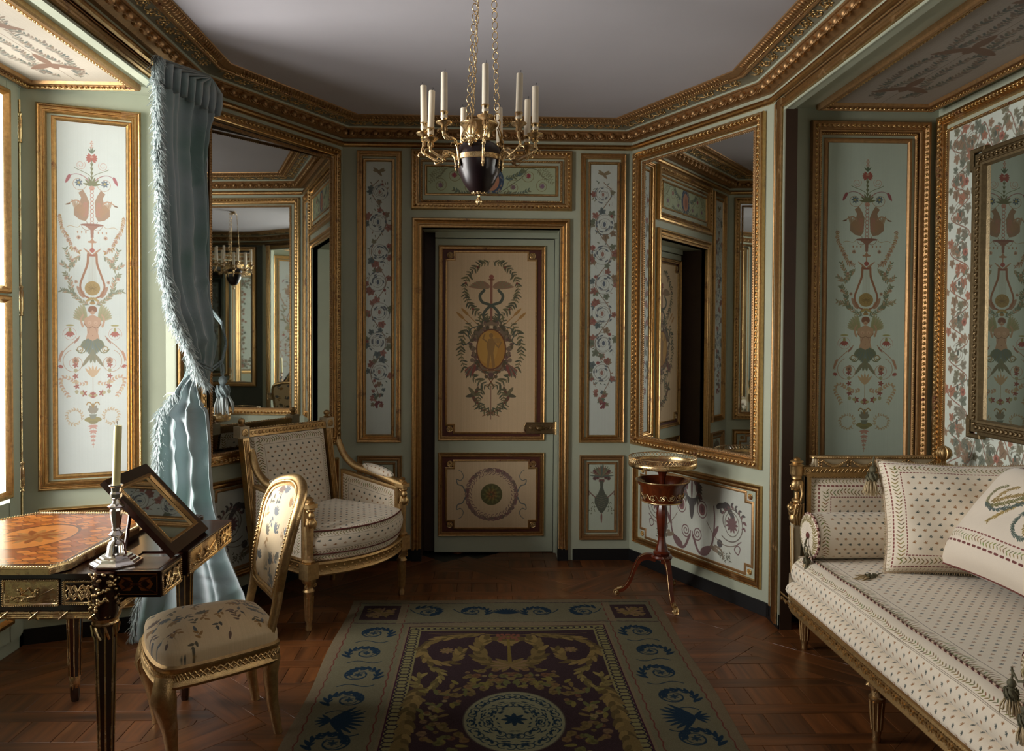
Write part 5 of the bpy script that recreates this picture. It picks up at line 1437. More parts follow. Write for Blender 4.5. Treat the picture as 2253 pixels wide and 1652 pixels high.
for i in range(n):
    a, b = loc2[i], loc2[(i+1) % n]; L = math.hypot(b[0]-a[0], b[1]-a[1]); N = max(1, int(L/.009)); t = ((b[0]-a[0])/L, (b[1]-a[1])/L)
    for k in range(N):
        p = (a[0]+t[0]*(k+.5)*L/N, a[1]+t[1]*(k+.5)*L/N); mb.tube([(p[0]+t[1]*.006-t[0]*.003, p[1]-t[0]*.006-t[1]*.003, zt-.001),(p[0]-t[1]*.002+t[0]*.003, p[1]+t[0]*.002+t[1]*.003, zt+.004)], .0022, 4)
tag(mb.build('rim_gadroons', M_bronze, top_, smooth='all'), kind='stuff')
# drawer drawn out to the right, with rising looking-glass
mb = MB(); DX1 = -1.008
tbx(mb, X1-.02, DX1, 2.443, 2.60, .652, ZT-.002); tbx(mb, X1-.02, DX1, 2.66, 3.10, .652, ZT-.002); tbx(mb, X1-.02, DX1-.012, 2.60, 2.66, .652, ZT-.004)
tbx(mb, X1, DX1+.004, 2.437, 2.60, ZT-.004, ZT+.001); tbx(mb, X1, DX1+.004, 2.66, 3.106, ZT-.004, ZT+.001)
dr = mb.build('drawer', M_dkwood, tb)
mb = MB(); tbx(mb, X1+.012, DX1-.012, 2.455, 2.59, ZT+.0012, ZT+.0022); mb.build('leather_lining', m_plain('brown_leather', (.30,.19,.12), .3, bump=.1), dr)
def marq(mb, fr, u0, z0, u1, z1):
    pass
mi = Cv(.15,.08,(.10,.05,.03),1200); 
mi.rrect(.006,.006,.144,.074,.002,(.55,.34,.14))
for cx_ in (.045,.105): mi.poly([(cx_-.026,.04),(cx_-.012,.018),(cx_+.012,.018),(cx_+.026,.04),(cx_+.012,.062),(cx_-.012,.062)], (.45,.24,.09)); mi.poly([(cx_-.016,.04),(cx_,.026),(cx_+.016,.04),(cx_,.054)], (.16,.07,.04))
mi.stroke([(.006,.01),(.144,.07)], .005, (.22,.11,.06)); mi.stroke([(.006,.07),(.144,.01)], .005, (.22,.11,.06))
mq = im_mat(mi, 'drawer_end_marquetry', f=False, rough=.25, bump=.02)
FE = Fr((X1+.0-TX, 2.4425-TY), (DX1-TX, 2.4425-TY)); mb = MB(); fquad(mb, FE, .004,.655,.148,.732,.0012); mb.build('marquetry_panel', mq, dr)
def plaque(fr, u0, z0, u1, z1, kind, par, seed=0):
    rnd = random.Random(seed); mb = MB(); fbox(mb, fr, u0, z0, u1, z1, -.001, .0015)
    p = mb.build('bronze_plaque', M_bronze if kind == 'relief' else M_dkwood, par)
    sweep_pts = rectpts(u0,z0,u1,z1); mb = MB()
    sweep(mb, sweep_pts, [(0,0),(0,.004),(.003,.006),(.006,.004),(.007,.001)], lambda x, y, h: fr.P(x, y, h))
    for (a, b) in zip(sweep_pts, sweep_pts[1:]+sweep_pts[:1]):
        L = math.hypot(b[0]-a[0], b[1]-a[1]); N = int(L/.0065)
        for k in range(N):
            t = (k+.5)/N; q = fr.P(a[0]+(b[0]-a[0])*t, a[1]+(b[1]-a[1])*t, .006); mb.ball(q, .0026, 5, 4)
    mb.build('plaque_border', M_bronze, p, smooth='all')
    mb = MB(); uc, zc = (u0+u1)/2, (z0+z1)/2; w_, h_ = (u1-u0)/2-.009, (z1-z0)/2-.009
    if kind == 'scroll':
        for sg in (1,-1):
            pts = [(uc+w_*t, zc+sg*h_*.8*sin(t*5.2)) for t in np.linspace(-.95,.95,22)]
            mb.tube([fr.P(a, b, .005) for a, b in pts], .0034, 6)
            for s2 in (1,-1): mb.tube([fr.P(uc+s2*w_*.5+a, zc+b, .006) for a, b in spiral(0,0,.003,h_*.75,sg+1,1.3,16)], .0026, 6)
        for k in range(10): mb.ball(fr.P(uc+rnd.uniform(-w_,w_)*.9, zc+rnd.uniform(-h_,h_)*.8, .005), (.005,.004,.005), 6, 4)
    else:
        for k in range(46): mb.ball(fr.P(uc+rnd.uniform(-w_,w_), zc-h_*.9+abs(rnd.gauss(0,.25))*h_, .002), (.006,.003,.004), 5, 4)
        for fx, s2 in ((-.45,1),(.25,-1)):
            bx_ = uc+w_*fx; mb.ball(fr.P(bx_, zc+h_*.25, .005), (.006,.005,.007), 8, 6); mb.ball(fr.P(bx_+s2*.002, zc-h_*.05, .004), (.008,.005,.013), 8, 6)
            mb.tube([fr.P(bx_, zc-h_*.3, .004), fr.P(bx_+s2*.020, zc-h_*.4, .005), fr.P(bx_+s2*.042, zc-h_*.65, .004)], [.006,.005,.003], 6)
            mb.tube([fr.P(bx_, zc+h_*.1, .005), fr.P(bx_+s2*.016, zc+h_*.1, .006), fr.P(bx_+s2*.03, zc+h_*.5, .004)], [.004,.003,.002], 6)
        mb.tube([fr.P(uc+w_*t, zc-h_*.9+(t+.1)*h_*1.3, .003) for t in np.linspace(.2,.9,8)], .002, 5)
    mb.build('relief', M_bronze, p, smooth=60)
FN = Fr((X0-TX, Y0-TY), (X1-TX, Y0-TY)); FE2 = Fr((DX1-TX, 2.443-TY), (DX1-TX, 3.10-TY)); FE2.t = Vector((0,1,0)); FE2.n = Vector((1,0,0))
plaque(FN, .225, .636, .395, .716, 'relief', tb, 1); plaque(FN, .408, .640, .500, .712, 'scroll', tb, 2); plaque(FN, .03, .636, .20, .716, 'scroll', tb, 3)
plaque(FE2, .006, .656, .150, .730, 'scroll', dr, 4); plaque(FE2, .225, .656, .50, .730, 'relief', dr, 5); plaque(FE2, .515, .656, .65, .730, 'scroll', dr, 6)
mb = MB()   # ribboned rod along the lower edge and leafy drop on the corner
for (a, b) in ((tloc(X0,Y0-.004,ZB-.004),tloc(X1,Y0-.004,ZB-.004)),(tloc(X1+.004,Y0,ZB-.004),tloc(X1+.004,Y1,ZB-.004))):
    A = Vector(a); B = Vector(b)
    for o in (-.006,.001,.008): mb.tube([A+Vector((0,0,o)), B+Vector((0,0,o))], .0045, 7)
    L = (B-A).length; d = (B-A)/L
    for k in range(int(L/.09)):
        p = A+d*(.05+k*.09)
        for s2 in (1,-1): mb.tube([p-d*.014+Vector((0,-.002,-.012*s2)), p+Vector((0,-.008,0)), p+d*.014+Vector((0,-.002,.012*s2))], .0032, 6)
mb.build('ribboned_rod', M_bronze, tb, smooth=50)
mb = MB(); rnd = random.Random(4)
for k in range(64):
    z = .735-.115*k/64; wd = .012+.012*sin(k/64*pi); a = rnd.uniform(-2.7,1.1)
    c = tloc(X1-.018+(.042)*cos(a), Y0+.022+.042*sin(a)); mb.T = Matrix.Translation((c[0], c[1], z)) @ Matrix.Rotation(a, 4, 'Z') @ Matrix.Rotation(rnd.uniform(-1,1), 4, 'X'); mb.ball((0,0,0), (.005,.009,.005), 5, 4)
mb.T = None; tag(mb.build('leafy_drop', M_bronze, tb, smooth='all'), kind='stuff')
# legs
for k, (x, y) in enumerate(((-1.205,2.50),(-1.64,2.50),(-1.205,3.15),(-1.64,3.15))):
    mb = MB(); prof = [(.034,.555),(.040,.575),(.040,.60)]
    mb.lathe([(.014,.0),(.017,.02),(.020,.09),(.030,.50),(.033,.555)], 8, tloc(x, y), a0=pi/8); lg = mb.build('leg', M_dkwood, tb)
    mb = MB()
    mb.lathe([(.004,0),(.009,.006),(.011,.016),(.007,.028),(.011,.034),(.016,.040),(.020,.075),(.021,.10),(.020,.102)], 12, tloc(x, y)); mb.lathe([(.033,.548),(.040,.556),(.037,.562),(.046,.580),(.048,.586),(.044,.600),(.046,.606)], 20, tloc(x, y))
    for q in range(8):
        a = q*pi/4+pi/8; c, s_ = cos(a), sin(a)
        mb.tube([tloc(x+.031*c, y+.031*s_, .545), tloc(x+.021*c, y+.021*s_, .10)], .0026, 5)
        mb.tube([tloc(x+.040*c, y+.040*s_, .550), tloc(x+.036*cos(a+.25), y+.036*sin(a+.25), .520), tloc(x+.031*cos(a+.39), y+.031*sin(a+.39), .508)], .004, 5)
    mb.build('bronze_mounts', M_bronze, lg, smooth=50)
# looking-glass flap: hinge on the drawer, leaning back over the well
hA = Vector(tloc(-1.022, 2.574, .742)); hB = Vector(tloc(-1.034, 2.916, .742)); up = Vector((-.228, 0, .243)); uph = up.normalized(); hd = (hB-hA).normalized(); nn = hd.cross(uph).normalized()
if nn.x < 0: nn = -nn
Lh = (hB-hA).length; Lu = up.length
FM = Matrix.Identity(4)
for i in range(3): FM[i][0] = hd[i]; FM[i][1] = uph[i]; FM[i][2] = nn[i]; FM[i][3] = hA[i]
mb = MB(); mb.T = FM
for a in ((0,Lh,0,.042),(0,Lh,Lu-.042,Lu),(0,.040,.042,Lu-.042),(Lh-.040,Lh,.042,Lu-.042)): mb.bx(*a, -.010, .010)
mb.bx(.02,Lh-.02,.02,Lu-.02,-.008,-.002); mb.T = None; fl = mb.build('mirror_flap', M_dkwood, tb)
mb = MB(); mb.T = FM; sweep(mb, [(.040,.042),(Lh-.040,.042),(Lh-.040,Lu-.042),(.040,Lu-.042)], [(-.002,.010),(-.002,.013),(.006,.013),(.008,.002)], fnp)
for k in range(34): mb.ball((.044, .046+k*(Lu-.092)/34, .012), .0032, 5, 4)
mb.T = None; mb.build('gilt_fillet', M_gold, fl)
mb = MB(); mb.T = FM; mb.add([(.046,.048,.001),(Lh-.046,.048,.001),(Lh-.046,Lu-.048,.001),(.046,Lu-.048,.001)], [(0,1,2,3)], [(0,0),(1,0),(1,1),(0,1)]); mb.T = None; mb.build('mirror_glass', M_mirror, fl)
mb = MB(); a = hA+hd*.02+uph*.20-nn*.012; mb.tube([a, Vector((a.x-.02, a.y, .737))], .006, 6); a = hA+hd*(Lh-.02)+uph*.20-nn*.012; mb.tube([a, Vector((a.x-.02, a.y, .737))], .006, 6); mb.build('flap_strut', M_dkwood, tb)
# ================================================================ candlestick on the table
M_silver = NT('silver'); M_silver.base((.80,.76,.73)); M_silver.rm(.16, 1.0); M_silver = M_silver.m
KX, KY = -1.177, 2.515
ck = tag(empty('candlestick', (KX, KY, .7355)), 'polished silver candlestick with octagonal foot on the writing table', 'candlestick')
ck.rotation_euler = (0,0,pi/8)
mb = MB(); mb.lathe([(.070,0),(.077,.003),(.078,.008),(.072,.012),(.066,.016),(.060,.017),(.056,.023),(.050,.025),(.046,.030),(.036,.032)], 8); mb.lathe([(.078,.006),(.0785,.009),(.076,.011)], 8); mb.build('foot', M_silver, ck, smooth=20)
mb = MB(); mb.lathe([(.034,.030),(.031,.034),(.028,.046),(.026,.062),(.022,.072),(.012,.078),(.010,.084)], 24); 
mb.build('bell', M_silver, ck, smooth=50)
mb = MB(); mb.lathe([(.010,.084),(.019,.090),(.022,.096),(.014,.104),(.011,.108),(.014,.112),(.012,.118),(.013,.125),(.018,.160),(.019,.172),(.015,.176),(.023,.182),(.026,.186),(.013,.194),(.010,.204),(.013,.210)], 8); mb.build('stem', M_silver, ck, smooth=20)
mb = MB(); mb.lathe([(.012,.210),(.017,.214),(.018,.226),(.014,.232),(.015,.244),(.021,.250),(.021,.254),(.011,.254),(.011,.24)], 8); mb.build('socket', M_silver, ck, smooth=20)
c1 = candle((KX, KY, .7355+.246), .197, .0118, .035, 'tall cream candle standing in the silver candlestick', mat=m_plain('cream_wax', (.95,.91,.66), .4, var=.03, bump=.03))
# ================================================================ side chair
CA = math.radians(-149)
sc_ = tag(empty('side_chair', (-1.015, 2.91, 0), CA), 'small gilded side chair in cream flowered silk, drawn up to the writing table', 'chair')
silk1 = im_mat(paint_chair_silk(.50,.50,3), 'flowered_silk_seat', f=False, rough=.6, sheen=.3, bump=.1, var=.08); silk2 = im_mat(paint_chair_silk(.40,.46,8), 'flowered_silk_back', f=False, rough=.6, sheen=.3, bump=.1, var=.08)
def seat_out(s=1, n=8):
    k = [(.225,0),(.215,.13),(.185,.205),(.12,.222),(-.05,.205),(-.185,.175),(-.205,.12),(-.21,0),(-.205,-.12),(-.185,-.175),(-.05,-.205),(.12,-.222),(.185,-.205),(.215,-.13)]
    p = cat(k+[k[0]], 4)[:-1]; return [(x*s, y*s) for x, y in p]
so = seat_out()
mb = MB(); pad(mb, seat_out(.985), .345, .395, .062, edge=.03); mb.build('seat', silk1, sc_, smooth='all')
mb = MB(); sweep(mb, so, [(.02,.268),(-.004,.272),(-.008,.282),(.0,.292),(.0,.325),(-.005,.332),(-.005,.342),(.004,.350),(.02,.350)], fnp)
for k in range(len(so)):
    a, b = so[k], so[(k+1) % len(so)]; 
    for t in (.0,.5):
        p = (a[0]+(b[0]-a[0])*t, a[1]+(b[1]-a[1])*t); q = (a[0]+(b[0]-a[0])*(t+.5), a[1]+(b[1]-a[1])*(t+.5))
        mb.tube([(*[v*1.006 for v in p], .300),(*[v*1.012 for v in q], .322)], .0032, 5); mb.tube([(*[v*1.006 for v in p], .322),(*[v*1.012 for v in q], .300)], .0032, 5)
mb.build('seat_rail', M_giltw, sc_, smooth=40)
for x, y in ((.185,.185),(.185,-.185)):
    sg = 1 if y > 0 else -1; mb = MB()
    mb.tube([(x,y,.31),(x+.008,y+.006*sg,.27),(x+.010,y+.008*sg,.235),(x,y,.18),(x-.012,y-.008*sg,.12),(x-.022,y-.016*sg,.02),(x-.024,y-.018*sg,0)], [.036,.038,.043,.034,.026,.018,.020], 12)
    for s2 in (1,-1):
        mb.tube([(x+.012+a*.7, y+s2*.032, .232+b) for a, b in spiral(0,0,.004,.030,1.5,-1.4,20)], [.007+.002*i/20 for i in range(20)], 6)
    for q in range(5): mb.tube([(x+.022,y+(q-2)*.011,.275),(x+.042,y+(q-2)*.009,.245),(x+.036,y+(q-2)*.008,.205),(x+.016,y+(q-2)*.006,.17)], .005, 5)
    mb.lathe([(.013,0),(.018,.006),(.018,.014),(.012,.02)], 10, (x-.024, y-.018*sg, 0)); mb.build('leg', M_giltw, sc_, smooth=50)
for y in (.150,-.150):
    mb = MB(); mb.tube([(-.165,y,.33),(-.178,y,.28),(-.175,y,.22),(-.182,y,.12),(-.20,y*1.03,.01),(-.202,y*1.03,0)], [.030,.034,.028,.022,.016,.017], 12)
    for s2 in (1,-1): mb.tube([(-.178+a*.8, y+s2*.02, .262+b) for a, b in spiral(0,0,.004,.022,1.5,1.4,18)], .005, 6)
    mb.build('leg', M_giltw, sc_, smooth=50)
def bk(z): return -.185-.045*((z-.33)/.2)**1 if z < .5 else -.223-.10*((z-.5)/.4)**1.3
# back: cartouche frame curved in plan
outl = cat([(0,.480),(.10,.487),(.150,.515),(.172,.60),(.182,.72),(.188,.80),(.165,.862),(.10,.890),(0,.903),(-.10,.890),(-.165,.862),(-.188,.80),(-.182,.72),(-.172,.60),(-.150,.515),(-.10,.487),(0,.480)], 4)[:-1]
def bpos(y, z, d=0): return (bk(z)-.10*(y*y)/.035*.18*0+.9*y*y+d, y, z)
mb = MB(); ring = [bpos(y, z) for y, z in outl]
mb.tube(ring, .019, 8, closed=True, flat=1.0); ring2 = [bpos(y*.90, .69+(z-.69)*.91, .014) for y, z in outl]; mb.tube(ring2, .0065, 6, closed=True)
for k in range(len(outl)*2):
    t = k/2; i = int(t) % len(outl); j = (i+1) % len(outl); f = t-int(t); y = outl[i][0]*(1-f)+outl[j][0]*f; z = outl[i][1]*(1-f)+outl[j][1]*f
    mb.ball(bpos(y*.97, .69+(z-.69)*.97, .019), (.006,.008,.007), 5, 4)
mb.build('back_frame', M_giltw, sc_, smooth=50)
for y in (.158,-.158):
    mb = MB(); mb.tube([(bk(z)+.9*y*y, y, z) for z in (.30,.36,.42,.48,.53)], [.022,.018,.016,.018,.018], 10); mb.build('back_post', M_giltw, sc_, smooth=50)
mb = MB()
for dd_, uvd in ((.010,1),(-.012,-1)):
    rings = []; uvs = []
    for k in range(7):
        t = (1-k/6)*.93; rings.append([bpos(y*t, .69+(z-.69)*t, dd_+uvd*.020*(1-t*t)) for y, z in outl]); uvs.append([((y*t+.19)/.38, (z-.69)*t/.42+.5) for y, z in outl])
    vs = [p for r in rings for p in r]; N = len(outl); fs = []
    for i in range(6):
        for k in range(N):
            k2 = (k+1) % N; f_ = (i*N+k, i*N+k2, (i+1)*N+k2, (i+1)*N+k); fs.append(f_ if uvd < 0 else f_[::-1])
    mb.add(vs, fs, [u for r in uvs for u in r])
mb.build('back_pad', silk2, sc_, smooth='all')
# ================================================================ armchair
ar = tag(empty('armchair', (-.888, 4.309, 0), math.radians(-36.9)), 'large gilded armchair with deep cushion in white sprigged cotton, before the left mirror', 'chair')
def bow(n=9, x0=.27, bulge=.115, hw=.335): return [(x0+bulge*(1-(t*t)), hw*t) for t in np.linspace(1,-1,n)]
fr_o = bow()+[(-.22,-.30),(-.22,.30)]     # plan outline clockwise seen from above -> make ccw
fr_o = fr_o[::-1]
mb = MB(); sweep(mb, fr_o, [(.03,.262),(-.004,.266),(-.010,.274),(-.004,.284),(-.004,.318),(-.010,.326),(-.006,.336),(.03,.336)], fnp)
for i in range(len(fr_o)):
    a, b = fr_o[i], fr_o[(i+1) % len(fr_o)]; L = math.hypot(b[0]-a[0], b[1]-a[1]); N = max(1, int(L/.020))
    for k in range(N):
        t = (k+.5)/N; nx_, ny_ = (b[1]-a[1])/L, -(b[0]-a[0])/L
        mb.ball((a[0]+(b[0]-a[0])*t+nx_*.004, a[1]+(b[1]-a[1])*t+ny_*.004, .301+.008*(1 if k % 2 else -1)), (.007,.007,.006), 5, 4)
mb.build('seat_rail', M_giltw, ar, smooth=40)
cs_band = clothm('cushion_band_cotton', 1.5,.165, [('v',.038),('l',.006)], sides='tb', st=.05)
low_band = clothm('seat_border_cotton', 1.5,.06, [('d',.01),('v',.040),('d',.01)], sides='t', fill=False)
top_c = clothm('cushion_top_cotton', .62,.66, [('v',.04),('l',.006)], st=.04)
def band(mb, pts, z0, z1, bulge=.0, n=5, closed=False, L0=1.5):
    cum = [0]
    for a, b in zip(pts[:-1], pts[1:]): cum.append(cum[-1]+math.hypot(b[0]-a[0], b[1]-a[1]))
    g = []; uv = []
    for j in range(n+1):
        t = j/n; o = bulge*sin(t*pi); q = mitre(pts, -o, closed=False)
        g.append([(p[0], p[1], z0+(z1-z0)*t) for p in q]); uv.append([(c/L0, t) for c in cum])
    mb.grid(g, uvs=uv)
ob = bow(13, .262, .118, .315)
cush = [( -.19,.275)]+[(x, y) for x, y in ob]+[(-.19,-.275)]
mb = MB(); band(mb, cush[::-1]+[cush[-1]], .338, .372, .006); mb.build('seat_border', low_band, ar, smooth='all')
mb = MB(); c2 = [(x*1.02+.004, y*1.02) for x, y in cush]; band(mb, c2[::-1], .374, .490, .016, 6); 
cu = mb.build('seat_cushion', cs_band, ar, smooth='all')
mb = MB(); cc2 = c2[::-1]; N = len(cc2); cxm_ = .03
xs = [p[0] for p in cc2]; ys = [p[1] for p in cc2]; rings = []
for k in range(9):
    t = 1-k/8; rings.append([(cxm_+(x-cxm_)*t, y*t, .490+.055*(1-t**2.4)) for x, y in cc2])
vs = [p for r in rings for p in r]; fs = []
for i in range(8):
    for k in range(N): k2 = (k+1) % N; fs.append((i*N+k, i*N+k2, (i+1)*N+k2, (i+1)*N+k))
mb.add(vs, fs, [((p[1]-min(ys))/(max(ys)-min(ys)), (p[0]-min(xs))/(max(xs)-min(xs))) for p in vs]); mb.build('cushion_top', top_c, cu, smooth='all')
M_pip = m_plain('maroon_piping', (.40,.20,.17), .8, var=.3, scale=160)
mb = MB(); mb.tube([(x*1.01, y*1.01, .491) for x, y in cc2], .0042, 6); mb.tube([(x*1.01, y*1.01, .375) for x, y in cc2], .003, 6); mb.build('piping', M_pip, cu, smooth='all')
for (x, y) in ((.268,.335),(.268,-.335)):
    mb = MB(); mb.lathe([(.016,0),(.018,.02),(.014,.03),(.017,.045),(.022,.165),(.026,.19),(.030,.198),(.024,.206),(.020,.215),(.024,.232),(.034,.244),(.036,.262)], 16, (x,y,0))
    for k in range(12):
        a = k*pi/6; mb.tube([(x+.0175*cos(a), y+.0175*sin(a), .05),(x+.0235*cos(a), y+.0235*sin(a), .17)], .0024, 5)
    for s2 in (1,-1): mb.tube([(x+.012+s2*.0, y+s2*(.026+q_), .222+b) for q_, b in spiral(0,0,.002,.014,1,1.3,14)], .0035, 5)
    mb.build('leg', M_giltw, ar, smooth=40)
    mb = MB(); mb.bx(x-.034,x+.034,y-.034,y+.034,.258,.338)
    mb.lathe([(.030,.338),(.034,.348),(.024,.356),(.022,.40),(.026,.50),(.024,.52)], 8, (x,y,0), a0=pi/8)
    mb.ball((x+.012,y,.535), (.026,.026,.026), 10, 8); mb.ball((x+.018,y,.575), (.017,.017,.021), 10, 8); mb.ball((x+.016,y,.602), (.021,.021,.012), 10, 6)
    for s2 in (1,-1): mb.tube([(x+.01,y+s2*.016,.56),(x+.018,y+s2*.028,.535),(x+.014,y+s2*.022,.505)], .008, 6)
    mb.bx(x-.028,x+.034,y-.028,y+.028,.612,.632); mb.lathe([(.018,.632),(.022,.645),(.016,.652),(.020,.66),(.008,.668)], 12, (x,y,0))
    mb.build('arm_post', M_giltw, ar, smooth=40)
for sd in (1,-1):
    y = .335*sd; yb = .305*sd
    mb = MB(); P_ = [(.285,y,.622),(.20,y*1.0,.640),(.08,y*.985,.668),(-.06,y*.965,.690),(-.12,y*.945,.712),(-.18,y*.93,.76),(-.222,y*.91,.84)]
    pc = [tuple(p) for p in np.array([(a,b,c) for (a,c),(_,b) in zip(cat([(p[0],p[2]) for p in P_],4), cat([(p[0],p[1]) for p in P_],4))])]
    mb.tube(pc, [.026-.007*i/len(pc) for i in range(len(pc))], 10)
    for q in range(4):
        mb.tube([(a, b+.010*sin(i*.9+q*1.57), c+.012+.010*cos(i*.9+q*1.57)) for i, (a,b,c) in enumerate(pc)][len(pc)//2:], .005, 5)
    mb.tube([(.262+a*.9, y, .600+b) for a, b in spiral(0,0,.003,.020,0,1.5,16)], .006, 6); mb.build('armrest', M_giltw, ar, smooth=50)
    mb = MB(); mb.T = Matrix.Translation((.085,y*.985,.690)) @ Matrix.Rotation(.17, 4, 'Y'); mb.ball((0,0,0), (.125,.034,.026), 20, 10); mb.T = None
    mb.uv = [[(mb.v[i][0]*2, mb.v[i][1]*2+.5) for i in f] for f in mb.f]; mb.build('arm_pad', top_c, ar, smooth='all')
    # upholstered side
    mb = MB(); W_ = .50; sm = None
    fx = Fr((.262,y),(-.20,yb)) if sd < 0 else Fr((-.20,yb),(.262,y))
    if sd < 0: fx.n = Vector((0,-1,0)) 
    for d in (.016,-.016):
        v = [fx.P(.03,.345,d), fx.P(fx.L-.03,.345,d), fx.P(fx.L-.03,.60 if sd > 0 else .66,d), fx.P(.03,.66 if sd > 0 else .60,d)]
        mb.add(v, [(0,1,2,3)], [(0,0),(1,0),(1,1),(0,1)])
    if sd == 1: side_c = clothm('arm_side_cotton', .45,.29, [('d',.01),('v',.04),('l',.006)], st=.045)
    mb.build('side_panel', side_c, ar)
    mb = MB(); q = [(.015,.338),(fx.L-.015,.338),(fx.L-.015,.61 if sd > 0 else .672),(.015,.672 if sd > 0 else .61)]
    sweep(mb, q, [(0,-.018),(-.002,.016),(.006,.022),(.016,.020),(.020,.014),(.020,-.014)], lambda a, b, h: fx.P(a, b, h)); 
    for k in range(40):
        t = k/40; mb.ball(fx.P(.02+t*(fx.L-.04), .346, .021), .0042, 5, 4)
    mb.build('side_frame', M_giltw, ar, smooth=40)
# raked back
rk = .105
def ap(y, z, d=0): return (-.218-rk*(z-.33)/.66+d, y, .25+(z-.25)*.965)
back_c = clothm('back_cotton', .50,.60, [('v',.045),('l',.006)], st=.045)
mb = MB(); g = []; uv = []
for i in range(13):
    r = []; u = []
    for j in range(13):
        a = -1+i/6; b = -1+j/6; r.append(ap(a*.245*(-1), .66+b*.275, .028+.035*((1-a**4)*(1-b**4))**.5)); u.append(((a+1)/2, (b+1)/2))
    g.append(r); uv.append(u)
mb.grid(g, uvs=uv); mb.f = [f[::-1] for f in mb.f]; mb.uv = [u[::-1] for u in mb.uv]
for s2 in (1,-1):
    a = [ap(s2*.245, z, .028) for z in np.linspace(.385,.935,6)]; b = [ap(s2*.262, z, .004) for z in np.linspace(.385,.935,6)]
    mb.grid([a,b] if s2 < 0 else [b,a], uvs=[[(.02,k/5) for k in range(6)],[(.10,k/5) for k in range(6)]])
mb.add([ap(-.25,.385,-.014),ap(.25,.385,-.014),ap(.25,.935,-.014),ap(-.25,.935,-.014)], [(0,1,2,3)], [(0,0),(1,0),(1,1),(0,1)])
mb.build('back_pad', back_c, ar, smooth='all')
for zc, h_ in ((.360,.020),(.958,.020)): 
    mb = MB(); v = [ap(y, z, d) for y in (-.30,.30) for z in (zc-h_,zc+h_) for d in (-.022,.026)]
    mb.add(v, [(0,1,3,2),(4,6,7,5),(0,4,5,1),(2,3,7,6),(0,2,6,4),(1,5,7,3)])
    if zc < .5: mb.build('back_rail', M_giltw, ar, smooth=40)
for k in range(22): mb.ball(ap(-.25+.5*k/21, .960, .028), (.006,.011,.010), 6, 4)
for k in range(30): mb.ball(ap(-.27+.54*k/29, .980, .0), (.010,.008,.006), 6, 4)
mb.build('back_rail', M_giltw, ar, smooth=40)
for s2 in (1,-1):
    y = .292*s2; mb = MB(); v = [ap(yy, z, d) for yy in (y-.020,y+.020) for z in (.25,.98) for d in (-.020,.024)]
    mb.add(v, [(0,1,3,2),(4,6,7,5),(0,4,5,1),(2,3,7,6),(0,2,6,4),(1,5,7,3)])
    for o in (-.010,0,.010): mb.tube([ap(y+o,.40,.025), ap(y+o,.92,.025)], .0035, 5)
    mb.build('back_post', M_giltw, ar)
    mb = MB(); p = ap(y*1.03,.965,0); mb.bx(p[0]-.028,p[0]+.032,y*1.03-.030,y*1.03+.030,.910,.973)
    mb.build('post_block', M_whitew, ar)
    mb = MB(); mb.lathe([(.014,.973),(.020,.979),(.010,.985),(.018,.995),(.019,1.005),(.012,1.015),(.003,1.018)], 14, (p[0],p[1],0)); mb.T = Matrix.Translation((p[0]+.032,p[1],.941)) @ Matrix.Rotation(pi/2, 4, 'Y'); mb.lathe([(.021,0),(.021,.003),(.017,.005),(.006,.003),(.0,.005)], 14); mb.T = None
    for q in range(8): mb.ball((p[0]+.035, p[1]+.012*cos(q*.785), .941+.012*sin(q*.785)), (.003,.005,.005), 5, 4)
    mb.lathe([(.004,.880),(.013,.890),(.014,.900),(.010,.910)], 12, (p[0]+.01,p[1],0)); mb.build('finial', M_giltw, ar, smooth=50)
    mb = MB(); mb.tube([(-.225,y,.34),(-.23,y,.2),(-.25,y,.05),(-.255,y,0)], [.026,.022,.016,.018], 10); mb.build('leg', M_giltw, ar, smooth=50)
# ================================================================ daybed
SX, SY = 1.80, 2.70
sf = tag(empty('daybed', (SX, SY, 0)), 'long gilded daybed with sprigged cotton mattress along the right alcove', 'sofa')
def so_(x, y, z=0): return (x-SX, y-SY, z)
def sbx(mb, *a): mb.bx(a[0]-SX, a[1]-SX, a[2]-SY, a[3]-SY, a[4], a[5])
XF, YN, YF = 1.372, 1.83, 3.53
rp = [(XF+.05,YN),(XF,YN+.05),(XF,YF-.06),(XF+.06,YF)]
op = [(2.22-SX,YN-SY),(2.22-SX,YF+.04-SY),(XF+.12-SX,YF+.04-SY),(XF+.05-SX,YF-SY),(XF+.015-SX,YF-.05-SY),(XF-SX,YF-.12-SY),(XF-SX,YN-SY)]
mb = MB(); sweep(mb, op, [(.05,.236),(.0,.238),(-.005,.245),(.0,.252),(.003,.256),(.003,.284),(-.003,.288),(-.007,.296),(-.002,.303),(.05,.304)], fnp)
for k in range(int(1.7/.0135)):
    y = YN+.03+k*.0135-SY; mb.ball((XF-.005-SX, y, .2935), (.004,.005,.004), 5, 4)
for k in range(int(1.7/.026)):
    y = YN+.03+k*.026-SY; s2 = 1 if k % 2 else -1
    mb.tube([(XF-.001-SX, y-.010, .270-s2*.007),(XF-.005-SX, y, .270+s2*.008),(XF-.001-SX, y+.012, .270-s2*.004)], .0035, 5)
mb.build('seat_rail', M_giltd, sf, smooth=40)
mb = MB(); sbx(mb, XF+.02, 2.21, YN+.02, YF-.02, .25, .31); mb.build('seat_frame', M_whitew, sf)
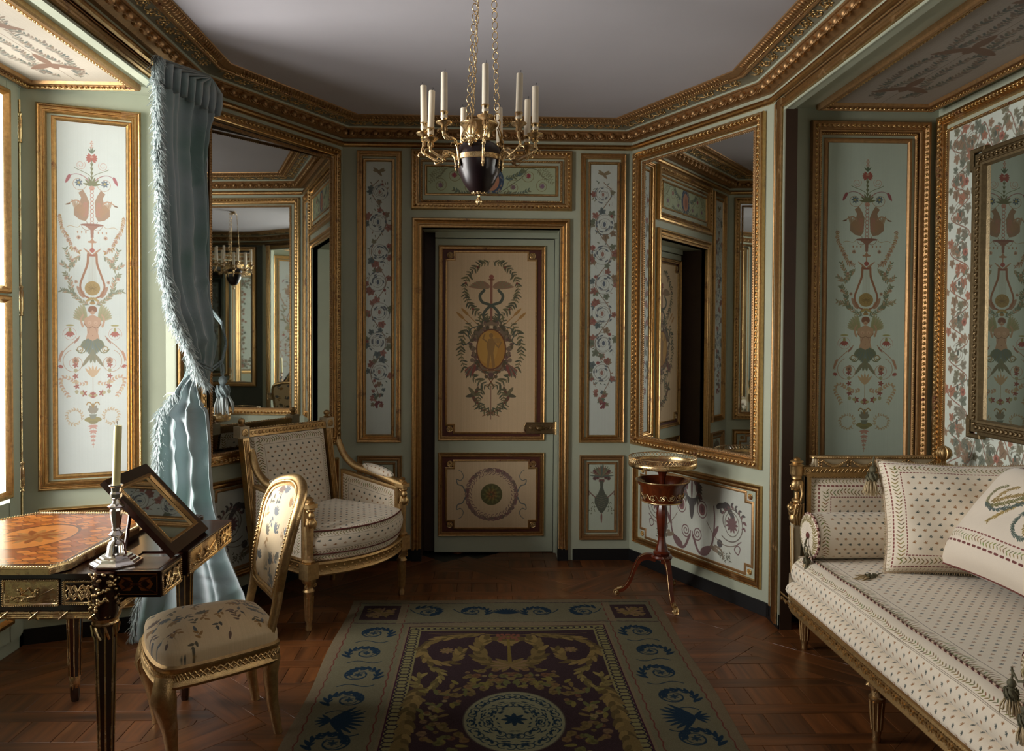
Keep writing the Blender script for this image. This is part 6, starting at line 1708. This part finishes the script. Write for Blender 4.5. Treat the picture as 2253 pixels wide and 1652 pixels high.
for (x, y) in ((1.431,2.767),(1.51,3.60),(1.431,1.90),(2.16,3.60),(2.16,2.767),(2.16,1.90)):
    mb = MB(); c = so_(x, y)
    mb.lathe([(.013,0),(.016,.008),(.013,.02),(.016,.03),(.024,.150),(.029,.156),(.029,.164),(.022,.168),(.020,.190),(.030,.204),(.032,.238)], 18, c)
    for k in range(10):
        a = k*2*pi/10; mb.tube([(c[0]+.0175*cos(a), c[1]+.0175*sin(a), .045),(c[0]+.0255*cos(a), c[1]+.0255*sin(a), .15)], .0030, 5)
    for sg in (1,-1):
        for sx in (1,-1): mb.tube([(c[0]+sx*(.024), c[1]+sg*(.022)+a*sg, .200+b) for a, b in spiral(0,0,.002,.012,1.5,1.3,14)], .0035, 5)
    mb.build('leg', M_giltw, sf, smooth=40)
    mb = MB(); sbx(mb, x-.035, x+.035, y-.038, y+.038, .235, .306)
    for q in (-1,1):
        mb.tube([(c[0]-.037, c[1]+q*.018+a, .270+b) for a, b in spiral(0,0,.003,.010,0,1.2,12)], .003, 5)
    if y < 3.6: mb.build('leg_block', M_giltd, sf, smooth=40)
# padded border under the mattress, then the mattress
low = clothm('daybed_border', .095, 1.70, [], st=.036, ppm=900)
def roundstrip(mb, prof, y0, y1, n=2, L0=None):
    # profile in (x,z) swept along y, uv u=along profile v=along y
    cum = [0]
    for a, b in zip(prof[:-1], prof[1:]): cum.append(cum[-1]+math.hypot(b[0]-a[0], b[1]-a[1]))
    g = []; uv = []
    for i, (x, z) in enumerate(prof):
        g.append([(x-SX, y0+(y1-y0)*j/n-SY, z) for j in range(n+1)]); uv.append([(cum[i]/cum[-1], j/n) for j in range(n+1)])
    mb.grid(g, uvs=uv)
mb = MB(); roundstrip(mb, [(XF+.018,.303),(XF+.002,.310),(XF-.004,.325),(XF+.004,.345),(XF+.024,.358),(XF+.06,.362)], YN+.01, YF-.05, 20); 
g = [[so_(XF+.018+.0*t, YF-.05, .303), so_(XF+.10, YF-.02, .303)],[so_(XF+.0, YF-.05, .33), so_(XF+.09, YF-.01, .33)],[so_(XF+.05, YF-.05, .36), so_(XF+.12, YF-.04, .36)]] if False else None
mb.build('lower_border', low, sf, smooth='all')
side = clothm('mattress_side', .115, 1.70, [('l',.006)], sides='lr', st=.036, ppm=1000)
edge = clothm('mattress_edge', .14, 1.75, [('l',.008),('v',.046)], sides='lr', fill=False, ppm=1000)
topm = clothm('mattress_top', .70, 1.75, [], st=.042, ppm=800)
ZM = .478
def wob(y): return .004*sin(y*9)+.003*sin(y*23+1)
N = 40
mb = MB(); g = []; uv = []
pr = [(XF+.055,.358),(XF+.036,.364),(XF+.022,.380),(XF+.018,.405),(XF+.022,.432),(XF+.034,.448)]
for i, (x, z) in enumerate(pr):
    g.append([so_(x+wob(YN+.02+(YF-YN-.08)*j/N)*.5, YN+.02+(YF-YN-.08)*j/N, z) for j in range(N+1)]); uv.append([(i/5, j/N) for j in range(N+1)])
mb.grid(g, uvs=uv); mt = mb.build('mattress', side, sf, smooth='all')
mb = MB(); g = []; uv = []
pr = [(XF+.034,.448),(XF+.046,.460),(XF+.062,.470),(XF+.085,.475),(XF+.12,ZM),(XF+.155,ZM+.001)]
for i, (x, z) in enumerate(pr):
    g.append([so_(x, YN+.02+(YF-YN-.08)*j/N, z+wob(YN+(YF-YN)*j/N)*.4) for j in range(N+1)]); uv.append([(i/5, j/N) for j in range(N+1)])
mb.grid(g, uvs=uv); mb.build('mattress_edge', edge, mt, smooth='all')
mb = MB(); g = []; uv = []
for i in range(9):
    x = XF+.155+(2.22-XF-.155)*i/8; g.append([so_(x, YN+.02+(YF-YN-.08)*j/N, ZM+.001+.010*sin(i/8*pi)+wob(YN+(YF-YN)*j/N)*.4) for j in range(N+1)]); uv.append([(i/8, j/N) for j in range(N+1)])
mb.grid(g, uvs=uv); mb.build('mattress_top', topm, mt, smooth='all')
mb = MB(); 
for y, sg in ((YF-.06,1),(YN+.02,-1)):   # rounded far and near ends of the mattress
    g = []; uv = []
    for i in range(7):
        a = i/6*pi/2; g.append([so_(XF+.05+.8*j/8, y+sg*(.022*cos(a)), .36+(ZM-.36)*i/6) for j in range(9)]); uv.append([(j/8*.3, i/6*.06) for j in range(9)])
    mb.grid(g, uvs=uv)
for y in (YF-.045,): mb.add([so_(XF+.05,y,.303),so_(2.2,y,.303),so_(2.2,y,.40),so_(XF+.05,y,.40),so_(XF+.01,YF-.05,.303),so_(XF+.012,YF-.05,.40)], [(0,1,2,3),(4,0,3,5)], [(0,0),(1,0),(1,.1),(0,.1),(0,0),(0,.1)])
mb.build('mattress_end', topm, mt, smooth=40)
mb = MB(); L = YF-YN-.08
for (x, z, c_) in ((XF+.090,.4785,.0036),):
    M_stripe = m_plain('twisted_cord_dark', (.30,.12,.10), .8); M_stripe2 = m_plain('twisted_cord_pale', (.74,.64,.56), .8)
    for k in range(int(L/.014)):
        mb.m = 0 if k % 2 else 1; y = YN+.02+k*.014; q = wob(YN+(y-YN-.02)/(YF-YN-.08)*(YF-YN))*.4; mb.tube([so_(x-.001, y, z+q), so_(x+.001, y+.014, z+q)], c_, 5)
mb.build('mattress_cord', [M_stripe, M_stripe2], mt, smooth='all')
# end panels
ep_c = clothm('end_panel_cotton', .60, .36, [('v',.028),('d',.012),('v',.042),('d',.008)], sides='lrt', st=.038)
def endpanel(y, s, name):
    par = empty(name); par.location = (0,0,-.018); par.parent = sf
    yc = y-SY
    mb = MB(); v = []
    g = []; uv = []
    for i in range(11):
        r = []; u = []
        for j in range(9):
            a = -1+i/5; b = -1+j/4; r.append((1.82-SX+a*.295, yc-s*(.012+.028*((1-a**6)*(1-b**6))**.5), .655+b*.175)); u.append(((a+1)/2, (b+1)/2))
        g.append(r); uv.append(u)
    mb.grid(g, uvs=uv); mb.build('panel_pad', ep_c, par, smooth='all')
    mb = MB(); sbx(mb, 1.505, 2.135, y-.010, y+.022, .30, .84); sbx(mb, 1.50, 2.14, y-.022, y+.024, .838, .850)
    for x0, x1 in ((1.505,1.522),(2.118,2.135)): sbx(mb, x0, x1, y-.024, y+.01, .45, .845)
    for k in range(44):
        mb.ball(so_(1.52+.6*k/43, y-s*.022, .836), (.005,.005,.004), 5, 4)
    mb.build('panel_frame', M_giltd, par)
    mb = MB(); sbx(mb, 1.485, 2.15, y-.024, y+.026, .848, .884)
    for k in range(30):
        x = 1.53+.58*k/29; mb.tube([so_(x-.008, y-s*.026, .860), so_(x, y-s*.028, .874), so_(x+.008, y-s*.026, .860)], .003, 5); mb.ball(so_(x, y-s*.027, .862), (.003,.003,.004), 5, 4)
    mb.build('crest_rail', M_giltd, par, smooth=40)
    mb = MB(); sbx(mb, 1.545, 2.10, y-.014, y+.016, .884, .924); mb.tube([so_(1.545-.02*(1-cos(t)), y, .924-.040*sin(t)*1.0) for t in np.linspace(0, pi/2, 6)], .010, 6); mb.tube([so_(2.10+.02*(1-cos(t)), y, .924-.040*sin(t)) for t in np.linspace(0, pi/2, 6)], .010, 6)
    mb.build('crest_board', M_whitew, par)
    mb = MB(); sbx(mb, 1.53, 2.115, y-.020, y+.020, .922, .933)
    for k in range(70): mb.ball(so_(1.535+.575*k/69, y-s*.021, .9275), (.003,.003,.005), 4, 3)
    for k in range(4):
        x0 = 1.575+k*.137
        for q in range(15):
            t = q/14; sz = .0045+.0045*sin(t*pi); mb.ball(so_(x0+t*.115, y-s*(.018+.004), .914-.026*sin(t*pi)), (sz,.006,sz), 6, 4)
    for k in range(5):
        x = 1.565+k*.137
        for q in range(6): mb.ball(so_(x+.006*(1 if q % 2 else -1), y-s*.019, .916-q*.006), (.006,.006,.006), 6, 4)
    mb.build('swag_carving', M_giltw, par, smooth='all')
    # gilded bust post at the front
    px_, py_ = 1.462, y
    c = so_(px_, py_)
    mb = MB(); mb.lathe([(.026,.304),(.022,.33),(.018,.36),(.026,.60),(.030,.615)], 4, c, a0=pi/4); mb.build('tapered_pilaster', M_whitew, par)
    mb = MB()
    for o in (-1,1): mb.tube([so_(px_-.014, py_+o*.014, .36), so_(px_-.020, py_+o*.019, .60)], .003, 5)
    mb.ball((c[0],c[1],.640), (.034,.028,.034), 14, 10); mb.ball((c[0]-.006,c[1],.680), (.034,.030,.032), 14, 10)
    for o in (-1,1): mb.ball((c[0]-.026,c[1]+o*.013,.690), (.014,.013,.015), 10, 8)
    mb.ball((c[0]+.002,c[1],.722), (.022,.036,.014), 12, 8); mb.tube([(c[0]+.004,c[1],.72),(c[0]+.002,c[1],.765)], [.014,.012], 10)
    mb.ball((c[0]-.002,c[1],.796), (.024,.020,.029), 14, 10); mb.ball((c[0]+.010,c[1],.800), (.024,.024,.027), 12, 8)
    mb.ball((c[0]-.026,c[1],.790), (.006,.004,.007), 8, 6); mb.ball((c[0]-.020,c[1],.776), (.007,.009,.006), 8, 6); mb.ball((c[0]-.021,c[1],.783), (.005,.007,.0025), 8, 5)
    for o in (-1,1):
        mb.ball((c[0]-.018,c[1]+o*.008,.800), (.005,.004,.003), 6, 5)
        mb.tube([(c[0]+.012,c[1]+o*.020,.80),(c[0]+.018,c[1]+o*.022,.76),(c[0]+.008,c[1]+o*.026,.72)], [.008,.007,.004], 6)
        for q in range(4): mb.tube([(c[0]-.012+q*.012,c[1]+o*(.032-.004*q),.712),(c[0]-.022+q*.014,c[1]+o*.028,.66),(c[0]-.012+q*.010,c[1]+o*.020,.612)], .005, 6)
    mb.lathe([(.016,.822),(.024,.828),(.022,.835),(.028,.845),(.030,.850),(.030,.884),(.034,.890),(.024,.896),(.022,.900),(.030,.906),(.028,.911),(.014,.915),(.016,.922),(.004,.928)], 16, c)
    mb.tube([(c[0]+.040+a,c[1]-s*.028,.867+b) for a, b in spiral(0,0,.002,.015,0,2,20)], .003, 5)
    mb.build('bust_post', M_bronze if False else M_giltw, par, smooth=60)
    # wall-side post with ribbed finial
    c = so_(2.165, y)
    mb = MB(); sbx(mb, 2.138, 2.192, y-.027, y+.027, .30, .888); mb.build('post', M_giltd, par)
    mb = MB(); mb.lathe([(.020,.888),(.026,.892),(.012,.900),(.010,.912),(.018,.920),(.028,.936),(.030,.950),(.024,.968),(.008,.978)], 18, c)
    for k in range(12):
        a = k*pi/6; mb.tube([(c[0]+r*cos(a), c[1]+r*sin(a), z) for r, z in ((.019,.921),(.029,.937),(.031,.950),(.025,.967),(.006,.979))], .0035, 5)
    mb.T = Matrix.Translation((c[0], c[1]-s*.027, .864)) @ Matrix.Rotation(s*pi/2, 4, 'X'); mb.lathe([(.017,0),(.017,.003),(.012,.004),(.005,.002),(0,.005)], 12)
    for k in range(7): mb.ball((.010*cos(k*.9), .010*sin(k*.9), .004), (.004,.004,.003), 5, 4)
    mb.T = None; mb.build('finial', M_giltw, par, smooth=60)
endpanel(3.60, 1, 'end_panel'); endpanel(1.76, -1, 'end_panel')
# bolsters
bol_c = clothm('bolster_cotton', .66, .63, [('l',.008),('v',.045)], sides='lr', st=.038)
bolend = Cv(.21,.21,CREAM,1100,ox=-.105,oy=-.105)
for k in range(26):
    a = k*2*pi/26; bolend.stroke([(.02*cos(a),.02*sin(a)),(.10*cos(a),.10*sin(a))], .0015, (.66,.60,.54), .7)
garland(bolend, [(.078*cos(t),.078*sin(t)) for t in np.linspace(0,2*pi,60)], .011, .022, .006, [OLG,(.56,.5,.3)], OLG, .0015, .9)
for k in range(50):
    a = k*2*pi/50; bolend.leaf(.098*cos(a), .098*sin(a), a+1.9, .011, .005, MAR)
bolend.ell(0,0,.014,.014,(.42,.26,.24)); M_be = im_mat(bolend, 'bolster_end', f=False, rough=.85, sheen=.3, bump=.3)
def bolster(y, lab, tas):
    e = tag(empty('bolster', (1.80, y, ZM+.006+.101)), lab, 'cushion')
    mb = MB(); g = []; uv = []; R = .101; n = 30
    for i in range(13):
        x = -.345+.69*i/12; r = R*(1-.025*(abs(x)/.345)**8); g.append([(x, r*cos(2*pi*k/n), r*sin(2*pi*k/n)) for k in range(n+1)]); uv.append([(i/12, k/n) for k in range(n+1)])
    mb.grid(g, uvs=uv); mb.build('bolster_cover', bol_c, e, smooth='all')
    for sg in (-1,1):
        mb = MB(); x = sg*.345; rings = []
        for k, (r, o) in enumerate(((.098,0),(.090,.008),(.070,.014),(.045,.014),(.022,.010),(.012,.006),(.0,.006))):
            rings.append([(x+sg*(o+(.0018 if q % 2 else 0)), r*cos(2*pi*q/52), r*sin(2*pi*q/52)) for q in range(52)])
        vs = [p for r in rings for p in r]; fs = []
        for i in range(len(rings)-1):
            for q in range(52): q2 = (q+1) % 52; fs.append((i*52+q, i*52+q2, (i+1)*52+q2, (i+1)*52+q))
        mb.add(vs, fs, [(p[1]/.21+.5, p[2]/.21+.5) for p in vs]); mb.build('gathered_end', M_be, e, smooth=50)
        mb = MB(); 
        for q in range(44):
            a = q*2*pi/44; mb.m = q % 2; mb.tube([(x, .100*cos(a), .100*sin(a)), (x, .100*cos(a+2*pi/44), .100*sin(a+2*pi/44))], .0034, 5)
        mb.build('corded_edge', [M_stripe, M_stripe2], e, smooth='all')
        mb = MB(); mb.ball((x+sg*.010,0,0), (.008,.015,.015), 12, 8); mb.build('button', M_pip, e, smooth='all')
    return e
b1 = bolster(3.425, 'far cotton bolster lying against the carved end of the daybed', 1)
b2 = bolster(1.945, 'near cotton bolster at the right edge of the picture on the daybed', 1)
def cords(name, pts, par=None, lab=None):
    mb = MB(); mb.tube([tuple(p) for p in pts], .0035, 6); return mb
# hanging tassels of the bolsters
for (y, ns, base) in ((3.425, ((1.425,3.385,.50),(1.418,3.37,.445)), b1),(1.945, ((1.41,2.02,.54),(1.40,1.95,.50)), b2)):
    far = y > 3
    for i, (x, yy, z) in enumerate(ns):
        t = tassel('tassel', (x-1.80, yy-y, z-(ZM+.107)), (0,0,i*.7), .95 if far else 1.05, None, None, parent=base)
        mb = MB(); mb.tube([(-.355,0,0),(x-1.80-.004, (yy-y)*.6, (z-.585)*.4),(x-1.80, yy-y, z-.585+.045)], .0035, 6); mb.build('cord', M_tas, base, smooth='all')
# square cushions
cu_c = clothm('cushion_cotton', .62, .50, [('v',.014),('d',.010),('v',.040),('d',.008)], st=.042, ppm=1100)
R1 = Matrix.Rotation(math.radians(-14), 4, 'Z') @ Matrix.Rotation(math.radians(70), 4, 'X')
c1_ = tag(empty('square_cushion', (1.992, 3.20, .712)), 'large square cushion with sprigs, garland border and tassels, propped at the back of the daybed', 'cushion')
c1_.rotation_euler = R1.to_euler()
mb = MB(); pillow(mb, .61, .475, .25, 40, .075, .011, 3); mb.build('cushion_cover', cu_c, c1_, smooth='all')
ed = edge_of(.61, .475, .075)
mb = MB(); mb.tube(ed, .005, 6, closed=True); mb.build('cushion_cord', m_plain('cushion_cord', (.70,.62,.52), .8, var=.4, scale=200), c1_, smooth='all')
mb = MB(); rnd = random.Random(9)
for k in range(len(ed)*5):
    i = k/5; a = ed[int(i)]; b = ed[(int(i)+1) % len(ed)]; t = i-int(i); p = [a[q]+(b[q]-a[q])*t for q in range(3)]; l = math.hypot(p[0], p[1])
    mb.tube([p, (p[0]*(1+.012/l), p[1]*(1+.012/l), rnd.uniform(-.004,.004))], .0016, 3)
tag(mb.build('cushion_fringe', M_fr, c1_), kind='stuff')
for (x, y, rot) in ((-.315,-.245,(0,0,-.6)),(-.315,.245,(0,0,-1.4)),(.315,.245,(0,0,1.4)),(.315,-.245,(0,0,.6))):
    e = tassel('tassel', (x*1.02, y*1.02, 0), (0,0,0), 1.35, None, None, parent=c1_); a = math.atan2(y, x)
    d = Vector((cos(a), sin(a), -.15 if y < 0 else 0)); 
    if y > 0: d = (R1.to_3x3().inverted() @ Vector((-.25 if x < 0 else .2, -.3, -1))).normalized()
    else: d = (R1.to_3x3().inverted() @ Vector((-1 if x < 0 else -.2, -.55, -.12))).normalized()
    e.rotation_euler = d.to_track_quat('-Z', 'Y').to_euler(); e.location = Vector((x, y, 0))+d*.062
# plain cushion with embroidered monogram
mg = Cv(.60,.52,(.88,.83,.76),1300)
for pts, c in (([(.20,.17),(.16,.20),(.15,.25),(.19,.28),(.27,.23),(.33,.17),(.38,.10)], (.46,.44,.26)),([(.38,.10),(.34,.17),(.29,.25),(.25,.31),(.23,.35)], (.62,.52,.26)),([(.15,.27),(.22,.29),(.30,.24),(.37,.18),(.44,.10)], (.32,.38,.36)),
               ([(.44,.10),(.38,.20),(.34,.29),(.36,.35),(.42,.37),(.46,.33),(.44,.28),(.42,.30)], (.32,.38,.34)),([(.50,.14),(.44,.20),(.40,.28),(.41,.34),(.47,.35),(.53,.30),(.52,.24),(.47,.24),(.46,.27)], (.62,.52,.24)),([(.25,.16),(.21,.20),(.19,.26),(.24,.22),(.31,.18)], (.60,.50,.28))):
    garland(mg, cat([(a_, b_-.02) for a_, b_ in pts]), .0085, .015, .005, [c, tuple(v*.85 for v in c)], c, .003, .7)
mg.im = mg.im[::1]
b_ = .045
dash(mg, (.03,.385),(.52,.385), .006); vband(mg, (.02,.412),(.58,.412), .040, (.52,.50,.28)); dash(mg, (.02,.440),(.58,.440), .009, (.38,.15,.14))
dash(mg, (.525,.02),(.525,.385), .005)
garland(mg, [(.55,.0),(.55,.40)], .012, .02, .006, [(.52,.50,.28)], None, None, .9); mg.grain(.01)
M_mg = im_mat(mg, 'monogram_cushion', f=False, rough=.85, sheen=.3, bump=.3, bscale=700)
e1 = Vector((.06,-1,.0)).normalized(); e2 = Vector((.60,.30,.72)); e2 = (e2-e1*e2.dot(e1)).normalized(); e3 = e1.cross(e2)
if e3.z < 0: e3 = -e3
c0 = Vector((1.885,3.10,.535)); cen = c0+e1*.30+e2*.25+e3*.035
m = Matrix.Identity(4)
for i in range(3): m[i][0] = e1[i]; m[i][1] = e2[i]; m[i][2] = e3[i]; m[i][3] = cen[i]
c2_ = tag(empty('square_cushion'), 'plain cream cushion embroidered with a leafy monogram, in front of the sprigged one', 'cushion'); c2_.matrix_world = m
det = e1.cross(e2).dot(e3)
mb = MB(); pillow(mb, .60, .50, .25, 32, .06, .005, 5); mb.build('cushion_cover', M_mg, c2_, smooth='all')
mb = MB(); mb.tube(edge_of(.60,.50,.06), .004, 6, closed=True); mb.build('cushion_cord', M_pip, c2_, smooth='all')
# ================================================================ looking-glass hung in the alcove
M_dkg = m_gold('dark_gilded_frame', (.30,.22,.12), 1.1, .5, dark=(.05,.045,.04), bs=200, bump=.9)
hm = tag(empty('hanging_mirror', RB.P(.95, 1.68, 0)), 'dark gilded looking-glass with stepped corners hung on the flower-painted alcove wall', 'mirror')
inv = hm.matrix_world.copy(); HP = Vector(hm.location)
def hfn(x, y, h): p = RB.P(x, y, h); return (p[0]-HP.x, p[1]-HP.y, p[2]-HP.z)
class FrH(Fr):
    def __init__(s): s.t = RB.t; s.n = RB.n; s.a = RB.a
    def P(s, u, z, d=0): return hfn(u, z, d)
FH = FrH()
u0, z0, u1, z1 = .335, 1.018, 1.60, 2.345
def cross(u0, z0, u1, z1, a, b):  # corners stepped outwards
    return [(u0-b,z0-b),(u0+a,z0-b),(u0+a,z0),(u1-a,z0),(u1-a,z0-b),(u1+b,z0-b),(u1+b,z0+a),(u1,z0+a),(u1,z1-a),(u1+b,z1-a),(u1+b,z1+b),(u1-a,z1+b),(u1-a,z1),(u0+a,z1),(u0+a,z1+b),(u0-b,z1+b),(u0-b,z1-a),(u0,z1-a),(u0,z0+a),(u0-b,z0+a)]
mb = MB(); sweep(mb, cross(u0,z0,u1,z1,.09,.016), [(0,.0),(0,.030),(.006,.036),(.018,.034),(.022,.028)], hfn); sweep(mb, rectpts(u0+.014,z0+.014,u1-.014,z1-.014), [(0,.027),(.040,.026),(.046,.034),(.056,.032),(.062,.012),(.066,.004)], hfn)
frm = mb.build('mirror_frame', M_dkg, hm, smooth=35)
carve(FH, (u0+.01,z0+.01,u1-.01,z1-.01), .028, .030, .030, .020, M_dkg, frm)
mb = MB(); mb.add([hfn(a, b, .010) for a, b in rectpts(u0+.072,z0+.072,u1-.072,z1-.072)], [(0,1,2,3)]); mb.build('mirror_glass', M_mirror, hm)
mb = MB(); mb.add([hfn(a, b, .003) for a, b in rectpts(u0+.01,z0+.01,u1-.01,z1-.01)], [(0,1,2,3)]); mb.build('back_board', M_dkwood, hm)
# ================================================================ silk curtain
CPc = Fr((-1.50,3.45),(-1.40,4.02))
t = NT('shot_silk'); lw = t.n('ShaderNodeLayerWeight'); lw.inputs['Blend'].default_value = .45
t.base(t.mix(lw.outputs['Facing'], t.ramp(t.noise(2.2, 3), [(.38, s2l((.42,.53,.51))), (.62, s2l((.57,.62,.64)))]), s2l((.74,.76,.78)))); t.rm(.5); t.b.inputs['Sheen Weight'].default_value = .35; t.b.inputs['Sheen Roughness'].default_value = .3
wv = t.n('ShaderNodeTexNoise'); wv.inputs['Scale'].default_value = 14; wv.inputs['Detail'].default_value = 6; wv.inputs['Distortion'].default_value = .8; t.l(t.co(), wv.inputs['Vector']); t.bump(wv.outputs['Fac'], .35, .012); M_silk = t.m
t = NT('shot_silk_back'); t.base(s2l((.42,.58,.56))); t.rm(.5)
ct = tag(empty('curtain', CPc.P(.25, 0, 0)), 'blue-green silk curtain with fringed edge tied back beside the window alcove', 'curtain')
CO = Vector(ct.location)
ELU = [(2.70,-1.512,3.52,-1.427,4.02),(2.62,-1.516,3.52,-1.428,4.02),(2.50,-1.516,3.52,-1.46,4.02),(2.35,-1.514,3.52,-1.476,4.02),(2.15,-1.503,3.52,-1.448,3.99),(1.95,-1.494,3.52,-1.427,3.95),(1.75,-1.488,3.52,-1.421,3.92),(1.55,-1.471,3.52,-1.417,3.90),(1.42,-1.452,3.56,-1.425,3.89),(1.34,-1.44,3.62,-1.428,3.88),(1.27,-1.425,3.72,-1.425,3.86),(1.225,-1.415,3.78,-1.42,3.85)]
ELL = [(1.34, -1.415, 3.72, -1.435, 3.86), (1.27, -1.435, 3.72, -1.398, 3.78), (1.18, -1.465, 3.73, -1.34, 3.7), (1.1, -1.545, 3.78, -1.314, 3.7), (0.95, -1.549, 3.78, -1.289, 3.7), (0.75, -1.552, 3.78, -1.28, 3.7), (0.6, -1.562, 3.78, -1.26, 3.7), (0.45, -1.589, 3.78, -1.211, 3.7), (0.25, -1.63, 3.78, -1.127, 3.7), (0.1, -1.662, 3.78, -1.1, 3.7), (0.008, -1.672, 3.78, -1.088, 3.7)]
def eints(T, z):
    for p, q in zip(T[:-1], T[1:]):
        if p[0] >= z >= q[0]:
            k = (p[0]-z)/(p[0]-q[0]); return [p[i]+(q[i]-p[i])*k for i in range(1,5)]
    return T[-1][1:]
def cpe(T, s_, z, d):
    xl, yl, xr, yr = eints(T, z); L = math.hypot(xr-xl, yr-yl); nx_, ny_ = (yr-yl)/L, -(xr-xl)/L
    return (xl+(xr-xl)*s_+nx_*d-CO.x, yl+(yr-yl)*s_+ny_*d-CO.y, z-CO.z)
def cp(u, z, d): return cpe(ELU, (u-.03)/.50, z, d)
NC = 110; zz0, zz1 = 0, 2.6
CS = RNG.uniform(0,1,NC); CZ = RNG.uniform(0,2.7,NC)*.999; CAng = RNG.uniform(-1.1,1.1,NC)+RNG.choice([0,pi],NC); CN1 = np.sin(CAng)*.35; CN2 = np.cos(CAng); CW2 = RNG.uniform(.012,.035,NC)**2*1.0; CL_ = RNG.uniform(.06,.22,NC); CA_ = RNG.uniform(-1.6,1.6,NC)
def sheet(T, folds, amp, d0, nz, ns, seed, crumple):
    rnd = random.Random(seed); ph = [rnd.random()*6 for _ in range(10)]; g = []; Lf = []
    for i in range(nz+1):
        z = T[0][0]+(T[-1][0]-T[0][0])*i/nz; row = []; a = amp(z)
        for j in range(ns+1):
            s_ = j/ns; e = sin(s_*pi); ss = s_+.03*sin(z*2.3+s_*7+ph[0])*e
            w1 = ss*folds*2*pi+ph[1]+.7*sin(z*1.3+ph[2])
            f = sin(w1)*(.75+.4*sin(ss*5+z*1.9+ph[7]))+.35*sin(ss*folds*3.7*pi+ph[3]+z*.9)*e
            f = f/(1+.35*abs(f))*1.25
            c = crumple(z)*float(np.sum(CA_*np.exp(-((s_-CS)*CN1+(z-CZ)*CN2)**2/CW2)*np.exp(-(((s_-CS)*CN2-(z-CZ)*CN1)/CL_)**2)))
            row.append(cpe(T, s_+.10*a/.03*cos(w1)*e*.25, z, d0(z)+a*f+c))
            if j == 0: Lf.append(row[0])
        g.append(row)
    return g, Lf
def ampU(z):
    if z > 2.58: return .018
    if z < 1.5: return .030*max(.25, (z-1.2)/.3)
    return .034
gU, Lu_ = sheet(ELU, 4, ampU, lambda z: .05+.05*math.exp(-((z-1.42)/.18)**2), 110, 120, 4, lambda z: .003 if z > 1.75 else .009)
mb = MB(); mb.grid(gU); up_ = mb.build('curtain_drape', M_silk, ct, smooth='all'); sm = up_.modifiers.new('t', 'SOLIDIFY'); sm.thickness = .0025
gL, Ll_ = sheet(ELL, 3, lambda z: .020 if z > 1.15 else .038, lambda z: .02, 120, 120, 8, lambda z: .017 if .4 < z < 1.15 else .008)
mb = MB(); mb.grid(gL); lo_ = mb.build('curtain_drape', M_silk, ct, smooth='all'); sm = lo_.modifiers.new('t', 'SOLIDIFY'); sm.thickness = .0025
mb = MB()   # ruched heading
for k in range(9):
    u = .04+k*.062; q = [cp(u-.020, 2.60, .055), cp(u-.026, 2.66, .062), cp(u-.018, 2.705, .066)]
    a = cp(u, 2.585, .050+.02*(k % 2)); 
    g = []
    for i in range(6):
        z = 2.575+.135*i/5; w_ = .004+.030*(i/5)**1.2; g.append([cp(u-w_, z, .052), cp(u-w_*.5, z, .082), cp(u+w_*.2, z, .088), cp(u+w_, z, .058)])
    mb.grid(g)
hd_ = mb.build('curtain_heading', M_silk, ct, smooth='all'); sm = hd_.modifiers.new('t', 'SOLIDIFY'); sm.thickness = .002; pass
M_fringe = m_plain('blue_white_fringe', (.76,.80,.80), .85, var=.25, scale=60, bump=.2)
mb = MB(); rnd = random.Random(2)
def fringe(path, nper, out):
    for a, b in zip(path[:-1], path[1:]):
        A = Vector(a); B = Vector(b); 
        for k in range(nper):
            p = A.lerp(B, rnd.random()); ang = rnd.uniform(-.9,.9); L = rnd.uniform(.025,.055)
            dirv = Vector((CPc.t.x*out[0]+CPc.n.x*out[1], CPc.t.y*out[0]+CPc.n.y*out[1], -.5))
            dirv = (dirv+Vector((rnd.uniform(-.8,.8), rnd.uniform(-.8,.8), rnd.uniform(-.6,.5)))).normalized()
            q = p+dirv*L*.6; r = q+(dirv+Vector((0,0,-.9))).normalized()*L*.5
            mb.tube([p, q, r], [.0022,.0018,.0008], 3, cap=False)
fringe(Lu_, 36, (-.2,.45)); fringe([p for p in Ll_ if p[2] < 1.2], 30, (-.5,.2))
tag(mb.build('curtain_fringe', M_fringe, ct), kind='stuff')
mb = MB()
for P_ in (Lu_, [p for p in Ll_ if p[2] < 1.2]): mb.tube(P_[::3], .006, 5)
mb.build('fringe_braid', M_fringe, ct, smooth='all')
# tie-back cord with tassel
tbk = tag(empty('curtain_tieback', CPc.P(.33, 1.36, .10)), 'blue-grey silk tie-back cord with one big tassel around the curtain', 'tieback'); TO = Vector(tbk.location)
def tp(u, z, d): p = CPc.P(u, z, d); return (p[0]-TO.x, p[1]-TO.y, p[2]-TO.z)
M_cord = m_plain('blue_grey_cord', (.50,.56,.57), .75, var=.35, scale=120, bump=.5, bscale=400)
mb = MB()
for o in (0,.014): mb.tube([tuple(p) for p in np.array([tp(u, z+o, d) for u, z, d in ((.56,1.62,-.02),(.50,1.52,.10),(.44,1.42,.155),(.38,1.33,.165),(.30,1.30,.16),(.24,1.33,.12))])], .0055, 6)
mb.tube([tp(.36,1.34,.165), tp(.345,1.30,.18), tp(.35,1.275,.18)], .005, 6); mb.build('cord', M_cord, tbk, smooth='all')
tassel("tassel", tp(.352,1.235,.185), (0,0,0), 1.9, None, None, (M_cord, M_fringe), tbk)
